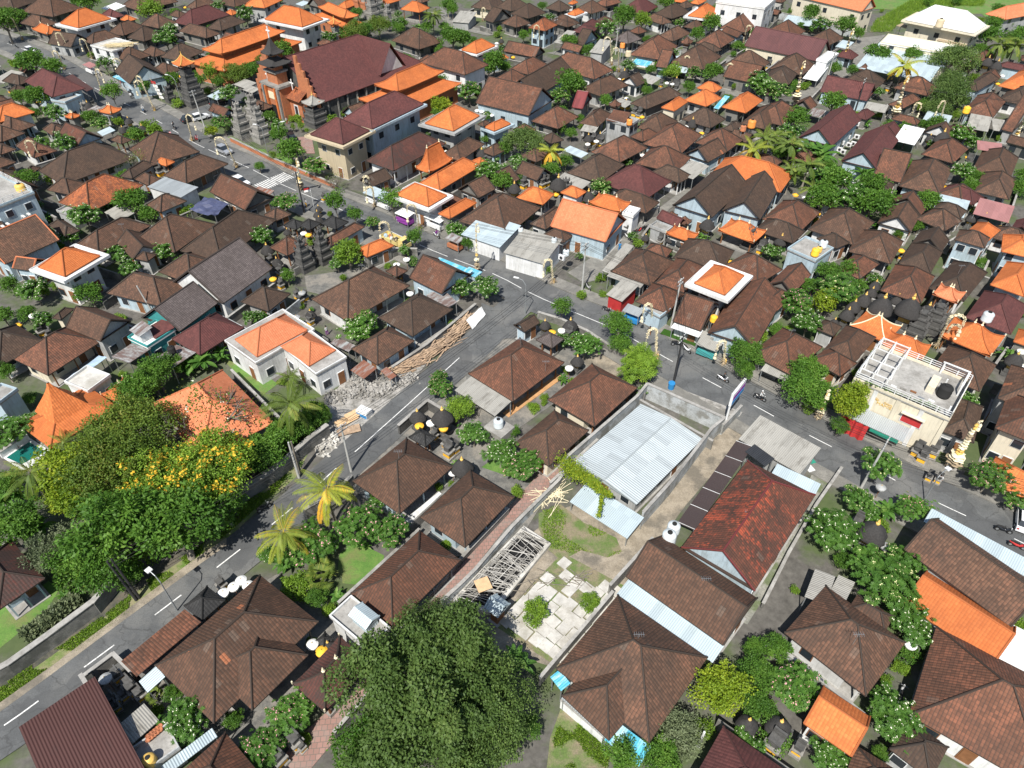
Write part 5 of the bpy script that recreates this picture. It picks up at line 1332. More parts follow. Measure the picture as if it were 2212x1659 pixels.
def tree_proto(kind, var):
    random.seed(hash((kind, 1)) % 7 + var * 31 + sum(map(ord, kind)))
    hi = var >= 10
    if kind in ('c', 'w'):
        cr = Crown(); zc = 1.75
        for i in range(18):
            a = i * 2.39996; el = random.uniform(-.45, 1.0) if i > 4 else random.uniform(.9, 1.25)
            Ln = random.uniform(1.05, 1.3); tone = random.uniform(0, .7) if not (kind == 'w' and el < 0) else 1.0
            prev = Vector((0, 0, zc)); K = 16
            for k in range(K):
                s_ = k / K; ang = el - s_ * 1.45
                d = Vector((math.cos(a) * math.cos(ang), math.sin(a) * math.cos(ang), math.sin(ang)))
                nx = prev + d * Ln / K; side = Vector((-math.sin(a), math.cos(a), 0)); up = side.cross(d) * -1
                wl = .26 * math.sin(math.pi * (.12 + .86 * s_)) ** .6
                if k > 1:
                    for q in range(2):
                        for sg in (-1, 1):
                            dl = (side * sg * .75 + d * .6 - Vector((0, 0, .6))).normalized()
                            cr.leaf(prev.lerp(nx, q / 2), dl, up, wl * random.uniform(.8, 1.1), .016 if hi else .022, min(1, tone + random.uniform(-.1, .25)))
                cr.v += [tuple(prev + side * .008), tuple(nx + side * .006), tuple(nx - side * .006), tuple(prev - side * .008)]; i0 = len(cr.v) - 4
                cr.f.append((i0, i0 + 1, i0 + 2, i0 + 3)); cr.t.append(min(1, tone + .3)); prev = nx
        mb = MB(); mb.tube([(0, 0, -.05), (.06, .02, zc * .4), (.03, .0, zc * .8), (0, 0, zc)], [.06, .045, .038, .035], 8)
        t = mb.mesh('trunk', True); t.materials.append(MATS['bark'])
        return mk('coconut_palm', DESC[kind], [('crown', cr.mesh('crown', 'L_c' if kind == 'c' else 'L_w')), ('trunk', t)], 'palm')
    if kind == 'v':
        cr = Crown(); zc = .7
        for i in range(13):
            a = i * 2.4; el = random.uniform(.1, 1.1); d = Vector((math.cos(a) * math.cos(el), math.sin(a) * math.cos(el), math.sin(el)))
            c = Vector((0, 0, zc)) + d * .45; side = Vector((-math.sin(a), math.cos(a), 0)); nn = d.cross(side)
            for j in range(15):
                t_ = (j - 7) / 7 * 1.5; dd = (d * math.cos(t_) + side * math.sin(t_) - Vector((0, 0, .12))).normalized()
                cr.leaf(c, dd, nn, .48 * random.uniform(.85, 1.05), .035, random.uniform(.1, .9))
        mb = MB(); mb.tube([(0, 0, -.05), (0, 0, zc)], [.09, .07], 8); t = mb.mesh('trunk', True); t.materials.append(MATS['bark'])
        return mk('fan_palm', DESC[kind], [('crown', cr.mesh('crown', 'L_c')), ('trunk', t)], 'palm')
    if kind == 'n':
        cr = Crown(); zc = .7
        for st in range(3):
            ox, oy = random.uniform(-.35, .35), random.uniform(-.35, .35)
            for i in range(8):
                a = i * 2.4 + st; el = random.uniform(.2, 1.25); prev = Vector((ox, oy, zc)); K = 6; tone = random.uniform(0, 1)
                pl_ = None
                for k in range(K + 1):
                    s_ = k / K; ang = el - s_ * 1.3; d = Vector((math.cos(a) * math.cos(ang), math.sin(a) * math.cos(ang), math.sin(ang)))
                    side = Vector((-math.sin(a), math.cos(a), 0)); wl = .13 * math.sin(math.pi * min(1, .06 + s_ * .93)) ** .5
                    cur = (prev + side * wl + Vector((0, 0, .04)), prev, prev - side * wl + Vector((0, 0, .04)))
                    if pl_:
                        for q in (0, 1):
                            i0 = len(cr.v); cr.v += [tuple(pl_[q]), tuple(cur[q]), tuple(cur[q + 1]), tuple(pl_[q + 1])]; cr.f.append((i0, i0 + 1, i0 + 2, i0 + 3)); cr.t.append(tone)
                    pl_ = cur; prev = prev + d * .85 / K
        mb = MB(); mb.tube([(0, 0, -.05), (0, 0, zc)], [.08, .05], 8); t = mb.mesh('stem', True); t.materials.append(MATS['L_k'])
        return mk('banana_plant', DESC[kind], [('leaves', cr.mesh('leaves', 'L_n')), ('stem', t)], 'plant')
    k0 = {'ff': 'f', 'e': 'o'}.get(kind, kind)
    S = dict(SPEC[k0]); zc = S['zc']
    if kind == 'e': S['mat'] = 'L_k'
    if hi: S['n'] = int(S['n'] * 2.2); S['size'] *= .72
    if var >= 20: S['n'] = 70000; S['size'] = .042; S['nl'] = 46; S['lr'] = .78; S['spread'] = .92; S['dense'] = 1.0
    cr, L, tips = crown_leaves(**S)
    parts = [('crown', cr.mesh('crown', S['mat'])), ('trunk', trunk(L, zc, .05 if k0 in 'afp' else .08, mat='bark', fork=.5 if k0 not in 'bx' else .2))]
    if kind in ('f', 'p', 'ff', 'x', 'e'):
        nf = {'f': 105, 'p': 115, 'ff': 100, 'x': 14, 'e': 480}[kind]
        if kind == 'e': tips = [t for t in tips if t[1].z > -.1 and noise.noise(t[0] * 3.2) > .02]
        parts.append(('blossom', flowers(tips, nf, .038 if kind != 'e' else .055, {'f': 'fl_w', 'p': 'fl_p', 'ff': 'fl_y', 'x': 'fl_w', 'e': 'fl_o'}[kind])))
    if kind == 'x':
        mb = MB(); top = Vector((0, 0, .35))
        mb.tube([(0, 0, -.05), top], [.07, .06], 7)
        for i in range(9):
            a = i * 2.4; e1 = Vector((math.cos(a) * .5, math.sin(a) * .5, random.uniform(.6, 1.1))); mb.tube([top, e1], [.04, .022], 5)
            for j in range(6):
                e2 = e1 + Vector((math.cos(a + random.uniform(-1, 1)), math.sin(a + random.uniform(-1, 1)), random.uniform(-.1, .9))) * .35; mb.tube([e1, e2], [.016, .008], 4)
                for q in range(4):
                    mb.tube([e1.lerp(e2, .6), e2 + rdir(.5) * .2], [.007, .003], 3)
        t = mb.mesh('trunk', True); t.materials.append(MATS['bark']); parts[1] = ('trunk', t)
    nm = {'b': 'shrub', 'q': 'shrub'}.get(kind, 'frangipani_tree' if kind in ('f', 'p', 'ff') else 'tree')
    return mk(nm, DESC[kind], parts, 'shrub' if kind in 'bq' else 'tree')
ZC = {k: v['zc'] for k, v in SPEC.items()}; ZC.update(c=1.75, w=1.75, n=.9, v=.9, ff=1.05, e=1.1)
TREES = """
A3 1600,1240,210,f 1340,1030,85,v 1490,1010,80,g 975,1180,50,k 2020,1250,90,g 430,190,0,g 300,1400,0,g
B3 300,1180,190,p 60,1480,180,p 430,1400,55,b 350,90,130,b 560,10,150,v 630,300,60,b 520,190,100,g 700,180,70,n
B3 470,560,40,b 1480,1000,620,D 2050,1250,420,d 950,1480,300,g 1750,1560,300,d 1500,430,230,d
C3 210,320,115,b 680,235,85,b 60,720,150,n 1790,1000,240,y 2120,850,170,g 2080,650,110,g 1420,1340,230,s 950,1550,160,g 1290,1570,190,g 2130,1130,150,g 150,1300,120,g
D3 70,620,150,g 230,960,220,p 1000,80,250,ff 1200,390,230,f 1150,800,75,b 1080,1290,230,f 520,1560,170,f 960,1540,80,g 1370,1540,30,b 10,80,0,g
A2 1000,760,330,o 1150,420,360,o 1400,880,300,e 1850,800,330,e 1050,1230,420,g 1520,1250,360,g 570,960,200,y 700,740,330,y 720,1000,220,k 1760,330,390,x 290,800,210,c 560,510,130,c 130,1230,230,g 480,1480,260,s 60,1000,170,n 320,1230,150,n 80,430,170,f 250,130,70,g
A2 1200,60,190,g 700,1480,230,g 900,1560,250,g 100,880,150,g 470,650,110,g 1950,1080,190,g 1100,1640,160,g 820,1400,110,f
B2 300,190,240,c 620,930,235,w 240,1290,215,w 560,1600,150,v 900,1250,230,p 1060,1010,110,f 1170,1290,190,p 450,1400,200,p 620,1400,120,f 1770,225,120,k 1880,440,150,f 2110,600,170,f 1600,50,110,p 230,1550,110,n 1650,1380,50,b 540,290,95,g 250,450,150,g 60,600,190,g 420,360,130,g 940,1380,60,n 1740,690,50,n 1690,870,40,b 1580,890,50,b 2240,950,40,b 100,1480,90,f
C2 90,720,165,p 190,205,52,b 278,120,42,b 275,170,32,b 10,420,60,g 40,930,60,b
D2 690,200,150,K 620,370,90,g 340,60,180,g 480,110,110,g 960,720,190,ff 770,1000,160,ff 1250,1080,150,p 1030,1090,120,n 590,1290,230,f 860,1580,200,ff 1200,1520,180,ff 1920,820,190,p 2150,990,140,p 640,1540,90,g 860,1130,100,f 350,210,70,b
A1 1140,80,140,g 730,240,130,f 610,380,95,f 905,480,82,g 1050,560,100,f 1430,540,100,f 1120,660,110,f 770,880,125,g 300,870,130,f 90,800,90,g 30,1080,90,g 380,1120,110,f 1350,1560,170,g 1750,1450,130,n 1900,1400,90,n 2170,1100,85,f 1620,180,70,b 950,120,90,f 2190,400,80,f 60,1560,90,g 230,1040,80,g 420,220,60,n 1600,1520,90,n 520,480,50,b 1500,1500,110,g 180,860,60,g 820,640,60,b
B1 250,100,125,p 690,100,105,a 860,210,75,a 1010,270,70,p 1180,90,100,a 1370,400,85,a 1720,330,95,f 800,530,140,k 700,620,85,f 900,1200,145,f 960,1120,120,p 1750,840,115,f 2000,840,125,f 270,740,70,g 60,400,110,f 1285,520,65,f 1350,600,60,ff 1580,1630,90,p 290,1600,120,c 1690,1140,40,b 1830,440,70,g 40,1080,80,f 1140,640,35,b 850,400,45,b 380,990,40,b 640,190,30,b 1380,80,40,a
C1 430,1000,100,a 920,1150,140,a 940,1320,110,g 1100,1520,195,r 630,1330,130,f 2030,1390,150,g 2010,1540,100,g 600,895,55,b 770,750,50,b 1225,375,48,b 290,670,60,b 855,905,32,b 460,230,0,g 2140,1240,80,b 470,1540,40,b 440,1620,50,n 60,260,60,f 785,890,40,b 1090,450,50,b
D1 460,60,150,g 700,70,160,f 900,120,160,g 1380,80,110,g 700,690,110,g 530,690,110,g 600,850,190,ff 350,830,90,g 490,960,120,y 230,980,150,p 340,1160,140,f 1140,300,60,g 1130,375,60,g 1310,290,70,g 340,1560,170,g 2080,1400,80,n 1740,160,40,b 30,520,90,f 1000,60,100,g 780,820,80,g 120,900,90,g 60,1200,70,g 1040,660,25,b 400,240,30,b 950,290,60,n
A0 270,530,130,g 470,590,90,g 970,820,82,a 920,570,85,f 1440,350,110,f 1480,270,80,f 1300,90,110,k 40,220,120,g 180,150,60,g 320,870,110,g 480,1000,100,f 870,1060,85,ff 560,1250,130,f 350,1290,100,f 960,1420,82,g 450,1550,75,b 250,1560,90,g 1340,1140,90,b 1260,760,65,a 1820,660,75,h 2030,650,95,o 2170,620,80,g 1980,830,100,f 1930,1080,90,p 1830,1140,60,y 1500,700,70,g 1740,220,40,b 2120,140,90,f 1880,60,60,f 770,30,110,g 1540,900,50,b 660,20,60,g 1200,1400,100,x 120,560,50,b 1020,1060,50,b 1700,640,40,g 1250,1090,50,b 80,150,90,g 300,980,60,g 440,960,70,ff
B0 50,570,80,o 230,450,90,g 630,350,80,f 330,590,40,y 860,290,100,o 1060,240,90,o 950,260,80,g 880,120,50,g 1220,210,60,f 1530,150,85,c 1400,230,50,n 1700,320,110,g 1790,340,80,g 1850,800,110,p 1600,930,90,y 1660,60,70,g 2060,560,110,g 2010,600,80,g 2140,430,60,f 200,1180,80,g 300,1300,130,g 510,1450,110,p 680,1570,80,x 30,1450,45,g 860,930,50,b 760,990,40,b 650,1040,60,b 320,1105,26,h 390,1100,32,h 440,1130,22,h 2000,1480,130,f 2120,1560,110,g 2150,1300,80,g 1990,1200,55,g 1560,970,60,g 740,290,60,f 1700,100,60,g 2080,300,40,b 2100,250,30,b 110,1010,30,y 150,1350,40,h 1480,240,60,g
C0 970,170,110,g 1120,190,80,k 820,270,100,f 500,370,80,g 650,450,60,g 500,740,145,g 400,840,110,ff 100,1240,160,d 60,1420,110,f 340,1330,110,w 340,1480,80,g 460,1400,70,g 420,1110,60,g 1400,460,60,f 1730,210,90,g 1870,110,90,g 1450,200,60,p 1600,310,70,g 1120,720,60,g 1010,580,75,f 1390,640,80,k 1570,640,80,p 1730,640,90,g 1530,770,60,g 2130,720,120,f 2090,1290,130,w 2180,1220,120,c 1630,1110,50,b 810,870,70,g 1330,30,80,g 260,60,40,g 570,450,50,g 100,320,50,g 180,290,50,g 770,1640,100,ff 1000,1410,50,f 570,960,30,a 1200,600,50,g 1915,750,26,h 2010,420,35,g 2130,590,30,b 780,1060,30,b 30,1560,60,g 540,780,60,g 2160,800,80,f 1250,560,30,h 1060,560,30,h 880,600,30,b
D0 370,130,90,g 200,110,40,g 450,230,110,f 660,240,90,g 780,300,60,g 280,230,40,g 950,480,110,g 1250,480,90,g 1180,570,140,w 1600,520,165,d 1570,720,120,d 1580,850,170,d 1450,940,110,d 730,620,60,g 570,600,60,g 90,800,110,ff 560,900,110,g 250,1030,110,g 170,1160,110,f 1190,1200,82,y 80,1180,110,c 200,1250,130,c 330,1280,130,n 480,1330,150,n 350,1420,130,c 200,1500,110,c 450,1500,130,n 700,1450,100,n 850,1520,120,n 1000,1560,110,n 600,1580,150,g 400,1620,120,c 900,1620,120,g 1680,1180,120,f 1760,1250,80,f 1680,1500,100,f 1740,1590,70,f 1620,1010,36,h 1260,1060,30,h 960,1000,40,b 870,990,40,b 1330,930,50,y 1900,300,110,g 2000,400,120,c 1950,220,80,g 2120,420,110,c 2100,350,90,g 2180,320,80,g 1450,1090,80,g 40,1380,40,g 950,800,60,f 2080,200,60,g 850,1060,50,n 620,470,30,g 1990,100,60,g 1830,420,60,g 1900,470,60,g 1330,1090,50,g 1380,1130,40,g 430,90,30,c 500,60,30,c 560,1180,60,g 100,1330,80,g 530,1440,80,g 2000,1200,40,b
"""
SPEC['q'] = dict(SPEC['g'], zc=.85); DESC['q'] = 'dark green rounded shrub'; ZC['q'] = .85; ZC['k'] = 1.1; ZC['K'] = 1.7; ZC['D'] = .95
SPEC['k'] = dict(n=2600, size=.12, nl=18, zs=.75, zc=1.1, mat='L_k', asp=.3)
SPEC['K'] = dict(n=3600, size=.12, nl=30, zs=1.5, zc=1.7, mat='L_y', asp=.35, spread=.75)
DESC['k'] = 'bright green leafy tree'; DESC['K'] = 'tall column-shaped yellow-green tree'; DESC['D'] = 'very large dense dark green mango tree'
SPEC['D'] = dict(SPEC['d'])
TREEPOS = []
for ln in TREES.strip().split('\n'):
    tk = ln.split(); t = tk[0]
    for q in tk[1:]:
        x, y, r, k = q.split(','); x, y, r = float(x), float(y), float(r)
        if r < 5: continue
        kk = 'k' if (t == 'A3' and k == 'k') else k
        h = 3.0
        for _ in range(6):
            p = G(t, x, y, h); R = r * .25 * depth(p, h) / F_PX; h = ZC[kk] * R
            h = min(h, 14)
        near = depth(p) < 105
        random.seed(int(x * 7 + y * 3)); var = random.randrange(2 if (near or kk in 'cw') else 3) + (10 if near and r > 60 else 0)
        if kk == 'D': var = 20
        if kk in ('n', 'v') : var = var % 3
        TREEPOS.append((p, R)); R *= 1.12 if kk not in 'cw' else 1.05
        used_first(TP, (kk, var), lambda: tree_proto(kk, var), (p.x, p.y, 0), random.uniform(0, 6.28), (R * random.uniform(.88, 1.15), R * random.uniform(.88, 1.15), R * random.uniform(.9, 1.12)), DESC[kk])
# ragged grass on the verge beside the side road
def tufts(name, poly, n, hmin, hmax, mat, thr=.02):
    P = [G(*q) for q in poly]; x0, x1 = min(p.x for p in P), max(p.x for p in P); y0, y1 = min(p.y for p in P), max(p.y for p in P)
    cr = Crown(); tries = 0
    def inside(x, y):
        c = False
        for i in range(len(P)):
            a, b_ = P[i], P[i - 1]
            if (a.y > y) != (b_.y > y) and x < (b_.x - a.x) * (y - a.y) / (b_.y - a.y) + a.x: c = not c
        return c
    while n > 0 and tries < 400000:
        tries += 1; x, y = random.uniform(x0, x1), random.uniform(y0, y1)
        if not inside(x, y) or noise.noise(Vector((x * .35, y * .35, 3))) < thr: continue
        n -= 1; d = rdir(1.2); d.z = abs(d.z) + .3; d.normalize()
        cr.leaf(Vector((x, y, 0)), d, rdir(), random.uniform(hmin, hmax), .05, random.random())
    me = cr.mesh(name, mat); o = link(name, me); return o
random.seed(5)
o = tufts('grass_tufts', [('O', a, b_) for a, b_ in [(0, 1484), (110, 1410), (230, 1325), (330, 1245), (430, 1180), (480, 1150), (500, 1115), (560, 1060), (620, 1010), (640, 1000), (600, 1060), (540, 1110), (450, 1190), (400, 1235), (330, 1285), (200, 1385), (100, 1450), (0, 1520)]], 15000, .08, .24, 'L_k', -.15); tag(o, 'ragged green grass on the verge of the side road', 'grass', exact=True); o['kind'] = 'stuff'
o = tufts('weeds', [('C2', a, b_) for a, b_ in [(230, 1120), (420, 1040), (620, 1200), (900, 1330), (950, 1450), (830, 1500), (600, 1440), (420, 1530), (300, 1420)]], 3200, .1, .35, 'L_k'); tag(o, 'patchy weeds on the dirt lot below the walled warehouse', 'grass', exact=True); o['kind'] = 'stuff'
o = tufts('weeds', [('C3', a, b_) for a, b_ in [(420, 1200), (560, 1230), (860, 1500), (820, 1659), (300, 1659)]], 4000, .1, .4, 'L_k'); tag(o, 'wild weeds in the clearing beside the very large tree', 'grass', exact=True); o['kind'] = 'stuff'
o = tufts('crop_rows', [('D0', a, b_) for a, b_ in [(880, 280), (930, 180), (1250, 0), (1350, -60), (1900, -60), (1850, 60), (1390, 50), (1200, 170), (1050, 280)]], 14000, .6, 1.3, 'L_k', -.6); tag(o, 'tall green crops in the field behind the white-roofed villa', 'crops', exact=True); o['kind'] = 'stuff'
# creeper over the warehouse roof corner, clipped hedge along the long wall
def hedge(name, pts, w, h, n, mat, base, cat, lf=.22):
    cr = Crown(); S = smooth(pts, 5); Ls = len(S)
    for _ in range(n):
        k = random.random() * (Ls - 1.001); i = int(k); c = S[i].lerp(S[i + 1], k - i); d = (S[i + 1] - S[i]).normalized()
        off = random.uniform(-1, 1); hh = h * (1 - .35 * off * off) * (1 + .3 * noise.noise(Vector((c.x * .6, c.y * .6, 0))))
        top = random.random() < .6; z = hh * (random.uniform(.85, 1.05) if top else random.random())
        p = Vector((c.x - d.y * off * w, c.y + d.x * off * w, z))
        cr.leaf(p, (rdir(.4)).normalized(), rdir(.8), lf * random.uniform(.7, 1.3), lf * .3, random.random())
    o = link(name, cr.mesh(name, mat)); tag(o, base, cat, exact=True); return o
hedge('hedge', [G('A3', 250, 560), G('A3', 480, 400), G('A3', 690, 230)], .9, 1.2, 2600, 'L_s', 'row of broad-leaved lilies along the foot of the grey wall', 'hedge', .55)
hedge('hedge', [G('A2', 750, 1640), G('A2', 1150, 1530), G('A2', 1500, 1330)], 2.0, 3.0, 12000, 'L_k', 'thick green hedge leaning over the grey roadside wall below the yellow-flowered tree', 'hedge', .28)
hedge('hedge', [G('B2', -200, 700), G('B2', 60, 640), G('B2', 300, 500), G('B2', 480, 380), G('B2', 560, 280)], 1.7, 2.6, 12000, 'L_k', 'clipped green hedge in front of the pale orange house along the grey wall', 'hedge', .28)
hedge('hedge', [G('A3', 560, 60), G('A3', 900, -60), G('A3', 1000, -200)], 2.2, 2.6, 7000, 'L_g', 'green hedge bulging over the grey wall beside the twin wooden poles', 'hedge', .28)
cr = Crown()
cps = [G('C2', *q, 3.9) for q in [(450, 680), (520, 760), (600, 800), (700, 860), (760, 920), (850, 970)]]; S = smooth(cps, 5)
for _ in range(5000):
    k = random.random() * (len(S) - 1.001); i = int(k); c = S[i].lerp(S[i + 1], k - i); wv = 1.3 * (1 - .8 * k / len(S))
    cr.leaf(Vector((c.x + random.gauss(0, wv * .5), c.y + random.gauss(0, wv * .5), 3.9 + random.uniform(0, .7) * wv)), rdir(.3), rdir(1), .22, .07, random.random())
cps = [G('C2', *q, 2.9) for q in [(770, 980), (765, 1060), (745, 1150)]]; S = smooth(cps, 4)
for _ in range(500):
    k = random.random() * (len(S) - 1.001); i = int(k); c = S[i].lerp(S[i + 1], k - i)
    cr.leaf(Vector((c.x + random.gauss(0, .12), c.y + random.gauss(0, .12), 2.95 + random.uniform(0, .2))), rdir(.3), rdir(1), .2, .07, random.random())
o = link('creeper', cr.mesh('creeper', 'L_y')); tag(o, 'bright green creeper climbing over the near left corner of the walled warehouse', 'creeper', exact=True)

# ------------------------------------------------------------------ walls
def wall(name, base, spec, h=1.8, w_=.12, mat='oldwall', cap=True, exact=True, cat='wall'):
    P = pl(spec) if isinstance(spec, str) else spec
    c = P[0]; r = thing(name, base, cat, (c.x, c.y, 0), exact=exact)
    mb = MB(); cp = MB()
    for i in range(len(P) - 1):
        a, b_ = P[i] - c, P[i + 1] - c; d = (b_ - a)
        if d.length < .1: continue
        n_ = Vector((-d.y, d.x)).normalized(); dd = d.normalized() * w_
        a2 = a - (dd if i else dd * 0)
        def ob(m, z0, z1, ww):
            q = [a2 + n_ * ww, a2 - n_ * ww, b_ - n_ * ww, b_ + n_ * ww]
            for k in range(4):
                p, s = q[k], q[(k + 1) % 4]; m.face([(p.x, p.y, z0), (s.x, s.y, z0), (s.x, s.y, z1), (p.x, p.y, z1)], [(0, z0), ((s - p).length, z0), ((s - p).length, z1), (0, z1)])
            m.face([(p.x, p.y, z1) for p in reversed(q)])
        ob(mb, 0, h + i * .003, w_)
        if cap: ob(cp, h + .002, h + .09 + i * .003, w_ + .07)
    mb.build('wall_body', mat, r)
    if cap: cp.build('coping', 'cc', r)
    return r
wall('roadside_wall', 'long grey stone wall along the grass side of the side road', "A3:-300,1090 A3:155,830 A3:500,580 A3:870,300 A2:1180,1570 A2:1600,1320 A2:2000,1080 B2:180,830 B2:380,650 B2:480,560 B2:640,440", 1.9, .25)
wall('alley_wall', 'grey wall on the right side of the brick alley beside the bamboo-covered pit', "B3:1610,275 B3:1780,120 B3:1900,0 C2:0,1290 C2:180,1110 C2:400,890 C2:440,830", 1.3, .12, 'blockwall')
wall('alley_wall', 'low wall on the left side of the brick alley between the hipped houses', "B3:640,1180 B3:900,900 B3:1180,600 B3:1500,200 B2:1840,1480 B2:2180,1120", 1.0, .12)
wall('enclosure_wall', 'tall pale block wall enclosing the walled warehouse', "C2:1110,1230 C2:1350,960 C2:1690,510 C2:1800,415 C2:1150,120 C2:1060,230 C2:480,740 C2:440,830", 2.6, .12, 'blockwall')
wall('side_wall', 'low block wall beside the dirt driveway next to the tall sign', "C2:1800,440 C2:1960,270", 1.8, .1, 'blockwall')
wall('driveway_wall', 'low wall on the far side of the narrow driveway', "D2:620,760 D2:400,1080 D2:160,1500 D3:-60,280", .9, .1)
wall('road_wall', 'long low wall on the near side of the main road beside the shrine court', "C1:220,1090 C1:420,1150 C1:640,1250 C1:900,1420 C1:980,1460", 1.2, .14)
wall('garden_wall', 'grey wall behind the small orange roof along the main road', "B1:980,660 B1:1230,555 B1:1400,560", 1.6, .14)
wall('yard_wall', 'dark wall around the shrine yard behind the side road', "B2:1240,440 B2:1490,220 B2:1760,380", 1.7, .14, 'sto')
wall('yard_wall', 'wall in front of the paved shrine yard towards the coconut palms', "B2:440,1160 B2:700,1010 B2:850,860", 1.6, .14)
wall('yard_wall', 'tall wall between the maroon metal roof and its neighbour shrine yard', "A3:790,960 A3:960,1230 A3:1140,1500 A3:1230,1640", 2.6, .12, 'blockwall')
wall('yard_wall', 'wall of the shrine court between side road and rust-mottled roof', "A3:780,930 A3:1030,740 A3:1190,900", 1.6, .12)
wall('yard_wall', 'white wall in front of the biggest brown house with the clearing', "C3:420,1130 C3:860,1510", 1.6, .12, 'wht')
wall('yard_wall', 'grey wall behind the timber pile along the side road', "B1:1180,1560 B1:1480,1360 B1:1900,1010", 1.0, .14)
wall('road_wall', 'brick and stone fence along the church front lawn', "A0:2000,1230 B0:180,1420 B0:330,1480 B0:700,1640", 1.1, .15, 'brk')
wall('yard_wall', 'white wall in front of the peaked joglo house towards the pool', "A2:20,640 A2:260,480", 1.0, .2, 'wht')
wall('compound_wall', 'grey compound wall beside the lane behind the carport', "C1:1080,270 C1:1250,210 C1:1260,150", 1.8, .12)
wall('compound_wall', 'wall between shrine terraces right of the lane', "C1:1190,330 C1:1120,430 C1:1330,540", 1.2, .12)

# ------------------------------------------------------------------ shrines
def shrine_proto(kind):
    if kind == 'thatch':       # stone plinth, little wooden room wrapped in cloth, black palm-fibre roof, gilt finial
        r = bpy.data.objects.new('thatched_shrine', None); COL.objects.link(r); tag(r, 'small shrine with domed black thatch roof', 'shrine')
        m = MB(); m.box(-.65, .65, -.65, .65, 0, .5); m.box(-.5, .5, -.5, .5, .5, 1.1); m.build('plinth', 'sto', r)
        m = MB(); m.box(-.42, .42, -.42, .42, 1.1, 1.75); m.build('cloth_wrap', 'gold', r)
        m = MB(); m.lathe([(.92, 1.75), (.96, 1.83), (.9, 2.0), (.74, 2.35), (.5, 2.68), (.28, 2.9), (.12, 3.05)], 16, wob=.04)
        m.v = [(x * (1 + .16 * abs(math.sin(2 * math.atan2(y, x)))), y * (1 + .16 * abs(math.sin(2 * math.atan2(y, x)))), z) for x, y, z in m.v]; ro = m.build('roof', 'thatch', r, smooth=True)
        m = MB(); m.lathe([(.13, 3.05), (.16, 3.18), (.05, 3.28), (.1, 3.36), (.01, 3.6)], 8); m.build('finial', 'gold', ro)
    elif kind == 'stone':
        r = bpy.data.objects.new('stone_shrine', None); COL.objects.link(r); tag(r, 'stone shrine wrapped in yellow cloth', 'shrine')
        m = MB(); m.box(-.5, .5, -.5, .5, 0, .35); m.box(-.36, .36, -.36, .36, .35, 1.0); m.box(-.5, .5, -.5, .5, 1.0, 1.15); m.build('plinth', 'stl', r)
        m = MB(); m.box(-.38, .38, -.38, .38, .45, .85); m.build('cloth_wrap', 'yel', r)
        m = MB(); m.box(-.3, .3, -.3, .3, 1.15, 1.7); m.box(-.38, .38, -.38, .38, 1.7, 1.8); m.box(-.38, .38, .2, .34, 1.8, 2.3); m.build('throne', 'sto', r)
    else:
        r = bpy.data.objects.new('tiled_shrine', None); COL.objects.link(r); tag(r, 'small shrine with tiny tiled roof', 'shrine')
        m = MB(); m.box(-.5, .5, -.5, .5, 0, .5); m.box(-.36, .36, -.36, .36, .5, 1.3); m.box(-.5, .5, -.5, .5, 1.3, 1.42); m.build('plinth', 'stl', r)
        m = MB(); m.box(-.33, .33, -.33, .33, 1.42, 1.9); m.build('niche', 'brk', r)
        mb, E, LN = roof_mesh('H', 1.5, 1.5, 1.9, .8, .6); ro = mb.build('roof', 'rb', r); ridge_mesh(LN, .04, .6, .8).build('ridge_cap', 'rb', ro)
    return r
SP = {}
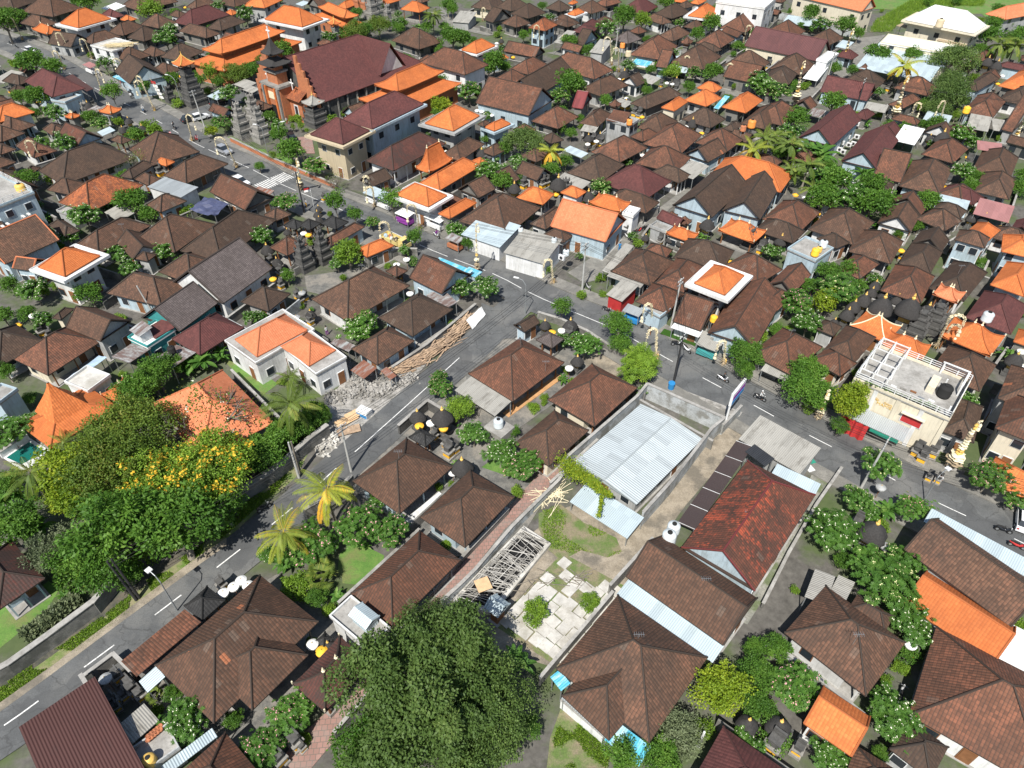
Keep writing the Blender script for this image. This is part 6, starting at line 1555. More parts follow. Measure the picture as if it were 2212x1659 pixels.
SHR = """
B2 1395,270,t,1.05 1610,270,t,1.35 1780,700,t,1.3 1510,330,u,w 1410,355,u,y 1620,375,u,y 1700,755,u,w 1720,540,s,1 1660,560,s,1.3 1640,500,s,1 1540,430,s,.9
A2 0,0,z,0
A3 2080,30,u,w 2015,85,u,w 2140,75,u,w 1925,140,u,w 1905,60,s,1 905,880,u,g 1000,850,s,1 1060,1020,s,.8 1130,960,s,1.1 990,1120,s,.8 960,1060,s,1 1100,920,s,1 1750,170,z,0 1200,1010,s,1
B3 485,585,u,w 565,645,u,y 625,600,t,.8 620,590,s,.8 390,1470,s,.7 330,1410,s,1.2 190,1560,s,1.2
C3 2040,1270,t,.95
D3 100,1290,t,1.1 1240,585,u,w 1260,640,s,1 270,1480,s,1 150,1380,s,1 60,1430,s,1.5
D2 920,1260,t,1.5 850,1310,u,w 1020,1395,u,g 980,885,u,g 770,1200,s,1.2 780,1160,s,1 900,1350,s,1.2 1340,470,s,1.4 1300,560,s,1.2 1440,560,s,1.3 1350,610,s,1.2 1480,810,s,.8 1400,790,s,.8
C1 285,1140,t,.85 505,1140,t,1.1 565,1450,t,.9 345,1205,u,y 430,1190,u,w 495,1515,u,w 490,1225,s,1.3 1690,270,t,1.3 250,85,t,.7 1380,200,r,1.1 1440,185,r,1 1500,205,r,1 1600,190,r,1.2 1490,250,r,1.3 1340,260,r,1 1590,225,r,1.1 1330,280,s,1 1155,390,t,.7 1280,410,s,1.1 1370,400,t,.8 1455,430,t,.8 1885,600,u,y 2015,875,u,y 2040,840,t,.8 2150,480,s,1.2 2180,420,t,.8 2060,1000,s,.7 1530,1540,z,0 960,260,s,1.1 380,15,u,y 660,30,t,1.3 40,20,s,1 2180,80,t,.8 990,600,z,0
B1 95,490,t,1.1 180,600,t,.9 410,350,u,w 450,365,u,y 145,745,u,y 395,865,u,g 345,1075,u,g 1300,575,u,w 1215,620,u,w 1330,870,u,w 540,140,t,.7 530,190,t,.8 545,235,t,.7 270,340,t,.7 470,1050,t,.8 465,1100,s,1 210,790,s,1 200,680,s,1.1 120,590,s,1.1 1240,720,s,.8 380,920,s,1 350,880,s,1 1700,260,z,0 580,40,s,.8 430,560,s,1.5 330,370,s,.8 500,330,s,.8 420,890,s,1
A1 280,1060,u,w 150,1145,u,y 180,1180,s,1.1 420,1220,s,1 380,1170,s,1 1500,640,z,0 340,1190,s,1.1
D1 115,410,t,1.1 430,180,u,y 470,150,t,.6 240,20,u,y 315,35,u,w 450,210,s,.8 1155,500,u,y 1160,540,s,.9 990,970,t,1.75 1230,985,t,1.9 1380,1020,t,1.3 1120,925,t,.95 1000,885,t,.85 835,925,t,1.2 745,980,t,1.1 690,1050,t,1.1 930,800,t,.9 575,1125,t,.8 900,860,t,.9 1275,1085,u,w 510,1180,u,y 950,1080,s,1.3 1120,1110,s,1 1180,1130,s,1 1250,1150,s,1 1610,510,r,1 1700,510,r,1.2 2060,290,t,.9 2010,300,u,y 1900,270,u,w 1870,225,t,1 1760,220,t,.9 2195,1370,u,w 2205,1500,u,w 2140,1440,t,1.2 940,470,z,0 1730,1360,s,1 2140,1550,s,1 2020,370,s,.8 1790,520,s,.8
A0 760,910,t,1.1 1600,1300,t,.8 1495,1310,t,.7 1580,1355,u,w 1515,1375,u,w 700,950,s,1.2 740,980,s,1.2 800,890,s,1.2 830,930,s,1.1 1090,1110,s,1.1 1150,1160,s,1.2 1190,1150,s,1.2 1110,1040,t,.9 1060,1120,t,.9 200,780,u,y 150,840,u,y 330,880,u,y 1560,655,u,y 1520,670,u,w 1380,690,s,.8 2090,85,u,w 2160,100,u,y 1600,60,u,y 1630,1370,s,1 1400,1440,s,1.6 1370,1470,s,1.4 1440,1460,s,1.4 1470,1430,s,1.2 890,1000,s,1 1230,1110,t,1 80,770,s,1 1000,1300,z,0
B0 1910,950,u,w 1950,960,u,w 1985,980,u,w 2035,990,u,w 1950,935,t,.8 2030,930,t,.9 1610,1300,u,y 1640,1305,u,w 1640,1270,t,1 1980,1370,s,1.3 2020,1380,s,1.3 1950,1320,t,1.1 2030,1320,t,1.1 1600,1290,z,0 2080,370,u,w 2050,1310,s,1 2120,350,t,.8
C0 925,680,u,w 970,685,u,y 990,845,u,w 985,860,u,y 1340,712,u,w 1385,720,u,w 1125,1005,u,y 1505,1090,u,w 1640,1145,u,y 655,1240,u,w 730,1215,u,w 770,1220,s,1.4 700,1200,s,1.3 760,1180,t,1 660,1190,t,1 1130,1335,u,w 1420,700,t,1.1 1360,750,s,1.2 1420,760,s,1.4 960,900,s,1.2 1000,900,s,1.3 890,900,r,1.5 1100,980,s,1.4 1060,960,s,1.3 1680,1160,s,1.2 1550,1100,s,1 1560,1060,t,1.2 1690,1110,s,1 215,1500,u,w 150,1490,s,1.5 200,1560,s,1.3 260,1570,s,1.4 100,1580,s,1.3 300,1560,s,1.2 20,1620,t,1.2 400,1580,t,1.6 970,640,t,1.3 1040,690,t,1.1 860,650,t,1 2070,450,u,y 1510,360,r,1.8 10,490,u,y 1190,1320,r,1 1290,720,s,1 1180,330,z,0
D0 1060,710,t,1 1045,750,s,1.2 1510,1180,t,1.6 1440,1210,u,w 1400,1190,t,.9 1540,1215,u,y 1460,1170,t,.8 1790,530,t,1 1900,530,t,1.4 1980,560,t,1.4 1740,560,t,1 2080,570,s,1.5 2130,590,s,1.4 2160,560,u,w 2060,600,s,1.4 1990,720,u,y 1730,1355,u,y 1735,1390,s,1.5 1730,1430,s,1.2 350,290,t,.8 350,325,s,1 10,560,s,1.3 830,590,r,1.6 1990,630,s,1.3 2030,650,u,w 1550,1570,s,1.3 1560,1540,s,1 1720,1560,s,1
"""
def umb_proto(c):
    r = bpy.data.objects.new('ceremonial_umbrella', None); COL.objects.link(r)
    tag(r, {'w': 'white', 'y': 'yellow', 'g': 'grey checked'}[c] + ' ceremonial umbrella on a pole', 'umbrella', 'ceremonial umbrellas beside the shrines')
    m = MB(); m.tube([(0, 0, 0), (0, 0, 2.5)], .03, 6); m.build('pole', 'wood', r)
    m = MB(); m.lathe([(.56, 2.05), (.58, 2.25), (.55, 2.27), (.35, 2.4), (.1, 2.47), (.02, 2.5)], 16); m.build('canopy', {'w': 'wh', 'y': 'yel', 'g': 'gry'}[c], r)
    m = MB(); m.lathe([(.04, 2.5), (.05, 2.56), (.01, 2.68)], 6); m.build('finial', 'gold', r)
    return r
UH = 2.35
for ln in SHR.strip().split('\n'):
    tk = ln.split(); t = tk[0]
    for q in tk[1:]:
        x, y, k, v = q.split(','); x, y = float(x), float(y)
        if k == 'z': continue
        if k == 'u':
            p = G(t, x, y, UH); used_first(SP, 'u' + v, lambda: umb_proto(v), (p.x, p.y, 0), random.random() * 6); continue
        s = float(v); hh = {'t': 2.4, 's': 1.3, 'r': 2.0}[k] * s; p = G(t, x, y, hh)
        used_first(SP, k, lambda: shrine_proto({'t': 'thatch', 's': 'stone', 'r': 'tiled'}[k]), (p.x, p.y, 0), R_(-40) + random.uniform(-.1, .1), s)

# ------------------------------------------------------------------ penjor poles (bent bamboo with palm-leaf dress)
def penjor(t, bx, by, tx, ty, h, side=1, big=False, base=None):
    b_ = G(t, bx, by)
    X0, Y0 = ov(t, bx, by); X1, Y1 = ov(t, tx, ty)
    r = thing('penjor', base or 'curved bamboo penjor pole dressed with palm leaf', 'penjor', (b_.x, b_.y, 0), group='penjor poles along the streets', exact=bool(base))
    # lean and bend directions on the ground plan
    best = None
    top = G(t, tx, ty, h) - b_
    if top.length > h * .5: top = top.normalized() * h * .5
    bend = Vector((side * 1.0, -.35, 0)).normalized()
    pts = []; n = 14; reach = .26 * h
    for i in range(n + 1):
        s_ = i / n; pts.append(Vector((top.x * s_, top.y * s_, h * s_)) * 1.0)
    arc = []; r0 = reach * (.5 if not big else .22)
    P1 = pts[-1]
    for i in range(1, 11):
        a = math.pi * i / 10; arc.append(P1 + bend * (r0 * (1 - math.cos(a))) + Vector((0, 0, r0 * math.sin(a) * .9 - (.5 if i > 8 else 0) * (i - 8))))
    full = pts + (arc[:4] if big else arc); full = [Vector(p) for p in full]
    m = MB(); m.tube(full, [.07 - .045 * i / len(full) for i in range(len(full))], 6); m.build('pole', 'bamboo', r)
    m = MB()
    for i in range(int(n * .25), len(full) - 1):
        for k in range(3):
            p = full[i].lerp(full[i + 1], k / 3); d = (full[i + 1] - full[i]).normalized(); w_ = .16 if not big else .1
            a = d.orthogonal().normalized(); bb = d.cross(a)
            for j in range(5):
                an = random.random() * 6.28; e_ = p + (a * math.cos(an) + bb * math.sin(an)) * w_ * random.uniform(.7, 1.5) - Vector((0, 0, .1)); s_ = .09
                m.face([p + a * s_ * .5, p - a * s_ * .5, e_ - d * s_, e_ + d * s_])
    m.build('leaf_fringe', 'leaf_cream', r)
    end = full[-1]; m = MB(); m.tube([end, end - Vector((0, 0, .9))], .02, 4); m.lathe([(.02, 0), (.16, -.1), (.22, -.35), (.12, -.5), (.2, -.65), (.26, -.95), (.02, -1.05)][::-1], 8, (end.x, end.y, end.z - .6), wob=.2); m.build('hanging_ornament', 'leaf_cream', r)
    m = MB(); q = pts[int(n * .18)]
    for j in range(60):
        an = random.random() * 6.28; ln_ = random.uniform(.4, .9); d = Vector((math.cos(an), math.sin(an), random.uniform(-.8, .2))).normalized(); z = Vector((0, 0, random.uniform(-.2, .5)))
        sd = d.cross(Vector((0, 0, 1))).normalized() * .05; m.face([q + z + sd, q + z - sd, q + z + d * ln_ - sd * .3 - Vector((0, 0, .15)), q + z + d * ln_ + sd * .3 - Vector((0, 0, .15))])
    m.build('straw_tuft', 'straw', r)
    m = MB(); m.box(-.22, .22, -.22, .22, 0, .9); m.build('offering_box', 'gold', r)
    if big:
        for i in range(1, 10):
            s_ = i / 10; p = Vector((top.x * s_, top.y * s_, h * s_)); rr = (.62 if i in (2, 3) else .46 - .035 * i) * big
            m = MB(); m.lathe([(rr * .45, -.34 * big), (rr, -.1 * big), (rr * .6, .04), (rr * .9, .2 * big), (rr * .25, .45 * big)], 14, tuple(p), wob=.3)
            m.build('ornament_tier', ('leaf_cream', 'leaf_cream', 'straw', 'leaf_cream', 'gold')[i % 5] if big < 1.1 or i > 1 else 'stl', r)
    return r
for a in [('B1', 1210, 470, 1140, 285, 6, -1), ('C1', 1245, 1440, 1250, 1200, 5.5, -1), ('C1', 1215, 1140, 1205, 985, 5, -1), ('C1', 355, 790, 340, 600, 5, -1), ('C1', 1830, 1490, 1845, 1300, 4.5, -1),
          ('A0', 1340, 960, 1230, 720, 7, -1), ('A0', 1110, 700, 1030, 560, 6, -1), ('A0', 880, 800, 880, 680, 6, 1), ('A0', 1665, 1220, 1640, 1085, 6.5, 1), ('A0', 2050, 1450, 1930, 1240, 7.5, -1),
          ('A0', 800, 510, 740, 400, 5.5, -1), ('A0', 620, 470, 510, 350, 6, -1), ('A0', 200, 350, 110, 215, 6.5, -1), ('A0', 380, 1430, 290, 1245, 6, -1), ('A0', 560, 600, 510, 530, 5, -1), ('A0', 1230, 840, 1200, 720, 5.5, 1),
          ('B0', 1005, 1660, 960, 1570, 4, -1), ('B0', 440, 1420, 350, 1345, 4, -1), ('B1', 1030, 130, 1010, 0, 5, -1), ('B1', 1420, 320, 1370, 150, 6, -1), ('C0', 240, 400, 225, 250, 6, -1), ('C0', 425, 440, 435, 330, 4.5, 1), ('C0', 860, 565, 850, 345, 7.5, -1),
          ('C0', 922, 620, 915, 440, 6.5, -1), ('C0', 1475, 625, 1490, 530, 4.5, 1), ('C0', 1840, 710, 1855, 590, 5, 1), ('C0', 1995, 370, 2030, 235, 5, 1), ('C0', 1290, 590, 1298, 485, 4.5, 1),
          ('D0', 1212, 1080, 1260, 920, 5.5, 1), ('D0', 1475, 1085, 1500, 920, 6, -1), ('D1', 1450, 1345, 1570, 1090, 7.5, 1), ('D1', 1500, 1330, 1560, 1190, 5, 1), ('B0', 1960, 180, 1930, 135, 4, 1)]:
    random.seed(int(a[1])); penjor(*a)
random.seed(4)
penjor('B1', 1910, 700, 1900, 290, 10, 1, .75, 'very tall decorated penjor with red and purple bands at the road junction')
penjor('D2', 1560, 740, 1820, 330, 8.5, 1, 1.5, 'huge tiered cream penjor tower with a ring of white umbrellas at the right')
penjor('D2', 430, 300, 520, 60, 5.5, 1, .8, 'cream penjor tower between the street trees left of the cream shop')
penjor('D0', 230, 925, 285, 570, 12, 1, 1.5, 'tall cream tiered penjor in the lane beside the round white canopy')
penjor('D0', 1080, 1060, 1180, 690, 12, 1, 1.7, 'tallest cream tiered penjor tower rising between two brown roofs')
penjor('D0', 645, 550, 720, 285, 10, 1, 1.4, 'pink and cream tiered penjor beside the concrete lane at the top right')
penjor('D0', 2110, 1250, 2205, 1040, 8, 1, 1.2, 'cream tiered penjor at the far right edge')
penjor('B0', 390, 1640, 365, 1430, 8, 1, 1.0, 'thick cream penjor arch at the corner of the zebra crossing')

# ------------------------------------------------------------------ poles, lamps, cables
def epole(t, bx, by, h, base, mat='conc_pole', arm=True, lean=0):
    b_ = G(t, bx, by); r = thing('utility_pole', base, 'pole', (b_.x, b_.y, 0), exact=True, group='utility poles')
    m = MB(); m.tube([(0, 0, 0), (lean, 0, h)], [.17, .10], 10); m.build('shaft', mat, r)
    if arm:
        d = Vector((math.cos(R_(50)), math.sin(R_(50)), 0))
        for k, z in enumerate((h - .3, h - 1.0)):
            m = MB(); m.bar(Vector((lean, 0, z)) - d * .8, Vector((lean, 0, z)) + d * .8, .05); ar = m.build('crossarm', 'gal', r)
            for s_ in (-.7, -.25, .25, .7):
                m = MB(); p = Vector((lean, 0, z)) + d * s_; m.lathe([(.05, .05), (.06, .12), (.03, .22)], 6, tuple(p)); m.build('insulator', 'wht', ar)
    return Vector((b_.x + lean, b_.y, h - .3))
P1 = epole('B2', 825, 762, 8.2, 'concrete utility pole beside the side road behind the yellow coconut palm')
P2 = epole('B2', 372, 808, 6.2, 'grey pole leaning beside the drain on the far side of the side road', arm=False)
epole('B2', 385, 770, 5.6, 'thin brown wooden pole next to the drain on the far side of the side road', 'bark', False)
P3 = epole('A3', 1180, 208, 7.0, 'left of the twin dark wooden poles beside the grass verge', 'dkmetal', False, -.4)
epole('A3', 1205, 190, 7.0, 'right of the twin dark wooden poles beside the grass verge', 'dkmetal', False, -.3)
P4 = epole('C1', 605, 860, 9, 'concrete pole with cable drums at the lane mouth opposite the junction')
P5 = epole('C1', 1370, 1180, 9, 'concrete pole with crossarms between the kiosk and the reddish roof', lean=.2)
P6 = epole('C1', 1395, 1650, 8.5, 'black clad pole with a blue bin at its foot on the near roadside', 'dkmetal')
P7 = epole('B1', 420, 190, 8.5, 'dark pole beside the red and white flag on the main road', 'dkmetal')
P8 = epole('D2', 800, 905, 8.5, 'weathered concrete pole among yellow-flowered trees beside the driveway mouth', lean=.3)
P9 = epole('A0', 1778, 1125, 9, 'grey pole with lamps at the crossroads corner', lean=-.5)
P10 = epole('D0', 750, 970, 8, 'dark pole in front of the red-brown long roof at the upper right', 'dkmetal')
epole('A1', 1350, 1090, 6, 'leaning grey pole between the brown hipped roofs at the left', lean=-.9, arm=False)
P11 = epole('D0', 510, 690, 7, 'grey pole beside the white canopies at the top right')
P12 = epole('C0', 375, 330, 6, 'dark pole beside the orange roof at the upper middle', 'dkmetal')
P13 = epole('C0', 895, 470, 7, 'thin pole with cables beside the blue-awning shop')
epole('C3', 1610, 1470, 3, 'short white post beside the olive tree at the bottom', 'wht', False)
def cable(a, b_, base, n=4, sag=.6):
    r = thing('overhead_cables', base, 'cables', tuple(a), exact=True, group='overhead cables along the streets')
    d = (b_ - a); side = Vector((-d.y, d.x, 0)).normalized()
    for k in range(n):
        o_ = side * (k - (n - 1) / 2) * .45; pts = [d * (i / 12) + o_ + Vector((0, 0, -sag * 4 * (i / 12) * (1 - i / 12) - .1 * (k % 2))) for i in range(13)]
        m = MB(); m.tube(pts, .028, 4); m.build('cable', 'rubber', r)
cable(P3, P1, 'cables over the side road between the twin poles and the concrete pole')
cable(P1, P4, 'cables over the side road from the concrete pole to the junction', 4, 1.5)
cable(P9, P7, 'cables over the main road from the crossroads to the flag', 4, 1.2)
cable(P7, P4, 'cables over the main road left of the junction', 4, 1.5)
cable(P4, P5, 'cables over the main road past the red stall')
cable(P5, P6, 'cables crossing the main road to the black clad pole', 3)
cable(P6, P8, 'cables over the main road in front of the cream shop', 4, 1.2)
cable(P8, P8 + Vector((34, -14, 0)), 'cables running from the weathered pole to the right edge', 4, 1)
cable(P11, P10, 'cables over the concrete lane at the upper right', 3)
cable(P10, P10 + Vector((70, -22, 0)), 'cables over the trees at the right edge', 3, 1.5)
cable(P12, P13, 'cables along the lane at the top middle', 3)
def lamp(t, bx, by, h, dx, dy, base, flat_=False):
    b_ = G(t, bx, by); r = thing('street_lamp', base, 'street lamp', (b_.x, b_.y, 0), exact=True, group='street lamps')
    m = MB(); m.tube([(0, 0, 0), (0, 0, h * .6), (0, 0, h * .85), (dx * .4, dy * .4, h * .97), (dx, dy, h)], [.09, .07, .06, .05, .045], 8); m.build('post', 'gal', r)
    m = MB(); d = Vector((dx, dy, 0)).normalized(); s_ = d.cross(Vector((0, 0, 1)))
    m.obox((dx + d.x * .25, dy + d.y * .25, h), d * (.42 if not flat_ else .3), s_ * (.14 if not flat_ else .28), (0, 0, .06)); m.build('lamp_head', 'wht', r)
lamp('A3', 1535, 305, 6.3, -.9, .6, 'street lamp with a square panel head leaning over the side road', True)
lamp('C1', 115, 1062, 6.5, -1.2, .5, 'curved street lamp at the mouth of the side road junction')
lamp('D2', 1345, 1010, 5, .9, .5, 'street lamp with a solar panel beside the pink-flowered tree', True)
lamp('A0', 1582, 925, 7.5, -1.6, .5, 'curved street lamp beside the crossroads bell tower')
lamp('B0', 232, 1290, 6, .9, .3, 'right of two white lamps on the church front lawn')
lamp('B0', 100, 1315, 6, -1.2, .3, 'left of two white lamps on the church front lawn')
lamp('A0', 1000, 980, 0.01, .1, .1, 'x') if False else None
lamp('D2', 2110, 835, 5, 1.4, 1.0, 'street lamp in front of the orange roof at the right edge', True)

# ------------------------------------------------------------------ vehicles and people
def lerp_prof(): pass
def car_proto(col, name='car', base='white car'):
    r = bpy.data.objects.new(name, None); COL.objects.link(r); tag(r, base, 'car', 'cars on the streets')
    L, W = 2.1, .84
    prof = [(-L, .35), (-L, .75), (-L + .25, .92), (-L + .3, .95), (L - 1.15, .95), (L - .25, .82), (L, .7), (L, .35)]
    m = MB()
    for s_ in (-1, 1): 
        q = [(x, s_ * W, z) for x, z in prof]; m.face(q if s_ < 0 else q[::-1])
    for i in range(len(prof)):
        a, b_ = prof[i], prof[(i + 1) % len(prof)]; m.face([(a[0], W, a[1]), (a[0], -W, a[1]), (b_[0], -W, b_[1]), (b_[0], W, b_[1])][::-1])
    m.build('body', col, r)
    x0, x1, t0, t1 = -L + .28, L - 1.1, -L + .75, L - 1.95; w2 = W - .18; zt = 1.48
    g_ = MB(); A = [(x0, -W + .04, .95), (x1, -W + .04, .95), (x1, W - .04, .95), (x0, W - .04, .95)]; T = [(t0, -w2, zt), (t1, -w2, zt), (t1, w2, zt), (t0, w2, zt)]
    for k in range(4): g_.face([A[k], A[(k + 1) % 4], T[(k + 1) % 4], T[k]])
    g_.build('windows', 'glass', r)
    m = MB(); m.box(t0 - .05, t1 + .05, -w2 - .02, w2 + .02, zt, zt + .07); m.build('car_roof', col, r)
    for sx in (-1.3, 1.3):
        for sy in (-1, 1):
            m = MB(); m.tube([(sx, sy * (W - .12), .32), (sx, sy * (W + .04), .32)], .32, 14); wh_ = m.build('wheel', 'rubber', r)
            m = MB(); m.tube([(sx, sy * (W + .04), .32), (sx, sy * (W + .055), .32)], .18, 10); m.build('hubcap', 'gal', wh_)
    for sy in (-1, 1):
        m = MB(); m.box(L - .02, L + .02, sy * .62 - .16, sy * .62 + .16, .6, .74); m.build('headlight', 'wht', r)
        m = MB(); m.box(-L - .02, -L + .02, sy * .66 - .12, sy * .66 + .12, .65, .85); m.build('tail_light', 'red', r)
    return r
def human(pose):
    """one continuous body grown from a skeleton: colours by height for skin and clothes"""
    if pose == 'ride':
        J = [((0, 0, .82), .13), ((.05, 0, 1.05), .14), ((.1, 0, 1.3), .15), ((.12, 0, 1.42), .07), ((.15, 0, 1.56), .1), ((.15, 0, 1.68), .09),
             ((.1, .19, 1.36), .06), ((.28, .26, 1.14), .045), ((.5, .24, 1.06), .04), ((.1, -.19, 1.36), .06), ((.28, -.26, 1.14), .045), ((.5, -.24, 1.06), .04),
             ((.05, .11, .8), .1), ((.38, .17, .78), .08), ((.3, .16, .38), .055), ((.42, .16, .33), .05), ((.05, -.11, .8), .1), ((.38, -.17, .78), .08), ((.3, -.16, .38), .055), ((.42, -.16, .33), .05)]
    else:
        J = [((0, 0, .92), .13), ((0, 0, 1.15), .14), ((0, 0, 1.38), .15), ((0, 0, 1.5), .06), ((.02, 0, 1.61), .1), ((.02, 0, 1.7), .09),
             ((0, .2, 1.42), .06), ((.04, .26, 1.15), .045), ((.14, .25, .92), .035), ((0, -.2, 1.42), .06), ((-.02, -.26, 1.15), .045), ((.08, -.27, .9), .035),
             ((0, .1, .88), .1), ((.06, .12, .48), .07), ((.02, .12, .08), .05), ((.14, .13, .04), .045), ((0, -.1, .88), .1), ((-.06, -.12, .48), .07), ((-.12, -.12, .08), .05), ((.0, -.13, .04), .045)]
    E_ = [(0, 1), (1, 2), (2, 3), (3, 4), (4, 5), (2, 6), (6, 7), (7, 8), (2, 9), (9, 10), (10, 11), (0, 12), (12, 13), (13, 14), (14, 15), (0, 16), (16, 17), (17, 18), (18, 19)]
    me = bpy.data.meshes.new('sk'); me.from_pydata([j[0] for j in J], E_, []); o = bpy.data.objects.new('sk', me); COL.objects.link(o)
    md = o.modifiers.new('s', 'SKIN')
    for v, j in zip(me.skin_vertices[0].data, J): v.radius = (j[1], j[1])
    me.skin_vertices[0].data[0].use_root = True
    sb = o.modifiers.new('u', 'SUBSURF'); sb.levels = 1; sb.render_levels = 1
    dg = bpy.context.evaluated_depsgraph_get(); out = bpy.data.meshes.new_from_object(o.evaluated_get(dg)); bpy.data.objects.remove(o)
    return out
HM = {p: human(p) for p in ('ride', 'stand')}
def person(parent_or_none, pose, shirt, trousers, hair='cark', loc=None, rz=0, base=None):
    me = HM[pose].copy(); me.name = 'person'
    me.materials.clear()
    for mm in ('skin', shirt, trousers): me.materials.append(MATS[mm])
    top, mid = (1.4, .86) if pose == 'ride' else (1.47, .95)
    for f in me.polygons:
        z = f.center.z; side = abs(f.center.y)
        f.material_index = 0
        if mid < z < top and side < .33: f.material_index = 1
        if pose == 'stand' and z < 1.05 and side > .2: f.material_index = 0
        if pose == 'stand' and .12 < z <= mid and side < .2: f.material_index = 2
        if pose == 'ride' and .4 < z <= mid: f.material_index = 2
    o = link('person', me, parent_or_none, loc, rz)
    m = MB(); c = (.14 if pose == 'ride' else .01, 0, 1.6 if pose == 'ride' else 1.64); m.lathe([(.1, -.02), (.125, .05), (.11, .13), (.06, .18), (.01, .2)], 10, c); m.build('helmet' if pose == 'ride' else 'hair', hair, o, smooth=True)
    if base: tag(o, base, 'person', 'people on the streets', exact=True)
    return o
def bike_proto(col, base):
    r = bpy.data.objects.new('motorbike', None); COL.objects.link(r); tag(r, base, 'motorbike', 'motorbikes in the streets')
    for x in (-.6, .65):
        m = MB(); m.tube([(x, -.06, .29), (x, .06, .29)], .29, 14); w1 = m.build('wheel', 'rubber', r)
        m = MB(); m.tube([(x, -.07, .29), (x, .07, .29)], .15, 10); m.build('hub', 'gal', w1)
    m = MB(); m.tube([(-.85, 0, .72), (-.5, 0, .66), (-.1, 0, .45), (.25, 0, .42), (.5, 0, .72), (.56, 0, .98)], [.06, .17, .15, .13, .16, .08], 8); m.build('fairing', col, r, smooth=True)
    m = MB(); m.tube([(-.75, 0, .8), (-.3, 0, .8), (.1, 0, .76)], [.08, .13, .09], 8); m.build('seat', 'rubber', r)
    m = MB(); m.tube([(.5, -.33, 1.02), (.52, 0, 1.0), (.5, .33, 1.02)], .022, 6); m.build('handlebar', 'gal', r)
    m = MB(); m.bar((.56, 0, .95), (.66, 0, .3), .035); m.build('fork', 'gal', r)
    m = MB(); m.lathe([(.02, 0), (.08, .02), (.07, .08)], 8, (.62, 0, .88)); m.build('headlight', 'wht', r)
    return r
CP = {}
CARS = [('A0', 265, 440, 'carw', -38, 'white car driving down the top left street'), ('A0', 1935, 1300, 'cars', -38, 'silver car on the main road before the zebra crossing'), ('A0', 1645, 1030, 'cark', 45, 'black car turning at the crossroads'),
        ('A0', 2080, 1575, 'carw', -38, 'white car parked near the pale gabled roof on the main road'), ('B0', 312, 1200, 'cark', -60, 'black car parked in front of the church'), ('C1', 680, 440, 'cars', 55, 'left of the two cars under the pale orange carport'),
        ('C1', 762, 468, 'carw', 55, 'right of the two cars under the pale orange carport'), ('D2', 2215, 1170, 'carw', 60, 'white car cut by the right edge beside the main road'), ('A0', 1890, 890, 'cark', 50, 'dark pickup parked on the cross road beside the bell tower'),
        ('A0', 1730, 1015, 'carw', 45, 'white vehicle beside the black car at the crossroads')]
for t, x, y, c, rz, lb_ in CARS:
    p = G(t, x, y, .6); o = used_first(CP, 'car' + c, lambda: car_proto(c), (p.x, p.y, .14), R_(rz))
    for i, q in enumerate(THINGS):
        if q[0] == o: THINGS[i] = (o, lb_, True)
# flatbed truck
p = G('B1', 1205, 425, 1.0); r = thing('truck', 'yellow flatbed truck parked on the main road under a penjor', 'truck', (p.x, p.y, .14), R_(-38), exact=True)
m = MB(); m.box(1.5, 3.0, -.95, .95, .6, 1.35); m.face([(1.5, -.93, 1.35), (2.9, -.93, 1.35), (2.6, -.85, 2.1), (1.6, -.85, 2.1)]); m.face([(1.5, .93, 1.35), (1.6, .85, 2.1), (2.6, .85, 2.1), (2.9, .93, 1.35)]); m.face([(1.5, -.93, 1.35), (1.6, -.85, 2.1), (1.6, .85, 2.1), (1.5, .93, 1.35)]); m.box(1.58, 2.62, -.86, .86, 2.1, 2.18); m.build('cab', 'cary', r)
m = MB(); m.face([(2.9, -.93, 1.36), (2.9, .93, 1.36), (2.6, .85, 2.09), (2.6, -.85, 2.09)]); m.build('windscreen', 'glass', r)
m = MB(); m.box(-2.9, 1.4, -1.0, 1.0, .8, .95); m.box(-2.9, 1.4, -1.0, -.93, .95, 1.5); m.box(-2.9, 1.4, .93, 1.0, .95, 1.5); m.box(-2.9, -2.83, -.93, .93, .95, 1.5); m.box(1.33, 1.4, -.93, .93, .95, 1.7); m.build('cargo_bed', 'cary', r)
m = MB(); m.box(-2.9, 2.9, -.4, .4, .5, .62); m.build('chassis', 'rubber', r)
for x in (-1.7, 2.2):
    for sy in (-1, 1):
        m = MB(); m.tube([(x, sy * .7, .4), (x, sy * .98, .4)], .4, 14); m.build('wheel', 'rubber', r)
for i in range(5):
    q = Vector((-2.3 + i * .75, random.uniform(-.4, .4), 0)); m = MB(); m.lathe([(.3, .95), (.38, 1.2), (.3, 1.5), (.05, 1.6)], 8, (q.x, q.y, 0), wob=.15); ob = m.build('sack', ['tarp', 'brk', 'wht', 'tan', 'rubber'][i], None); ob.parent = None; ob.location = (p.x, p.y, .14); ob.rotation_euler = (0, 0, R_(-38)); tag(ob, ['blue', 'brown', 'white', 'tan', 'black'][i] + ' sack lying on the bed of the yellow truck', 'sack', 'sacks on the truck bed', True)
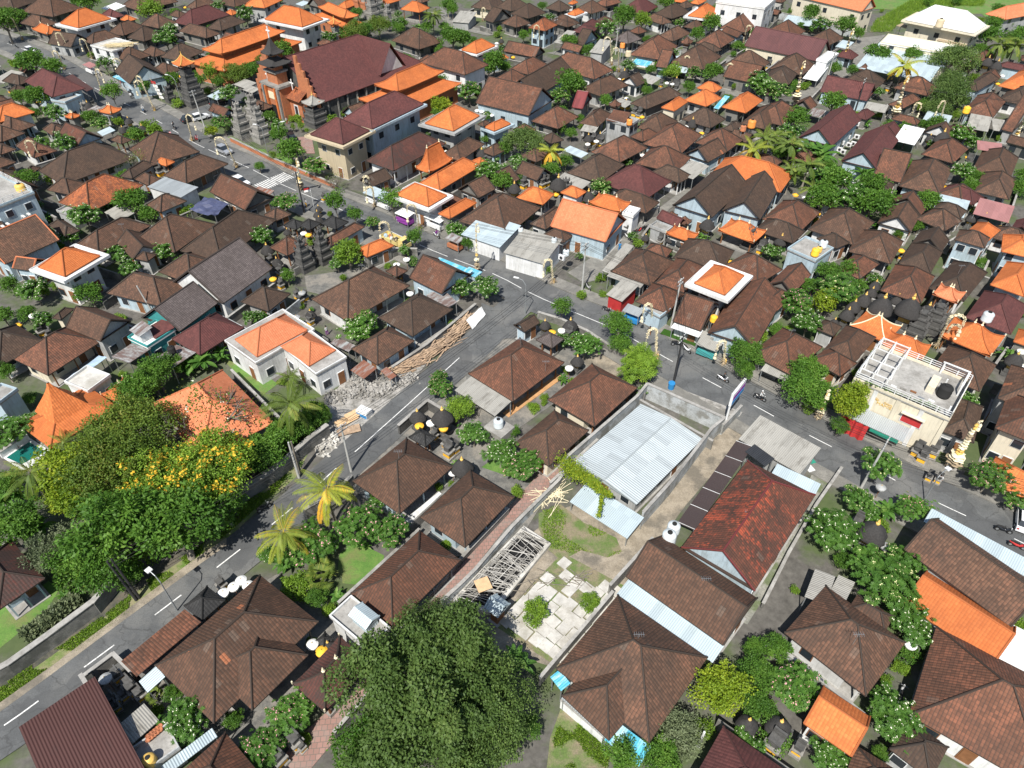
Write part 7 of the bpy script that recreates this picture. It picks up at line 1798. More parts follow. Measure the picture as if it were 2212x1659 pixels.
BK = [('C2', 2140, 118, -35, 'cark', 1, 'carw', 'black motorbike ridden by a person in white near the tall sign'), ('C1', 1822, 1615, -38, 'carw', 1, 'cark', 'white scooter ridden by a person in black on the main road'), ('A0', 1238, 955, -60, 'blue', 1, 'carw', 'blue scooter with rider near the street tree at the crossroads'),
      ('A0', 1503, 1098, -50, 'cark', 1, 'cark', 'black motorbike with rider in the middle of the crossroads'), ('A0', 1700, 1205, -40, 'red', 1, 'pink', 'red scooter with rider beside the tall red penjor'), ('B1', 1560, 375, -50, 'carw', 1, 'vcloth', 'white scooter with rider on the pavement by the clothes stall'),
      ('D2', 2035, 1260, -25, 'cark', 0, '', 'black motorbike on the main road near the right edge'), ('D2', 2150, 1395, -28, 'red', 0, '', 'red motorbike cut by the right edge on the main road'), ('C1', 1425, 1310, -5, 'cark', 0, '', 'black motorbike parked in front of the green mat'),
      ('C1', 1510, 1360, -60, 'carw', 0, '', 'white and black scooter parked beside the green mat'), ('B2', 68, 1070, 40, 'cark', 0, '', 'dark motorbike parked on the grass in the shade'), ('C1', 1065, 345, 35, 'cark', 0, '', 'first motorbike of the row behind the carport'),
      ('C1', 1095, 330, 35, 'red', 0, '', 'second motorbike of the row behind the carport'), ('C1', 1125, 315, 35, 'cark', 0, '', 'third motorbike of the row behind the carport'), ('C1', 1155, 305, 35, 'cark', 0, '', 'fourth motorbike of the row behind the carport'),
      ('C1', 1000, 385, -60, 'carw', 0, '', 'white scooter parked at the side wall of the carport'), ('D3', 1060, 1055, 60, 'carw', 0, '', 'white motorbike parked in the shade beside the dark red roof'), ('D3', 1150, 1010, 55, 'gry', 0, '', 'grey motorbike parked beside the path near the dark red roof'),
      ('C1', 820, 1015, -40, 'cark', 0, '', 'black motorbike parked beside the red banner stall'), ('C1', 660, 820, -70, 'gry', 0, '', 'grey scooter parked at the foot of the concrete pole'), ('A0', 540, 500, -45, 'cark', 0, '', 'black motorbike parked on the pavement of the top left street'),
      ('A0', 90, 370, -40, 'cark', 0, '', 'left dark motorbike parked at the left edge of the top left street'), ('A0', 140, 400, -40, 'cark', 0, '', 'right dark motorbike parked at the left edge of the top left street')]
for i, (t, x, y, rz, c, rid_, sh, lb_) in enumerate(BK):
    p = G(t, x, y, .5); o = used_first(CP, 'bike' + c, lambda: bike_proto(c, ''), (p.x, p.y, .14 if i < 11 else 0.03), R_(rz))
    for k, q in enumerate(THINGS):
        if q[0] == o: THINGS[k] = (o, lb_, True)
    if rid_: person(None, 'ride', {'carw': 'wht', 'cark': 'cark', 'pink': 'pink', 'vcloth': 'vcloth'}[sh], 'cark', 'cark' if i % 2 else 'wht', (p.x, p.y, .14), R_(rz), 'person riding the ' + lb_.split(' ridden')[0].split(' with rider')[0] + (' near the tall sign' if i == 0 else ''))
PEO = [('A0', 1475, 1165, 'pink', 'cark', 'person in pink top standing at the roadside near the crossroads'), ('C1', 930, 475, 'blue', 'blue', 'person in blue carrying a tray in the lane beside the carport'), ('C1', 1190, 1205, 'cark', 'wood', 'person in dark clothes walking behind the kiosk'),
       ('B1', 1925, 745, 'red', 'wht', 'person in red and white near the blue box at the junction'), ('B1', 430, 100, 'wht', 'yel', 'person in white shirt beside the red and white flag'), ('B1', 1220, 240, 'vcloth', 'wht', 'person in purple top at the clothes stall'),
       ('A0', 1130, 830, 'wht', 'cark', 'person in white standing at the stall before the crossroads'), ('A0', 1190, 800, 'blue', 'cark', 'person in blue top at the roadside stall before the crossroads'), ('D2', 1480, 830, 'wht', 'wht', 'person in white beside the offerings under the tiered penjor'),
       ('B1', 610, 1200, 'wht', 'vcloth', 'person in white and purple squatting place behind the white-roofed house'), ('B0', 265, 1045, 'wht', 'red', 'person in white on the church steps'), ('C0', 1990, 290, 'wht', 'cark', 'person in white in the lane by the white block'), ('A0', 860, 640, 'wht', 'cark', 'person in white at the laundry stall in the top left street')]
for t, x, y, s_, tr_, lb_ in PEO:
    p = G(t, x, y, .8); person(None, 'stand', s_, tr_, 'cark', (p.x, p.y, .03), random.random() * 6, lb_.replace(' squatting place', ''))

# ------------------------------------------------------------------ tanks and rooftop things
def tank(t, x, y, z, col, base, s=1.0, stand=0):
    p = G(t, x, y, z + .6); r = thing('water_tank', base, 'water tank', (p.x, p.y, 0), exact=True, group='water tanks on roofs and stands')
    m = MB(); k = s; m.lathe([(.5 * k, z), (.54 * k, z + .2 * k), (.5 * k, z + .25 * k), (.54 * k, z + .5 * k), (.5 * k, z + .55 * k), (.54 * k, z + .85 * k), (.48 * k, z + .98 * k), (.2 * k, z + 1.1 * k)], 18); m.build('tank_body', col, r, smooth=True)
    m = MB(); m.lathe([(.2 * k, z + 1.1 * k), (.2 * k, z + 1.17 * k), (.03, z + 1.2 * k)], 12); m.build('lid', 'rubber' if col != 'yel' else 'gold', r)
    if stand:
        for a, b_ in ((-.4, -.4), (.4, -.4), (.4, .4), (-.4, .4)):
            m = MB(); m.box(a - .05, a + .05, b_ - .05, b_ + .05, z - stand, z); m.build('stand_leg', 'gal', r)
tank('A3', 1290, 1590, 2.9, 'gold', 'round tan water tank on the concrete terrace at the bottom left')
tank('B2', 2095, 340, 2.2, 'tankg', 'white water tank with black lid on a concrete stand among white posts', 1.2)
b_ = G('B2', 2100, 400, 1.6); m = MB(); m.box(-1.5, 1.5, -1.3, 1.3, 0, 2.2); o = m.build('tank_stand', 'cc', None, loc=(b_.x, b_.y, 0), rz=R_(-40)); tag(o, 'grey concrete platform under the white water tank with black lid', 'platform', exact=True)
tank('C2', 1395, 1250, 3.4, 'tankg', 'rear pale blue water tank beside the red mottled roof', 1.3, 3.4)
tank('C2', 1355, 1330, 3.4, 'tankg', 'front pale blue water tank with cream lid beside the red mottled roof', 1.4, 3.4)
tank('C1', 1745, 1090, 2.6, 'yel', 'bright yellow water tank left of the gabled house on the main road', 1.0, 2.6)
tank('C1', 468, 520, 3.2, 'tankg', 'steel water tank on the white box beside the lane mouth', 1.0)
tank('C1', 365, 410, 3.9, 'tankg', 'steel water tank at the rear right of the grey tiled shop roof', .9, .5)
tank('C1', 75, 320, 3.9, 'tankg', 'steel water tank at the rear left of the grey tiled shop roof', .8, .5)
tank('D1', 410, 520, 4.6, 'yel', 'yellow water tank on the grey concrete roof', 1.2, .0)
tank('D1', 480, 450, 4.6, 'tankg', 'grey blue water tank on the grey concrete roof', 1.2)
tank('D1', 445, 490, 4.6, 'gold', 'old brown tank between the two tanks on the grey concrete roof', .9)
tank('D2', 1525, 70, 6.6, 'rubber', 'black water tank on the roof terrace of the cream shop building', 1.5)
tank('C0', 1015, 1055, 5.2, 'tanko', 'pale orange tank on the unplastered block tower', 1.2)
tank('C0', 2070, 1080, 4.5, 'tanko', 'orange tank right of the dark pyramid roof at the upper right', 1.6, 4.5)
tank('C0', 1998, 1110, 4, 'brk', 'small rust-coloured tank beside the larger orange tank', 1.2, 4)
tank('C0', 955, 395, 3.4, 'tanko', 'orange and white tank behind the blue-awning shop', 1.3, 3.4)
tank('D0', 1715, 955, 4.2, 'yel', 'yellow tank at the corner of the two-storey roof at the right', 1.4, 4.2)
tank('D0', 1480, 215, 8.4, 'tan', 'beige tank on the terrace of the white-roofed villa', 2.0)
tank('D1', 1895, 1085, 4.3, 'tankg', 'grey tank lying on the maroon roof at the right', 1.4)
tank('A1', 1480, 1360, 3.2, 'rubber', 'black tank on thin legs beside the maroon hipped roof', 1.0, 3.2)
tank('A0', 185, 1640, 6, 'gold', 'tan tank on the roof of the left edge building', 1.6, 1)
tank('C0', 1005, 470, 4, 'tan', 'cream tank on the corner of the white cornice roof', 1.5, 4)
# ------------------------------------------------------------------ signboard
b_ = G('C2', 1825, 395); r = thing('sign_board', 'tall slanted blue, purple and white billboard on a white pole beside the main road', 'sign', (b_.x, b_.y, 0), R_(52), exact=True)
m = MB(); m.tube([(0, 0, 0), (0, 0, 5.6)], .14, 10); m.build('pole', 'wht', r)
m = MB(); m.box(-.2, 3.6, -.16, .16, 4.3, 6.4); m.build('panel', 'wht', r)
m = MB(); m.box(-.05, 3.45, -.19, .19, 4.5, 5.1); m.build('blue_band', 'blue', r)
m = MB(); m.box(-.05, 3.45, -.19, .19, 5.25, 5.9); m.build('purple_band', 'vcloth', r)
def text(body, size, mat, parent, loc, rot, name='lettering'):
    c = bpy.data.curves.new(name, 'FONT'); c.body = body; c.size = size; c.extrude = .012; c.align_x = 'CENTER'; c.align_y = 'CENTER'
    o = bpy.data.objects.new(name, c); COL.objects.link(o); dg = bpy.context.evaluated_depsgraph_get(); me = bpy.data.meshes.new_from_object(o.evaluated_get(dg)); bpy.data.objects.remove(o)
    me.materials.clear(); me.materials.append(MATS[mat]); o = link(name, me, parent, loc); o.rotation_euler = rot; return o

# ------------------------------------------------------------------ cream shop front
shop = next(o for o, b, e in THINGS if b.startswith('two-storey cream shop'))
la, lb = next((h[1], h[2]) for h in HOUSES if h[0] == shop)
for c in [c for c in shop.children if c.name.split('.')[0] in ('window', 'door') and abs(c.data.vertices[0].co.y + lb / 2) < .6]:
    for g_ in list(c.children): bpy.data.objects.remove(g_)
    bpy.data.objects.remove(c)
yf = -lb / 2 + .1
for k in range(5):
    x = -la / 2 + .25 + k * (la - .5) / 4; m = MB(); m.box(x - .25, x + .25, yf - .08, yf + .02, 0, 6.35); m.build('pilaster', 'wht' if k % 2 else 'crm', shop)
text('MAMIE', .62, 'gold', shop, (-la * .11, yf - .02, 4.7), (R_(90), 0, 0), 'shop_name')
text('Galery', .4, 'gold', shop, (-la * .08, yf - .02, 5.15), (R_(90), 0, 0), 'shop_word')
m = MB()
for k in range(8):
    a = R_(20 + k * 25); c = Vector((-la * .21, yf - .04, 5.0)); d = Vector((math.cos(a), 0, math.sin(a))); s_ = Vector((-d.z, 0, d.x)) * .05
    m.face([c + d * .12 - s_, c + d * .5 - s_ * .3, c + d * .5 + s_ * .3, c + d * .12 + s_])
m.build('emblem', 'gold', shop)
m = MB(); m.box(la * .08, la * .30, yf - .06, yf + .02, 3.6, 5.1); f_ = m.build('window', 'wht', shop)
m = MB(); m.box(la * .09, la * .29, yf - .09, yf - .03, 3.7, 5.0); m.build('poster', 'red', f_)
m = MB(); m.box(la * .07, la * .31, yf - .55, yf, 5.15, 5.25); m.build('window_hood', 'crm', shop)
m = MB(); m.box(-la * .44, -la * .35, yf - .06, yf + .02, 4.0, 5.1); f_ = m.build('window', 'wood', shop)
m = MB(); m.box(-la * .43, -la * .36, yf - .09, yf - .03, 4.1, 5.0); m.build('pane', 'glass', f_)
m = MB(); m.quad_uv([(-la * .42, yf - 2.2, 2.5), (la * .22, yf - 2.2, 2.5), (la * .22, yf - .1, 3.2), (-la * .42, yf - .1, 3.2)], (1, 0, 0)); m.quad_uv([(-la * .42, yf - .1, 3.15), (la * .22, yf - .1, 3.15), (la * .22, yf - 2.2, 2.45), (-la * .42, yf - 2.2, 2.45)], (1, 0, 0)); m.build('awning', 'gm', shop)
m = MB(); n_ = 14
for i in range(n_):
    x0_, x1_ = -la * .44 + i * (la * .30) / n_, -la * .44 + (i + 1) * (la * .30) / n_; y0_, y1_ = yf - 2.3 - .18 * math.sin(i * 1.7), yf - 2.3 - .18 * math.sin((i + 1) * 1.7)
    m.face([(x0_, y0_ - .3, .15), (x1_, y1_ - .3, .15), (x1_, y1_, 2.5), (x0_, y0_, 2.5)])
m.build('curtain', 'red', shop)
m = MB(); m.box(-la * .12, la * .18, yf - 2.35, yf - 2.3, 1.95, 2.45); m.build('fascia_banner', 'grn', shop)

# roof terrace: open frame of posts and beams, half walls, clutter
for (px_, py_) in [(x_, y_) for x_ in (-.47, -.33, -.18) for y_ in (-.45, -.15, .15, .45)] + [(.2, .45), (.45, .45), (.45, .1), (.3, .1), (.45, -.45)]:
    m = MB(); m.box(px_ * la - .09, px_ * la + .09, py_ * lb - .09, py_ * lb + .09, 6.6, 8.3); m.build('terrace_post', 'wht', shop)
for y_ in (-.45, -.15, .15, .45): m = MB(); m.box(-.48 * la, -.17 * la, y_ * lb - .06, y_ * lb + .06, 8.3, 8.42); m.build('terrace_beam', 'wht', shop)
for x_ in (-.47, -.33, -.18): m = MB(); m.box(x_ * la - .06, x_ * la + .06, -.46 * lb, .46 * lb, 8.43, 8.53); m.build('terrace_beam', 'wht', shop)
m = MB(); m.box(.18 * la, .46 * la, .44 * lb, .46 * lb, 8.3, 8.42); m.box(.44 * la, .46 * la, .1 * lb, .438 * lb, 8.3, 8.42); m.build('terrace_beam', 'wht', shop)
m = MB(); m.box(.16 * la, .24 * la, -.1 * lb, .2 * lb, 6.6, 7.6); m.build('stair_head', 'crm', shop)
for k in range(5): m = MB(); m.box(-.15 * la + k * 1.1, -.15 * la + k * 1.1 + .7, (-.30 + .03 * (k % 3)) * lb, (-.27 + .03 * (k % 3)) * lb, 6.62, 6.75); m.build('scrap_board', ['wht', 'stl', 'wood', 'gal', 'wht'][k], shop)
# ------------------------------------------------------------------ pool, pit, slabs, timber, rubble
o, P, z = patch('pool_deck', 'wht', 'A2', [(10, 630), (260, 470), (470, 600), (200, 760)]); 
o, P, z = patch('pool_water', 'water', 'A2', [(60, 640), (255, 505), (400, 590), (190, 700)])
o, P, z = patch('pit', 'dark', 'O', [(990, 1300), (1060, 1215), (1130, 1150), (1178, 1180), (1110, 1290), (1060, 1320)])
PT = [G('O', *q) for q in [(982, 1302), (1132, 1146), (1184, 1180), (1062, 1326)]]
wall('pit_curb', 'low crumbling concrete curb around the bamboo-covered pit', PT + [PT[0]], .5, .22, 'slabw', False)
r = thing('bamboo_lattice', 'grey bamboo poles laid criss-cross over the dark pit', 'bamboo poles', (PT[0].x, PT[0].y, .6), exact=True)
for i in range(90):
    u_ = random.random()
    if i % 3: a = PT[0].lerp(PT[1], u_); c = PT[3].lerp(PT[2], min(1, max(0, u_ + random.uniform(-.15, .15))))
    else: a = PT[0].lerp(PT[3], u_).lerp(PT[1].lerp(PT[2], u_), random.uniform(0, .5)); c = a + (PT[1] - PT[0]).normalized() * random.uniform(3, 6)
    a, c = a - PT[0], c - PT[0]; z0, z1 = random.uniform(-.1, .5), random.uniform(-.1, .5)
    m = MB(); m.tube([(a.x, a.y, z0), (c.x, c.y, z1)], random.uniform(.028, .05), 5); m.build('bamboo_pole', random.choice(['cc', 'stl', 'slabw']), r)
m = MB(); c = G('B3', 1965, 130) - PT[0]; m.obox((c.x, c.y, .65), (.7, .3, 0), (-.3, .7, 0), (0, 0, .03)); m.build('board', 'ply', r)
# concrete slabs, each a slab of its own
SQ = [G('O', *q) for q in [(1075, 1345), (1215, 1205), (1375, 1290), (1225, 1445)]]
nx, ny = 8, 7; pro = None; sw_ = ((SQ[1] - SQ[0]).length + (SQ[2] - SQ[3]).length) / 4 / nx; sh_ = ((SQ[3] - SQ[0]).length + (SQ[2] - SQ[1]).length) / 4 / ny
for i in range(nx):
    for j in range(ny):
        if random.random() < .1: continue
        u0 = (i + .5) / nx; v0 = (j + .5) / ny
        c = SQ[0].lerp(SQ[1], u0).lerp(SQ[3].lerp(SQ[2], u0), v0)
        if pro is None:
            m = MB(); m.box(-sw_, sw_, -sh_, sh_, 0, .12); pro = m.build('concrete_slab', 'slabw', None); tag(pro, 'pale concrete slab on the paved lot', 'slab', 'concrete slabs laid out on the lot'); oo = pro
        else: oo = pro.copy(); COL.objects.link(oo); THINGS.append((oo, 'pale concrete slab on the paved lot', False))
        oo.rotation_mode = 'XYZ'; ang_ = math.atan2((SQ[1] - SQ[0]).y, (SQ[1] - SQ[0]).x); oo.location = (c.x + random.uniform(-.08, .08), c.y + random.uniform(-.08, .08), .03 + random.uniform(0, .12)); oo.rotation_euler = (random.uniform(-.03, .03), random.uniform(-.03, .03), ang_ + random.uniform(-.05, .05)); oo.scale = (random.uniform(.9, .98), random.uniform(.88, .98), 1)
def heap(name, pts, n, mk_, mat, base, cat):
    m = MB(); S = smooth(pts, 4)
    for _ in range(n):
        k = random.random() * (len(S) - 1.001); i = int(k); c = S[i].lerp(S[i + 1], k - i); d = (S[i + 1] - S[i]).normalized(); mk_(m, c, d)
    o = m.build(name, mat, None); tag(o, base, cat, exact=True); o['kind'] = 'stuff'; return o
def plank(m, c, d):
    o_ = Vector((-d.y, d.x)) * random.gauss(0, .55); z = .15 + random.random() * .8 * math.exp(-o_.length ** 2)
    an = random.gauss(0, .22); dd = Vector((d.x * math.cos(an) - d.y * math.sin(an), d.x * math.sin(an) + d.y * math.cos(an), random.uniform(-.08, .08))).normalized() * random.uniform(.9, 2.3)
    s_ = Vector((-dd.y, dd.x, 0)).normalized() * random.uniform(.03, .11); p = Vector((c.x + o_.x, c.y + o_.y, z)); m.obox(p, dd, s_, (0, 0, random.uniform(.02, .05)))
tp = [G('B1', 1180, 1560), G('B1', 1350, 1490), G('B1', 1560, 1370), G('B1', 1720, 1230), G('B1', 1830, 1110)]
heap('timber_pile', tp, 330, plank, 'plank', 'long heap of reclaimed pale timber planks beside the side road', 'timber')
m = MB(); q = [G('B1', 1815, 1110, 1.2), G('B1', 1950, 990, 1.2), G('B1', 1985, 1060, .3), G('B1', 1870, 1190, .3)]; 
for i in range(5):
    for j in range(3):
        f_ = lambda i, j: q[0].lerp(q[1], i / 5).lerp(q[3].lerp(q[2], i / 5), j / 3)
        zf = lambda i, j: 1.25 - .9 * j / 3 + .07 * math.sin(i * 2 + j)
        m.face([(f_(a, b2).x, f_(a, b2).y, zf(a, b2)) for a, b2 in ((i, j), (i, j + 1), (i + 1, j + 1), (i + 1, j))])
o = m.build('tarpaulin', 'wht', None); tag(o, 'white tarpaulin covering the far end of the timber pile', 'tarpaulin', exact=True)
def rock(m, c, d):
    o_ = Vector((-d.y, d.x)) * random.gauss(0, .7); s_ = random.uniform(.05, .24); a = rdir() * s_; b2 = a.orthogonal().normalized() * s_ * .8; m.obox((c.x + o_.x, c.y + o_.y, random.uniform(.05, .5) * math.exp(-o_.length_squared * .2)), a, b2, a.cross(b2).normalized() * s_ * .5)
heap('rubble', [G('B1', 1380, 1590), G('B2', 1130, 40), G('B2', 1000, 80), G('B2', 870, 40), G('B2', 760, 110), G('B2', 600, 140)], 700, rock, 'rubble', 'heap of broken grey concrete rubble beside the side road', 'rubble')
heap('rubble', [G('B2', 560, 640), G('B2', 620, 520), G('B2', 700, 470)], 90, rock, 'slabw', 'small heap of white broken blocks beside the side road', 'rubble')
heap('rubble', [G('B1', 160, 110), G('B1', 230, 210)], 160, rock, 'wht', 'white gravel heap under the pink-flowered tree near the flag', 'rubble')
def stick(m, c, d):
    o_ = Vector((-d.y, d.x)) * random.gauss(0, .6); dd = rdir() * random.uniform(.7, 1.6); dd.z *= .12; dd = dd + Vector((d.x, d.y, 0)) * .8; m.bar(Vector((c.x + o_.x, c.y + o_.y, .15)) - dd, Vector((c.x + o_.x, c.y + o_.y, .3)) + dd, .03)
heap('stick_pile', [G('C2', 250, 1020), G('C2', 420, 930)], 45, stick, 'leaf_cream', 'loose pale bamboo sticks beside the brick alley', 'sticks')
heap('rod_pile', [G('C3', 60, 120), G('C3', 400, 20), G('C3', 640, 20)], 26, stick, 'bark', 'rusty steel rods lying across the slab lot', 'rods')
heap('debris', [G('B1', 800, 1480), G('B1', 860, 1580), G('B1', 1100, 1640), G('B1', 1220, 1620)], 120, stick, 'stl', 'tangle of sticks and scrap around the rusty shed', 'scrap')
hb = G('A0', 1030, 395, 5.3); m = MB()
for i in range(60):
    d = Vector((1, .05, 0)).normalized() * random.uniform(1.5, 3.6); a = random.gauss(0, .14); d = Vector((d.x * math.cos(a), d.x * math.sin(a) + .25 * d.x, random.uniform(-.1, .1))); c = Vector((hb.x + random.uniform(-1.5, 1.5), hb.y + random.gauss(0, .8), 5.4 + random.random() * .4)); m.bar(c - d, c + d, .05)
o = m.build('bamboo_pile', 'bamboo', None); tag(o, 'heap of dry bamboo poles on the flat white roof at the top left', 'bamboo', exact=True); o['kind'] = 'stuff'
# plywood boards and a crate by the roadside
for i, (x, y, rz, c, s_) in enumerate([(780, 310, 40, 'ply', 1.5), (800, 400, 20, 'plank', 1.5), (840, 270, 40, 'ply', 1.0)]):
    p = G('B2', x, y, .3); m = MB(); m.box(-s_, s_, -.7, .7, .25 + i * .08, .29 + i * .08); o = m.build('plywood_board', c, None, loc=(p.x, p.y, 0), rz=R_(rz)); tag(o, ['orange plywood board leaning at the roadside, rear one', 'pale plywood board lying at the roadside, front one', 'small orange plywood board at the roadside, top one'][i], 'board', 'plywood boards on the roadside', True)
p = G('B2', 935, 245, .5); m = MB(); m.box(-.9, .9, -.6, .6, 0, 1.0); o = m.build('crate', 'wht', None, loc=(p.x, p.y, .02), rz=R_(-30)); tag(o, 'white crate with blue side standing on the rubble beside the side road', 'crate', exact=True)
m = MB(); m.box(-.85, .85, -.63, -.605, .1, .6); m.build('blue_panel', 'blue', o)
# rusty shed at the rubble
sheet('B1', 'rx', G('B1', 815, 1530, 2.3), G('B1', 930, 1600, 2.3), G('B1', 1045, 1530, 2.3), e=2.3, label='rusty patched metal shed roof among the debris', hi='y')
sheet('B1', 'rx', G('B1', 1075, 1540, 2.0), G('B1', 1160, 1620, 2.0), G('B1', 1215, 1590, 2.0), e=2.0, label='small rusty metal sheet beside the timber pile end', hi='y')
sheet('B1', 'rs', G('B1', 640, 1300, 2.4), G('B1', 800, 1410, 2.4), G('B1', 860, 1330, 2.4), e=2.4, label='rust-streaked metal lean-to behind the new white house', hi='y')
sheet('A1', 'tarpd', G('A1', 1630, 150, 2.6), G('A1', 1850, 230, 2.6), G('A1', 2000, 110, 2.6), e=2.6, label='sagging dark blue tarpaulins stretched over a yard at the left', wav=.25) if False else None
CN['tarpd'] = 'dark blue tarpaulin'
p4_ = [G('A1', *q, 2.6) for q in ((1630, 140), (1860, 235), (1990, 110))]; sheet('A1', 'tarpd', *p4_, e=2.6, label='sagging dark blue tarpaulins stretched over a yard at the left', wav=.25)
# benches, ladder-like bamboo bed, white bench beside house
p = G('B2', 1430, 1090, .5); m = MB(); m.box(-3.2, 3.2, -.42, .42, .45, .55); m.box(-3.0, -2.8, -.35, .35, 0, .45); m.box(2.8, 3.0, -.35, .35, 0, .45); o = m.build('bench', 'wht', None, loc=(p.x, p.y, .02), rz=R_(48)); tag(o, 'long white bench between the two brown hipped houses', 'bench', exact=True)
p = G('C2', 190, 95, .1); m = MB(); m.box(-5.5, 5.5, -.55, .55, 0, .15); o = m.build('reed_mat', 'reed', None, loc=(p.x, p.y, .03), rz=R_(46)); tag(o, 'long orange tiled terrace strip in front of the reddish brown house', 'terrace', exact=True)
p = G('C1', 1490, 1280, .1); m = MB(); m.box(-3.6, 3.6, -.7, .7, 0, .05); o = m.build('green_mat', 'L_g', None, loc=(p.x, p.y, .26), rz=R_(-33)); tag(o, 'green artificial turf mat in front of the white awning shop', 'mat', exact=True)
for x, y, lb_ in ((1620, 1000, ''),): pass
for (x, y, z_, c, lb_) in (('D2', 365, 655, 'grn', 'green plastic board beside the fenced dirt plot'), ('D2', 305, 700, 'wht', 'left white panel lying on the fenced dirt plot'), ('D2', 358, 722, 'wht', 'right white panel lying on the fenced dirt plot')):
    p = G(x, y, z_, .3); m = MB(); m.box(-.45, .45, -.6, .6, .2, .28); o = m.build('panel', c, None, loc=(p.x, p.y, 0), rz=R_(20)); tag(o, lb_, 'panel', exact=True)
p = G('C2', 1375, 25, .5); m = MB(); m.lathe([(.32, 0), (.42, .1), (.45, 1.0), (.5, 1.05), (.45, 1.15)], 12); o = m.build('bin', 'blue', None, loc=(p.x, p.y, .14)); tag(o, 'blue plastic bin at the foot of the black clad pole', 'bin', exact=True)
p = G('B1', 1870, 735, 1.2); m = MB(); m.box(-1.2, 1.2, -.8, .8, 0, 1.9); o = m.build('kiosk', 'blu', None, loc=(p.x, p.y, .2), rz=R_(-35)); tag(o, 'small kiosk with bright blue top at the junction corner', 'kiosk', exact=True)
m = MB(); m.box(-1.35, 1.35, -.95, .95, 1.9, 2.0); m.build('kiosk_roof', 'cy', o)
# stalls along the street
def stall(t, x, y, rz, top, base, w_=1.4, d_=.9, body='wht'):
    p = G(t, x, y, 1.2); r = thing('street_stall', base, 'stall', (p.x, p.y, .24), R_(rz), exact=True, group='street stalls')
    m = MB(); m.box(-w_ + .2, w_ - .2, -d_ + .2, d_ - .2, .3, 1.0); m.build('counter', body, r)
    m = MB(); m.quad_uv([(-w_, -d_, 2.0), (w_, -d_, 2.0), (w_, d_, 2.3), (-w_, d_, 2.3)], (1, 0, 0)); m.quad_uv([(-w_, d_, 2.26), (w_, d_, 2.26), (w_, -d_, 1.96), (-w_, -d_, 1.96)], (1, 0, 0)); m.build('stall_roof', top, r)
    for a in (-1, 1):
        for b2 in (-1, 1): m = MB(); m.box(a * (w_ - .1) - .04, a * (w_ - .1) + .04, b2 * (d_ - .1) - .04, b2 * (d_ - .1) + .04, 0, 2.0); m.build('post', 'gal', r)
stall('C1', 1040, 1075, -35, 'gm', 'small food cart with grey roof and blue side behind the flowering roadside tree', body='blue')
stall('C1', 1690, 1370, -35, 'am', 'green food cart with sheet roof on the pavement right of the motorbikes', 1.6, body='teal')
stall('B1', 1565, 260, -38, 'wm', 'white roofed stall in front of the small orange roof on the main road', 2.0, 1.4)
stall('B1', 1290, 230, -38, 'wh', 'clothes stall hung with garments beside the penjor on the main road', 1.6, 1, 'vcloth')
stall('A0', 790, 600, -40, 'pk', 'laundry stall hung with white cloth in the top left street', 2.2, 1.0)
stall('A0', 1160, 790, -40, 'gm', 'crowded food stall on the pavement before the crossroads', 1.8, 1.1, 'cark')
stall('A0', 1080, 700, -40, 'cy', 'stall with red cooler under the bright blue canopy', 1.4, 1, 'red')
stall('B1', 1720, 450, -38, 'rs', 'rusty wagon-like cart parked on the main road pavement', 1.5, .9, 'brk')
stall('B1', 1080, 70, -38, 'bm', 'row shop canopy hung with banners on the main road', 3.4, 1.4, 'wht')
for (t, x, y, lb_) in (('C1', 1570, 430, 'white plastic table on the shrine terrace'),): pass
# red and white flag with string of pennants
b_ = G('B1', 500, 130); r = thing('flag_pole', 'red and white flag on a thin pole beside the main road', 'flag', (b_.x, b_.y, 0), exact=True)
m = MB(); m.tube([(0, 0, 0), (0, 0, 4.2)], .03, 6); m.build('pole', 'wht', r)
m = MB(); m.face([(0, 0, 4.1), (-1.3, .2, 3.7), (-1.3, .2, 3.3), (0, 0, 3.7)]); m.build('red_band', 'red', r)
m = MB(); m.face([(0, 0, 3.7), (-1.3, .2, 3.3), (-1.3, .2, 2.9), (0, 0, 3.3)]); m.build('white_band', 'wh', r)
b_ = G('A0', 1400, 870); r = thing('flag_row', 'leaning row of white and red pennants beside the crossroads temple', 'flags', (b_.x, b_.y, 0), exact=True)
m = MB(); m.tube([(0, 0, 0), (-.7, 0, 4), (-1.3, .2, 5.4)], .04, 6); m.build('pole', 'bamboo', r)
for k in range(5):
    z = 4.9 - k * .9; x = -1.2 + k * .2; m = MB(); m.face([(x, 0, z), (x + 1.0, .1, z - .3), (x + 1.0, .1, z - .95), (x, 0, z - .7)]); m.build('pennant', 'red' if k == 0 else 'wh', r)

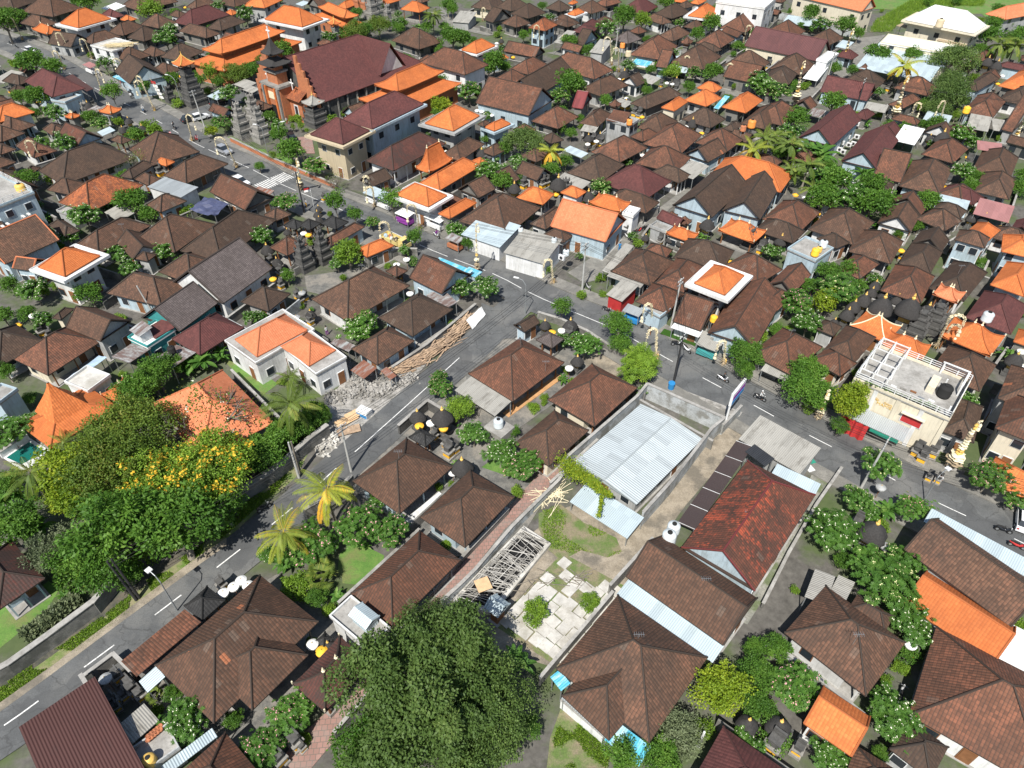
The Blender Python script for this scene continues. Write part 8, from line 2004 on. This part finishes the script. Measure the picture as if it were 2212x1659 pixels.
# ------------------------------------------------------------------ church front, bell towers, gates
def carved(name, base, t, x, y, rz, levels, mat='sto', roof=None, s=1.0, scol=None, cat='tower'):
    """stack of stepped carved blocks with corner horns; levels = (half width, height)"""
    p = G(t, x, y); r = thing(name, base, cat, (p.x, p.y, 0), R_(rz), exact=True); z = 0
    for i, (w_, h) in enumerate(levels):
        m = MB(); w_ *= s; h *= s
        m.box(-w_, w_, -w_, w_, z, z + h * .78); m.box(-w_ - .12 * s, w_ + .12 * s, -w_ - .12 * s, w_ + .12 * s, z + h * .78, z + h)
        for a in (-1, 1):
            for b2 in (-1, 1): m.lathe([(.16 * s, 0), (.2 * s, .18 * s), (.05 * s, .5 * s)], 5, (a * w_, b2 * w_, z + h))
        m.build('tier', scol if scol and i % 2 else mat, r); z += h
    if roof:
        kind, w_, h = roof; w_ *= s; h *= s
        m = MB()
        for a in (-1, 1):
            for b2 in (-1, 1): m.box(a * w_ * .5 - .08, a * w_ * .5 + .08, b2 * w_ * .5 - .08, b2 * w_ * .5 + .08, z, z + 1.2 * s)
        m.build('posts', 'wood', r)
        mb, E, LN = roof_mesh('H', 2 * w_, 2 * w_, z + 1.2 * s, h, .8); ro = mb.build('roof', kind, r); ridge_mesh(LN, .08, .8, h).build('ridge_cap', 'gold' if kind == 'or' else kind, ro)
        m = MB(); m.lathe([(.12, 0), (.18, .15), (.05, .3), (.1, .45), (.01, .9)], 8, (0, 0, z + 1.2 * s + h)); m.build('finial', 'gold', ro)
    return r, z
carved('bell_tower', 'tall black stone bell tower with orange tiled roof at the crossroads', 'A0', 1690, 900, -40, [(2.2, 1.6), (1.9, 1.5), (1.65, 1.5), (1.4, 1.4), (1.2, 1.3), (1.0, 1.2)], 'sto', ('or', 1.9, 1.9))
carved('bell_tower', 'stone drum tower with grey pyramid roof beside the church', 'B0', 530, 1080, -40, [(2.1, 1.5), (1.8, 1.4), (1.5, 1.2)], 'sto', ('am', 1.9, 1.5))
carved('bell_tower', 'slender tower with tiny orange roof behind the church', 'B0', 710, 420, -40, [(.5, 4.5), (.75, 1.2)], 'stl', ('or', 1.4, 1.1))
carved('stone_gate', 'left half of the carved grey stone temple gate beside the church', 'A0', 2110, 1180, -40, [(1.6, 2), (1.3, 1.6), (1.0, 1.5), (.7, 1.3), (.4, 1)], 'stl', cat='gate')
carved('stone_gate', 'right half of the carved grey stone temple gate beside the church', 'B0', 60, 1220, -40, [(1.6, 2), (1.3, 1.6), (1.0, 1.5), (.7, 1.3), (.4, 1)], 'stl', cat='gate')
carved('stone_gate', 'rear carved grey gate tower beside the church', 'B0', 0, 1060, -40, [(1.4, 2), (1.1, 1.6), (.8, 1.5), (.5, 1.3)], 'stl', cat='gate')
carved('stone_gate', 'left tower of the carved grey temple gate left of the corner pavilion', 'B1', 430, 670, -40, [(1.2, 1.5), (1.0, 1.3), (.75, 1.2), (.5, 1.1), (.3, .8)], 'sto', cat='gate')
carved('stone_gate', 'right tower of the carved grey temple gate left of the corner pavilion', 'B1', 590, 600, -40, [(1.2, 1.5), (1.0, 1.3), (.75, 1.2), (.5, 1.1), (.3, .8)], 'sto', cat='gate')
carved('stone_gate', 'left tower of the black stone gate before the thatched shrines', 'D1', 1260, 1250, -40, [(1.3, 1.4), (1.1, 1.2), (.8, 1.1), (.5, .9)], 'sto', cat='gate')
carved('stone_gate', 'right tower of the black stone gate before the thatched shrines', 'D1', 1400, 1190, -40, [(1.3, 1.4), (1.1, 1.2), (.8, 1.1), (.5, .9)], 'sto', cat='gate')
carved('stone_gate', 'carved grey stone gate beside the orange open pavilion', 'C1', 2030, 510, -40, [(1.0, 1.2), (.8, 1.2), (.55, 1), (.35, .8)], 'sto', cat='gate')
carved('stone_gate', 'carved grey stone tower behind the carport gable', 'C1', 985, 330, -40, [(.7, 1.2), (.55, 1.1), (.4, .9)], 'sto', cat='gate')
carved('stone_gate', 'carved stone tower between small orange roofs at the middle', 'C1', 460, 70, -40, [(1.2, 1.2), (1.0, 1.2), (.7, 1), (.4, .8)], 'sto', cat='gate')
for i, (x, y) in enumerate([(900, 130), (960, 150), (1010, 170), (1060, 150), (1150, 240), (880, 60), (980, 60)]):
    carved('temple_gate_tower', f'{["leftmost tall","second","third","fourth","isolated rightmost","rear left","rear right"][i]} carved stone tower of the big temple gate at the top', 'B0', x, y, -40, [(1.5, 2.4), (1.2, 2.2), (.9, 2), (.6, 1.6), (.35, 1.2)] if i != 4 else [(1.0, 2.5), (.8, 2.5), (.5, 1.5)], 'stl', scol='brk' if i < 2 else None, cat='gate')
carved('stone_gate', 'black temple wall pier beside the crossroads pennants', 'A0', 1480, 880, -40, [(1.0, 1.4), (.8, 1.2), (.5, 1)], 'sto', cat='gate')
carved('stone_gate', 'dark carved tower beside the orange roadside shrine roofs', 'A0', 760, 1010, -40, [(.9, 1.2), (.7, 1.1), (.5, 1)], 'stl', cat='gate')
# church facade in front of the gable
ch = next(o for o, b, e in THINGS if b.startswith('huge dark maroon')); la, lb = next((h[1], h[2]) for h in HOUSES if h[0] == ch)
fy = -lb / 2
def chb(name, mat, x0, x1, y0, y1, z0, z1):
    m = MB(); m.box(x0, x1, fy + y0, fy + y1, z0, z1); return m.build(name, mat, ch)
chb('porch_block', 'brk', -3.2, 3.2, -4.6, -1.0, 0, 7.5); chb('porch_cornice', 'stl', -3.6, 3.6, -5.0, -.8, 7.5, 8.0)
chb('porch_doorway', 'dark', -1.2, 1.2, -4.68, -4.6, 0, 3.2); chb('porch_panel', 'leaf_cream', -1.6, 1.6, -4.7, -4.6, 4.6, 6.2)
for x in (-2.7, -1.7, 1.7, 2.7): chb('column', 'or' if abs(x) < 2 else 'stl', x - .28, x + .28, -5.2, -4.66, 0, 7.4)
for sx in (-1, 1):
    x0, x1 = sorted((sx * 3.3, sx * 7.6)); chb('side_wing', 'brk', x0, x1, -2.6, -.4, 0, 5.2)
    m = MB(); m.quad_uv([(x0 - .3, fy - 3.4, 5.2), (x1 + .3, fy - 3.4, 5.2), (x1 + .3, fy - .3, 7.0), (x0 - .3, fy - .3, 7.0)], (1, 0, 0)); m.build('wing_roof', 'ro', ch)
    chb('wing_window', 'glass', sx * 5.4 - .5, sx * 5.4 + .5, -2.68, -2.6, 1.2, 3.6); chb('window_surround', 'wht', sx * 5.4 - .75, sx * 5.4 + .75, -2.64, -2.58, .9, 3.9)
    m = MB(); cx = sx * 4.6; m.box(cx - .09, cx + .09, fy - 2.1, fy - 1.95, 7, 9.4); m.box(cx - .6, cx + .6, fy - 2.1, fy - 1.95, 8.4, 8.6); m.build('cross', 'wh', ch)
chb('tower_base', 'brk', -1.9, 1.9, -3.8, -1.0, 8.0, 10.4); chb('tower_cornice', 'stl', -2.3, 2.3, -4.2, -.7, 10.4, 10.8); chb('tower_room', 'brk', -1.3, 1.3, -3.4, -1.3, 10.8, 12.2)
for z0, w_, h in ((12.2, 2.9, 1.7), (14.4, 1.9, 3.2)):
    mb, E, LN = roof_mesh('H', 2 * w_, 2 * w_, z0, h, 1.0); ro = mb.build('tower_roof', 'thatch', ch); ro.location = (0, fy - 2.3, 0)
m = MB(); m.box(-.7, .7, fy - 3.0, fy - 1.6, 13.6, 14.4); m.build('tower_neck', 'wood', ch)
m = MB(); m.box(-.1, .1, fy - 2.4, fy - 2.2, 17.4, 19.8); m.box(-.65, .65, fy - 2.4, fy - 2.2, 18.8, 19.0); m.build('cross', 'wh', ch)
m = MB()
for k in range(7):
    x_ = la / 2 - .3 - k * .95; z_ = 5.6 + k * 1.45; m.box(x_ - .5, x_ + .45, fy - .75, fy - .3, 5.0 if k else 0, z_)
m.build('gable_parapet', 'brk', ch)
m = MB()
for k in range(7):
    x_ = la / 2 - .3 - k * .95; z_ = 5.6 + k * 1.45; m.box(-x_ - .45, -x_ + .5, fy - .75, fy - .3, 5.0 if k else 0, z_)
m.build('gable_parapet', 'brk', ch)
for k in range(11):
    m = MB(); yy = fy + 2 + k * (lb - 5) / 10; m.box(la / 2 - .55, la / 2 - .2, yy - .18, yy + .18, 0, 4.8); m.build('side_column', 'stl', ch)
m = MB(); xr = la / 2
# cross gable over the right-hand slope
yc = lb * .18; rh = 5.2
m.quad_uv([(xr * .95, fy + lb / 2 + yc - 4.4, 6.0), (xr * .1, fy + lb / 2 + yc - 4.4, 6.0), (xr * .0, fy + lb / 2 + yc, 6 + rh + 1.2), (xr * .95, fy + lb / 2 + yc, 6 + rh + 1.2)][::-1], (1, 0, 0))
m.quad_uv([(xr * .95, fy + lb / 2 + yc + 4.4, 6.0), (xr * .1, fy + lb / 2 + yc + 4.4, 6.0), (xr * .0, fy + lb / 2 + yc, 6 + rh + 1.2), (xr * .95, fy + lb / 2 + yc, 6 + rh + 1.2)], (1, 0, 0))
m.build('cross_gable_roof', 'mr', ch)
m = MB(); m.face([(xr * .88, yc - 3.9, 6.0), (xr * .88, yc + 3.9, 6.0), (xr * .88, yc, 6 + rh + .6)]); m.build('gable_window', 'wht', ch)

# ------------------------------------------------------------------ rooftop and yard details of near houses: antennas and small things
def antenna(t, x, y, z, base):
    p = G(t, x, y, z); r = thing('antenna', base, 'antenna', (p.x, p.y, 0), exact=False, group='aerials on the roofs')
    m = MB(); m.tube([(0, 0, z - .6), (0, 0, z + 1.2)], .02, 4); m.build('mast', 'gal', r)
    m = MB(); m.bar((-.5, 0, z + 1.15), (.5, 0, z + 1.15), .012)
    for k in range(5): m.bar((-.4 + k * .2, -.25, z + 1.16), (-.4 + k * .2, .25, z + 1.16), .01)
    m.build('aerial', 'gal', r)
for t, x, y, z in (('C2', 2030, 1160, 5.8), ('C3', 1660, 80, 5.5), ('C3', 1085, 560, 6), ('C1', 75, 1330, 6), ('C1', 290, 1520, 4), ('B2', 1235, 640, 6), ('A1', 1065, 330, 4.5), ('A1', 1300, 720, 5.5), ('B1', 920, 690, 6), ('C1', 1135, 520, 5), ('D1', 1650, 690, 5), ('D1', 190, 1250, 5), ('D3', 750, 560, 6.5), ('C1', 1690, 390, 5.5), ('D1', 205, 80, 5)):
    antenna(t, x, y, z, 'thin metal aerial on a roof ridge')
ac = None
for t, x, y, z in [('A1', 30, 310, 3.0), ('A1', 75, 290, 3.0), ('A1', 210, 225, 3.0), ('A1', 255, 205, 3.0), ('D0', 640, 1230, 1), ('D0', 690, 1180, 1), ('D0', 730, 1120, 1), ('D0', 770, 1070, 1), ('D0', 650, 1310, 1), ('D0', 700, 1250, 1), ('C1', 430, 565, 3.4), ('D0', 620, 1290, 1), ('D0', 740, 1240, 1), ('D0', 770, 1180, 1)]:
    p = G(t, x, y, z + .3)
    if ac is None:
        ac = bpy.data.objects.new('air_conditioner', None); COL.objects.link(ac); tag(ac, 'white air-conditioner box', 'air conditioner', 'air-conditioner boxes'); m = MB(); m.box(-.55, .55, -.22, .22, -.4, .4); m.build('housing', 'wht', ac); m = MB(); m.tube([(0, -.24, 0), (0, -.22, 0)], .3, 12); m.build('fan_grille', 'dkmetal', ac); o = ac; o.location = (p.x, p.y, z + .3)
    else: o = copy_thing(ac, (p.x, p.y, z + .3), 0, 1, 'white air-conditioner box')
    o.rotation_euler = (0, 0, R_(-38))
p = G('B3', 935, 350, 4.4); r = thing('tank_house', 'small pale blue metal tank house on the bare concrete flat roof', 'tank house', (p.x, p.y, 3.3), R_(-38), exact=True)
m = MB(); m.box(-1.0, 1.0, -.7, .7, 0, 1.2); m.build('wall', 'bm', r)
m, E_, L_ = roof_mesh('Ga', 2.3, 1.8, 1.2, .4); m.build('roof', 'bm', r)
p = G('A1', 1230, 1215, 4.2); r = thing('tank_house', 'white tank hut with striped metal roof on the turquoise building', 'tank house', (p.x, p.y, 3.4), R_(-38), exact=True)
m = MB(); m.box(-1.0, 1.0, -.8, .8, 0, 1.3); m.build('wall', 'wht', r); m = MB(); m.quad_uv([(-1.3, -1.1, 1.3), (1.3, -1.1, 1.3), (1.3, 1.1, 1.7), (-1.3, 1.1, 1.7)], (1, 0, 0)); m.build('roof', 'rs', r)
# plant pots on the concrete terrace
pot = None
for k in range(10):
    p = G('A3', 1285 + (k % 5) * 26, 1400 - (k % 5) * 22 - (k // 5) * 30 + 20, 3.1)
    if pot is None: m = MB(); m.lathe([(.12, 0), (.2, .25), (.24, .35), (.2, .4), (.16, .34)], 10); pot = m.build('clay_pot', 'brk', None); tag(pot, 'terracotta pot on the concrete terrace', 'pot', 'terracotta pots on the terrace'); o = pot
    else: o = pot.copy(); COL.objects.link(o); THINGS.append((o, 'terracotta pot on the concrete terrace', False))
    o.location = (p.x, p.y, 2.92)
tb = None
for k in range(16):
    s_ = k / 15; p = G('D2', 850 + s_ * 620, -30 + s_ * 230 + 20, 6.9)
    if tb is None: m = MB(); m.lathe([(.14, 0), (.2, .3), (.18, .34)], 8); tb = bpy.data.objects.new('potted_plant', None); COL.objects.link(tb); tag(tb, 'potted plant on a shop roof terrace', 'potted plant', 'potted plants on the roof terrace'); m.build('pot', 'dkmetal', tb); cr, L, tips = crown_leaves(60, .22, 1, .8, .55, 'L_g', asp=.3, spread=.1); pc = link('plant', cr.mesh('plant', 'L_g'), tb); pc.scale = (.6, .6, .6); pc.location = (0, 0, .1); o = tb; o.location = (p.x, p.y, 6.6)
    else: o = copy_thing(tb, (p.x, p.y, 6.6), random.random() * 6, random.uniform(.8, 1.3), 'potted plant on a shop roof terrace')

random.seed(77)
def blocked(p, mrg):
    for c, th, la, lb in FOOT:
        d = p - c
        if abs(d.x) + abs(d.y) > la + lb + 4: continue
        x = d.x * math.cos(th) + d.y * math.sin(th); y = -d.x * math.sin(th) + d.y * math.cos(th)
        if abs(x) < la / 2 + mrg and abs(y) < lb / 2 + mrg: return True
    for q in ROADPTS:
        if (q - p).length < 6.8 + mrg: return True
    return False
ROADPTS = MAIN[::2] + SIDE[::2]
LANES = [G('C1', 560, 720), G('C1', 800, 560), G('C1', 1080, 330), G('C1', 1300, 140), G('D2', 480, 850), G('D2', 330, 1150), G('D2', 160, 1500), G('C2', 1500, 1150), G('C2', 1750, 700), G('D0', 600, 620), G('D0', 450, 780), G('D0', 350, 900), G('C0', 850, 600), G('C0', 1200, 650), G('C0', 1600, 730)]
NOGO = [(O_, r_) for O_, r_ in ((G('O', 1000, 80), 25), (G('O', 800, 60), 22), (G('O', 640, 350), 22), (G('O', 560, 330), 14), (G('O', 1950, 60), 40), (G('O', 700, 450), 6), (G('O', 650, 560), 10), (G('O', 2000, 700), 12), (G('O', 420, 200), 10), (G('O', 1500, 450), 6))]
def near_lane(p, k): return any((q - p).length < k for q in LANES) or any((q - p).length < r_ for q, r_ in NOGO)
n_h = tr = 0
while n_h < 95 and tr < 30000:
    tr += 1; X, Y = random.uniform(-20, 2230), random.uniform(0, 800)
    p = G('O', X, Y, 2.6); a, b_ = random.uniform(2.6, 6), random.uniform(2.4, 4.5)
    if Y > 560 and X < 1250 or (X > 1700 and Y < 100): continue
    if blocked(p, max(a, b_) * .5 + .1) or near_lane(p, 4.5) or any((q[0] - p).length < q[1] * .6 for q in TREEPOS): continue
    n_h += 1; th = R_(-40) + random.gauss(0, .05); u_ = Vector((math.cos(th), math.sin(th))); v_ = Vector((-u_.y, u_.x))
    L_, B_, Q_ = p - u_ * a / 2 - v_ * b_ / 2, p + u_ * a / 2 - v_ * b_ / 2, p + u_ * a / 2 + v_ * b_ / 2
    k = random.random()
    if k < .8: house('O', random.choice(['H', 'H', 'Ga', 'Gb']), random.choice(['dk', 'br', 'br', 'rb', 'mr', 'rb']), L_, B_, Q_, e=random.uniform(2.4, 2.9))
    else: sheet('O', random.choice(['am', 'am', 'bm', 'rs']), L_, B_, Q_, e=2.5)
n_w = 0
for (root, la, lb, e, rise) in list(HOUSES):
    c = Vector((root.location.x, root.location.y)); th = root.rotation_euler.z
    if depth(c) > 300 or min(la, lb) < 3.5: continue
    for sidei in random.sample(range(4), 2):
        u_ = Vector((math.cos(th), math.sin(th))); v_ = Vector((-u_.y, u_.x))
        if sidei % 2: u_, v_ = v_, u_; ex, ey = lb, la
        else: ex, ey = la, lb
        sg = 1 if sidei < 2 else -1
        off = ey / 2 + random.uniform(.9, 1.6); a = c + v_ * sg * off - u_ * ex * .6; b_ = c + v_ * sg * off + u_ * ex * .6
        if any(blocked(a.lerp(b_, k / 6), .15) for k in range(7)) or any((q - (a + b_) / 2).length < 5 for q in LANES): continue
        if n_w < 150: n_w += 1; wall('compound_wall', random.choice(['weathered grey compound wall', 'mossy low compound wall', 'pale plastered compound wall']), [a, b_], random.uniform(1.3, 2.1), .1, random.choice(['oldwall', 'oldwall', 'blockwall', 'cd']), random.random() < .6, False)
        break
print('walls', n_w)
n_s = 0; tr = 0
while n_s < 250 and tr < 60000:
    tr += 1; X, Y = random.uniform(0, 2212), (random.uniform(5, 1640) if n_s < 110 else random.uniform(5, 620))
    p = G('O', X, Y, .5)
    if blocked(p, .4) or any((q - p).length < 3.6 for q in LANES) or any((q[0] - p).length < q[1] * .8 + .2 for q in TREEPOS): continue
    if noise.noise(Vector((p.x * .04, p.y * .04, 2))) < -.3: continue
    if 1010 < X < 1600 and 880 < Y < 1460 or 690 < X < 1020 and 660 < Y < 1000 or 560 < X < 1240 and Y > 950: continue
    n_s += 1; R = random.uniform(.6, 1.3) * (1 if depth(p) < 130 else 1.25); kk = random.choice('bbbbqfn' if depth(p) < 130 else 'bqqgqfb')
    if kk in 'gfkq': R *= 1.5
    TREEPOS.append((p, R)); used_first(TP, (kk, n_s % 2), lambda: tree_proto(kk, n_s % 2), (p.x, p.y, 0), random.uniform(0, 6.28), R, DESC[kk])
print('shrubs', n_s)

# ------------------------------------------------------------------ labels: say which one
LM = [('the walled warehouse', 'C2', 1000, 500), ('the big dark tree', 'B3', 1500, 800), ('the church', 'B0', 700, 700), ('the crossroads bell tower', 'A0', 1640, 700),
      ('the road junction', 'C1', 60, 900), ('the cream shop building', 'D1', 1200, 1650), ('the green field', 'D0', 1000, 200), ('the white-roofed villa', 'D0', 1500, 200),
      ('the palm grove', 'D0', 400, 1400), ('the swimming pool', 'A2', 220, 600), ('the timber pile', 'B1', 1550, 1300), ('the paved slab lot', 'C3', 300, 200),
      ('the twin dark gables', 'C1', 1750, 60), ('the top left street', 'A0', 550, 500), ('the left edge building', 'A1', 100, 100), ('the yellow-flowered tree', 'A2', 1500, 900),
      ('the narrow driveway', 'D2', 250, 1350), ('the black stone gate', 'D1', 1300, 1150), ('the carport with two cars', 'C1', 650, 300), ('the new white house', 'B1', 100, 1300),
      ('the parked yellow truck', 'B1', 1240, 440), ('the twin orange pavilions', 'C0', 1650, 900), ('the blue-awning shop', 'C0', 750, 450), ('the two maroon halls', 'D0', 750, 1200),
      ('the round mango tree', 'C0', 100, 1300), ('the white two-storey house', 'A1', 600, 700), ('the purple-red school roof', 'D0', 200, 400), ('the brick alley', 'B2', 2100, 1500),
      ('the right edge', 'D1', 2150, 600), ('the bottom right corner', 'D3', 1900, 1300), ('the bottom left corner', 'A3', 600, 1400), ('the maroon roadside building', 'A0', 450, 780),
      ('the concrete tank roof', 'D1', 380, 520), ('the tall decorated pole', 'D0', 260, 750)]
LMW = [(n, G(t, x, y, 2)) for n, t, x, y in LM]
ORD = 'first second third fourth fifth sixth seventh eighth ninth tenth eleventh twelfth thirteenth fourteenth fifteenth sixteenth seventeenth eighteenth nineteenth twentieth'.split()
def finish_labels():
    bpy.context.view_layer.update()
    grp = {}
    for o, b, ex in THINGS:
        p = o.matrix_world.translation.copy()
        if o.type == 'MESH' and len(o.data.vertices) and p.length < .01:
            vs_ = [o.matrix_world @ v.co for v in o.data.vertices[:200]]; p = sum(vs_, Vector()) / len(vs_)
        if ex: o['label'] = b; continue
        n = min(LMW, key=lambda q: (q[1] - p.xy).length)[0]
        grp.setdefault((b, n), []).append((proj(Vector((p.x, p.y, p.z)))[0], o))
    for (b, n), L in grp.items():
        L.sort(key=lambda q: q[0])
        for i, (x, o) in enumerate(L):
            if len(L) == 1: s = f"{b}, by {n}"
            elif i == 0: s = f"{b}, leftmost by {n}"
            elif i == len(L) - 1: s = f"{b}, rightmost by {n}"
            else: s = f"{b}, {ORD[i] if i < 20 else str(i+1) + 'th'} from left by {n}"
            o['label'] = s
    cnt = {}
    for o, b, ex in THINGS: cnt.setdefault(o['category'], []).append(o)
    for c, L in cnt.items():
        if len(L) > 1:
            for o in L:
                if 'group' not in o: o['group'] = GROUPS.get(c, c + 's around the town')
    # two equal labels would single nothing out
    seen = {}
    for o, b, ex in THINGS:
        seen.setdefault(o['label'], []).append(o)
    for k, L in seen.items():
        if len(L) > 1: print('DUP', k, len(L))
        if len(k.split()) > 16: print('LONG', k)
GROUPS = {'house': 'houses of the town', 'building': 'flat-roofed buildings of the town', 'roof': 'lean-to roofs between the houses', 'tree': 'trees between the houses', 'pavilion': 'open pavilions in the compounds'}
finish_labels()
print('things', len(THINGS), 'objects', len(bpy.data.objects))
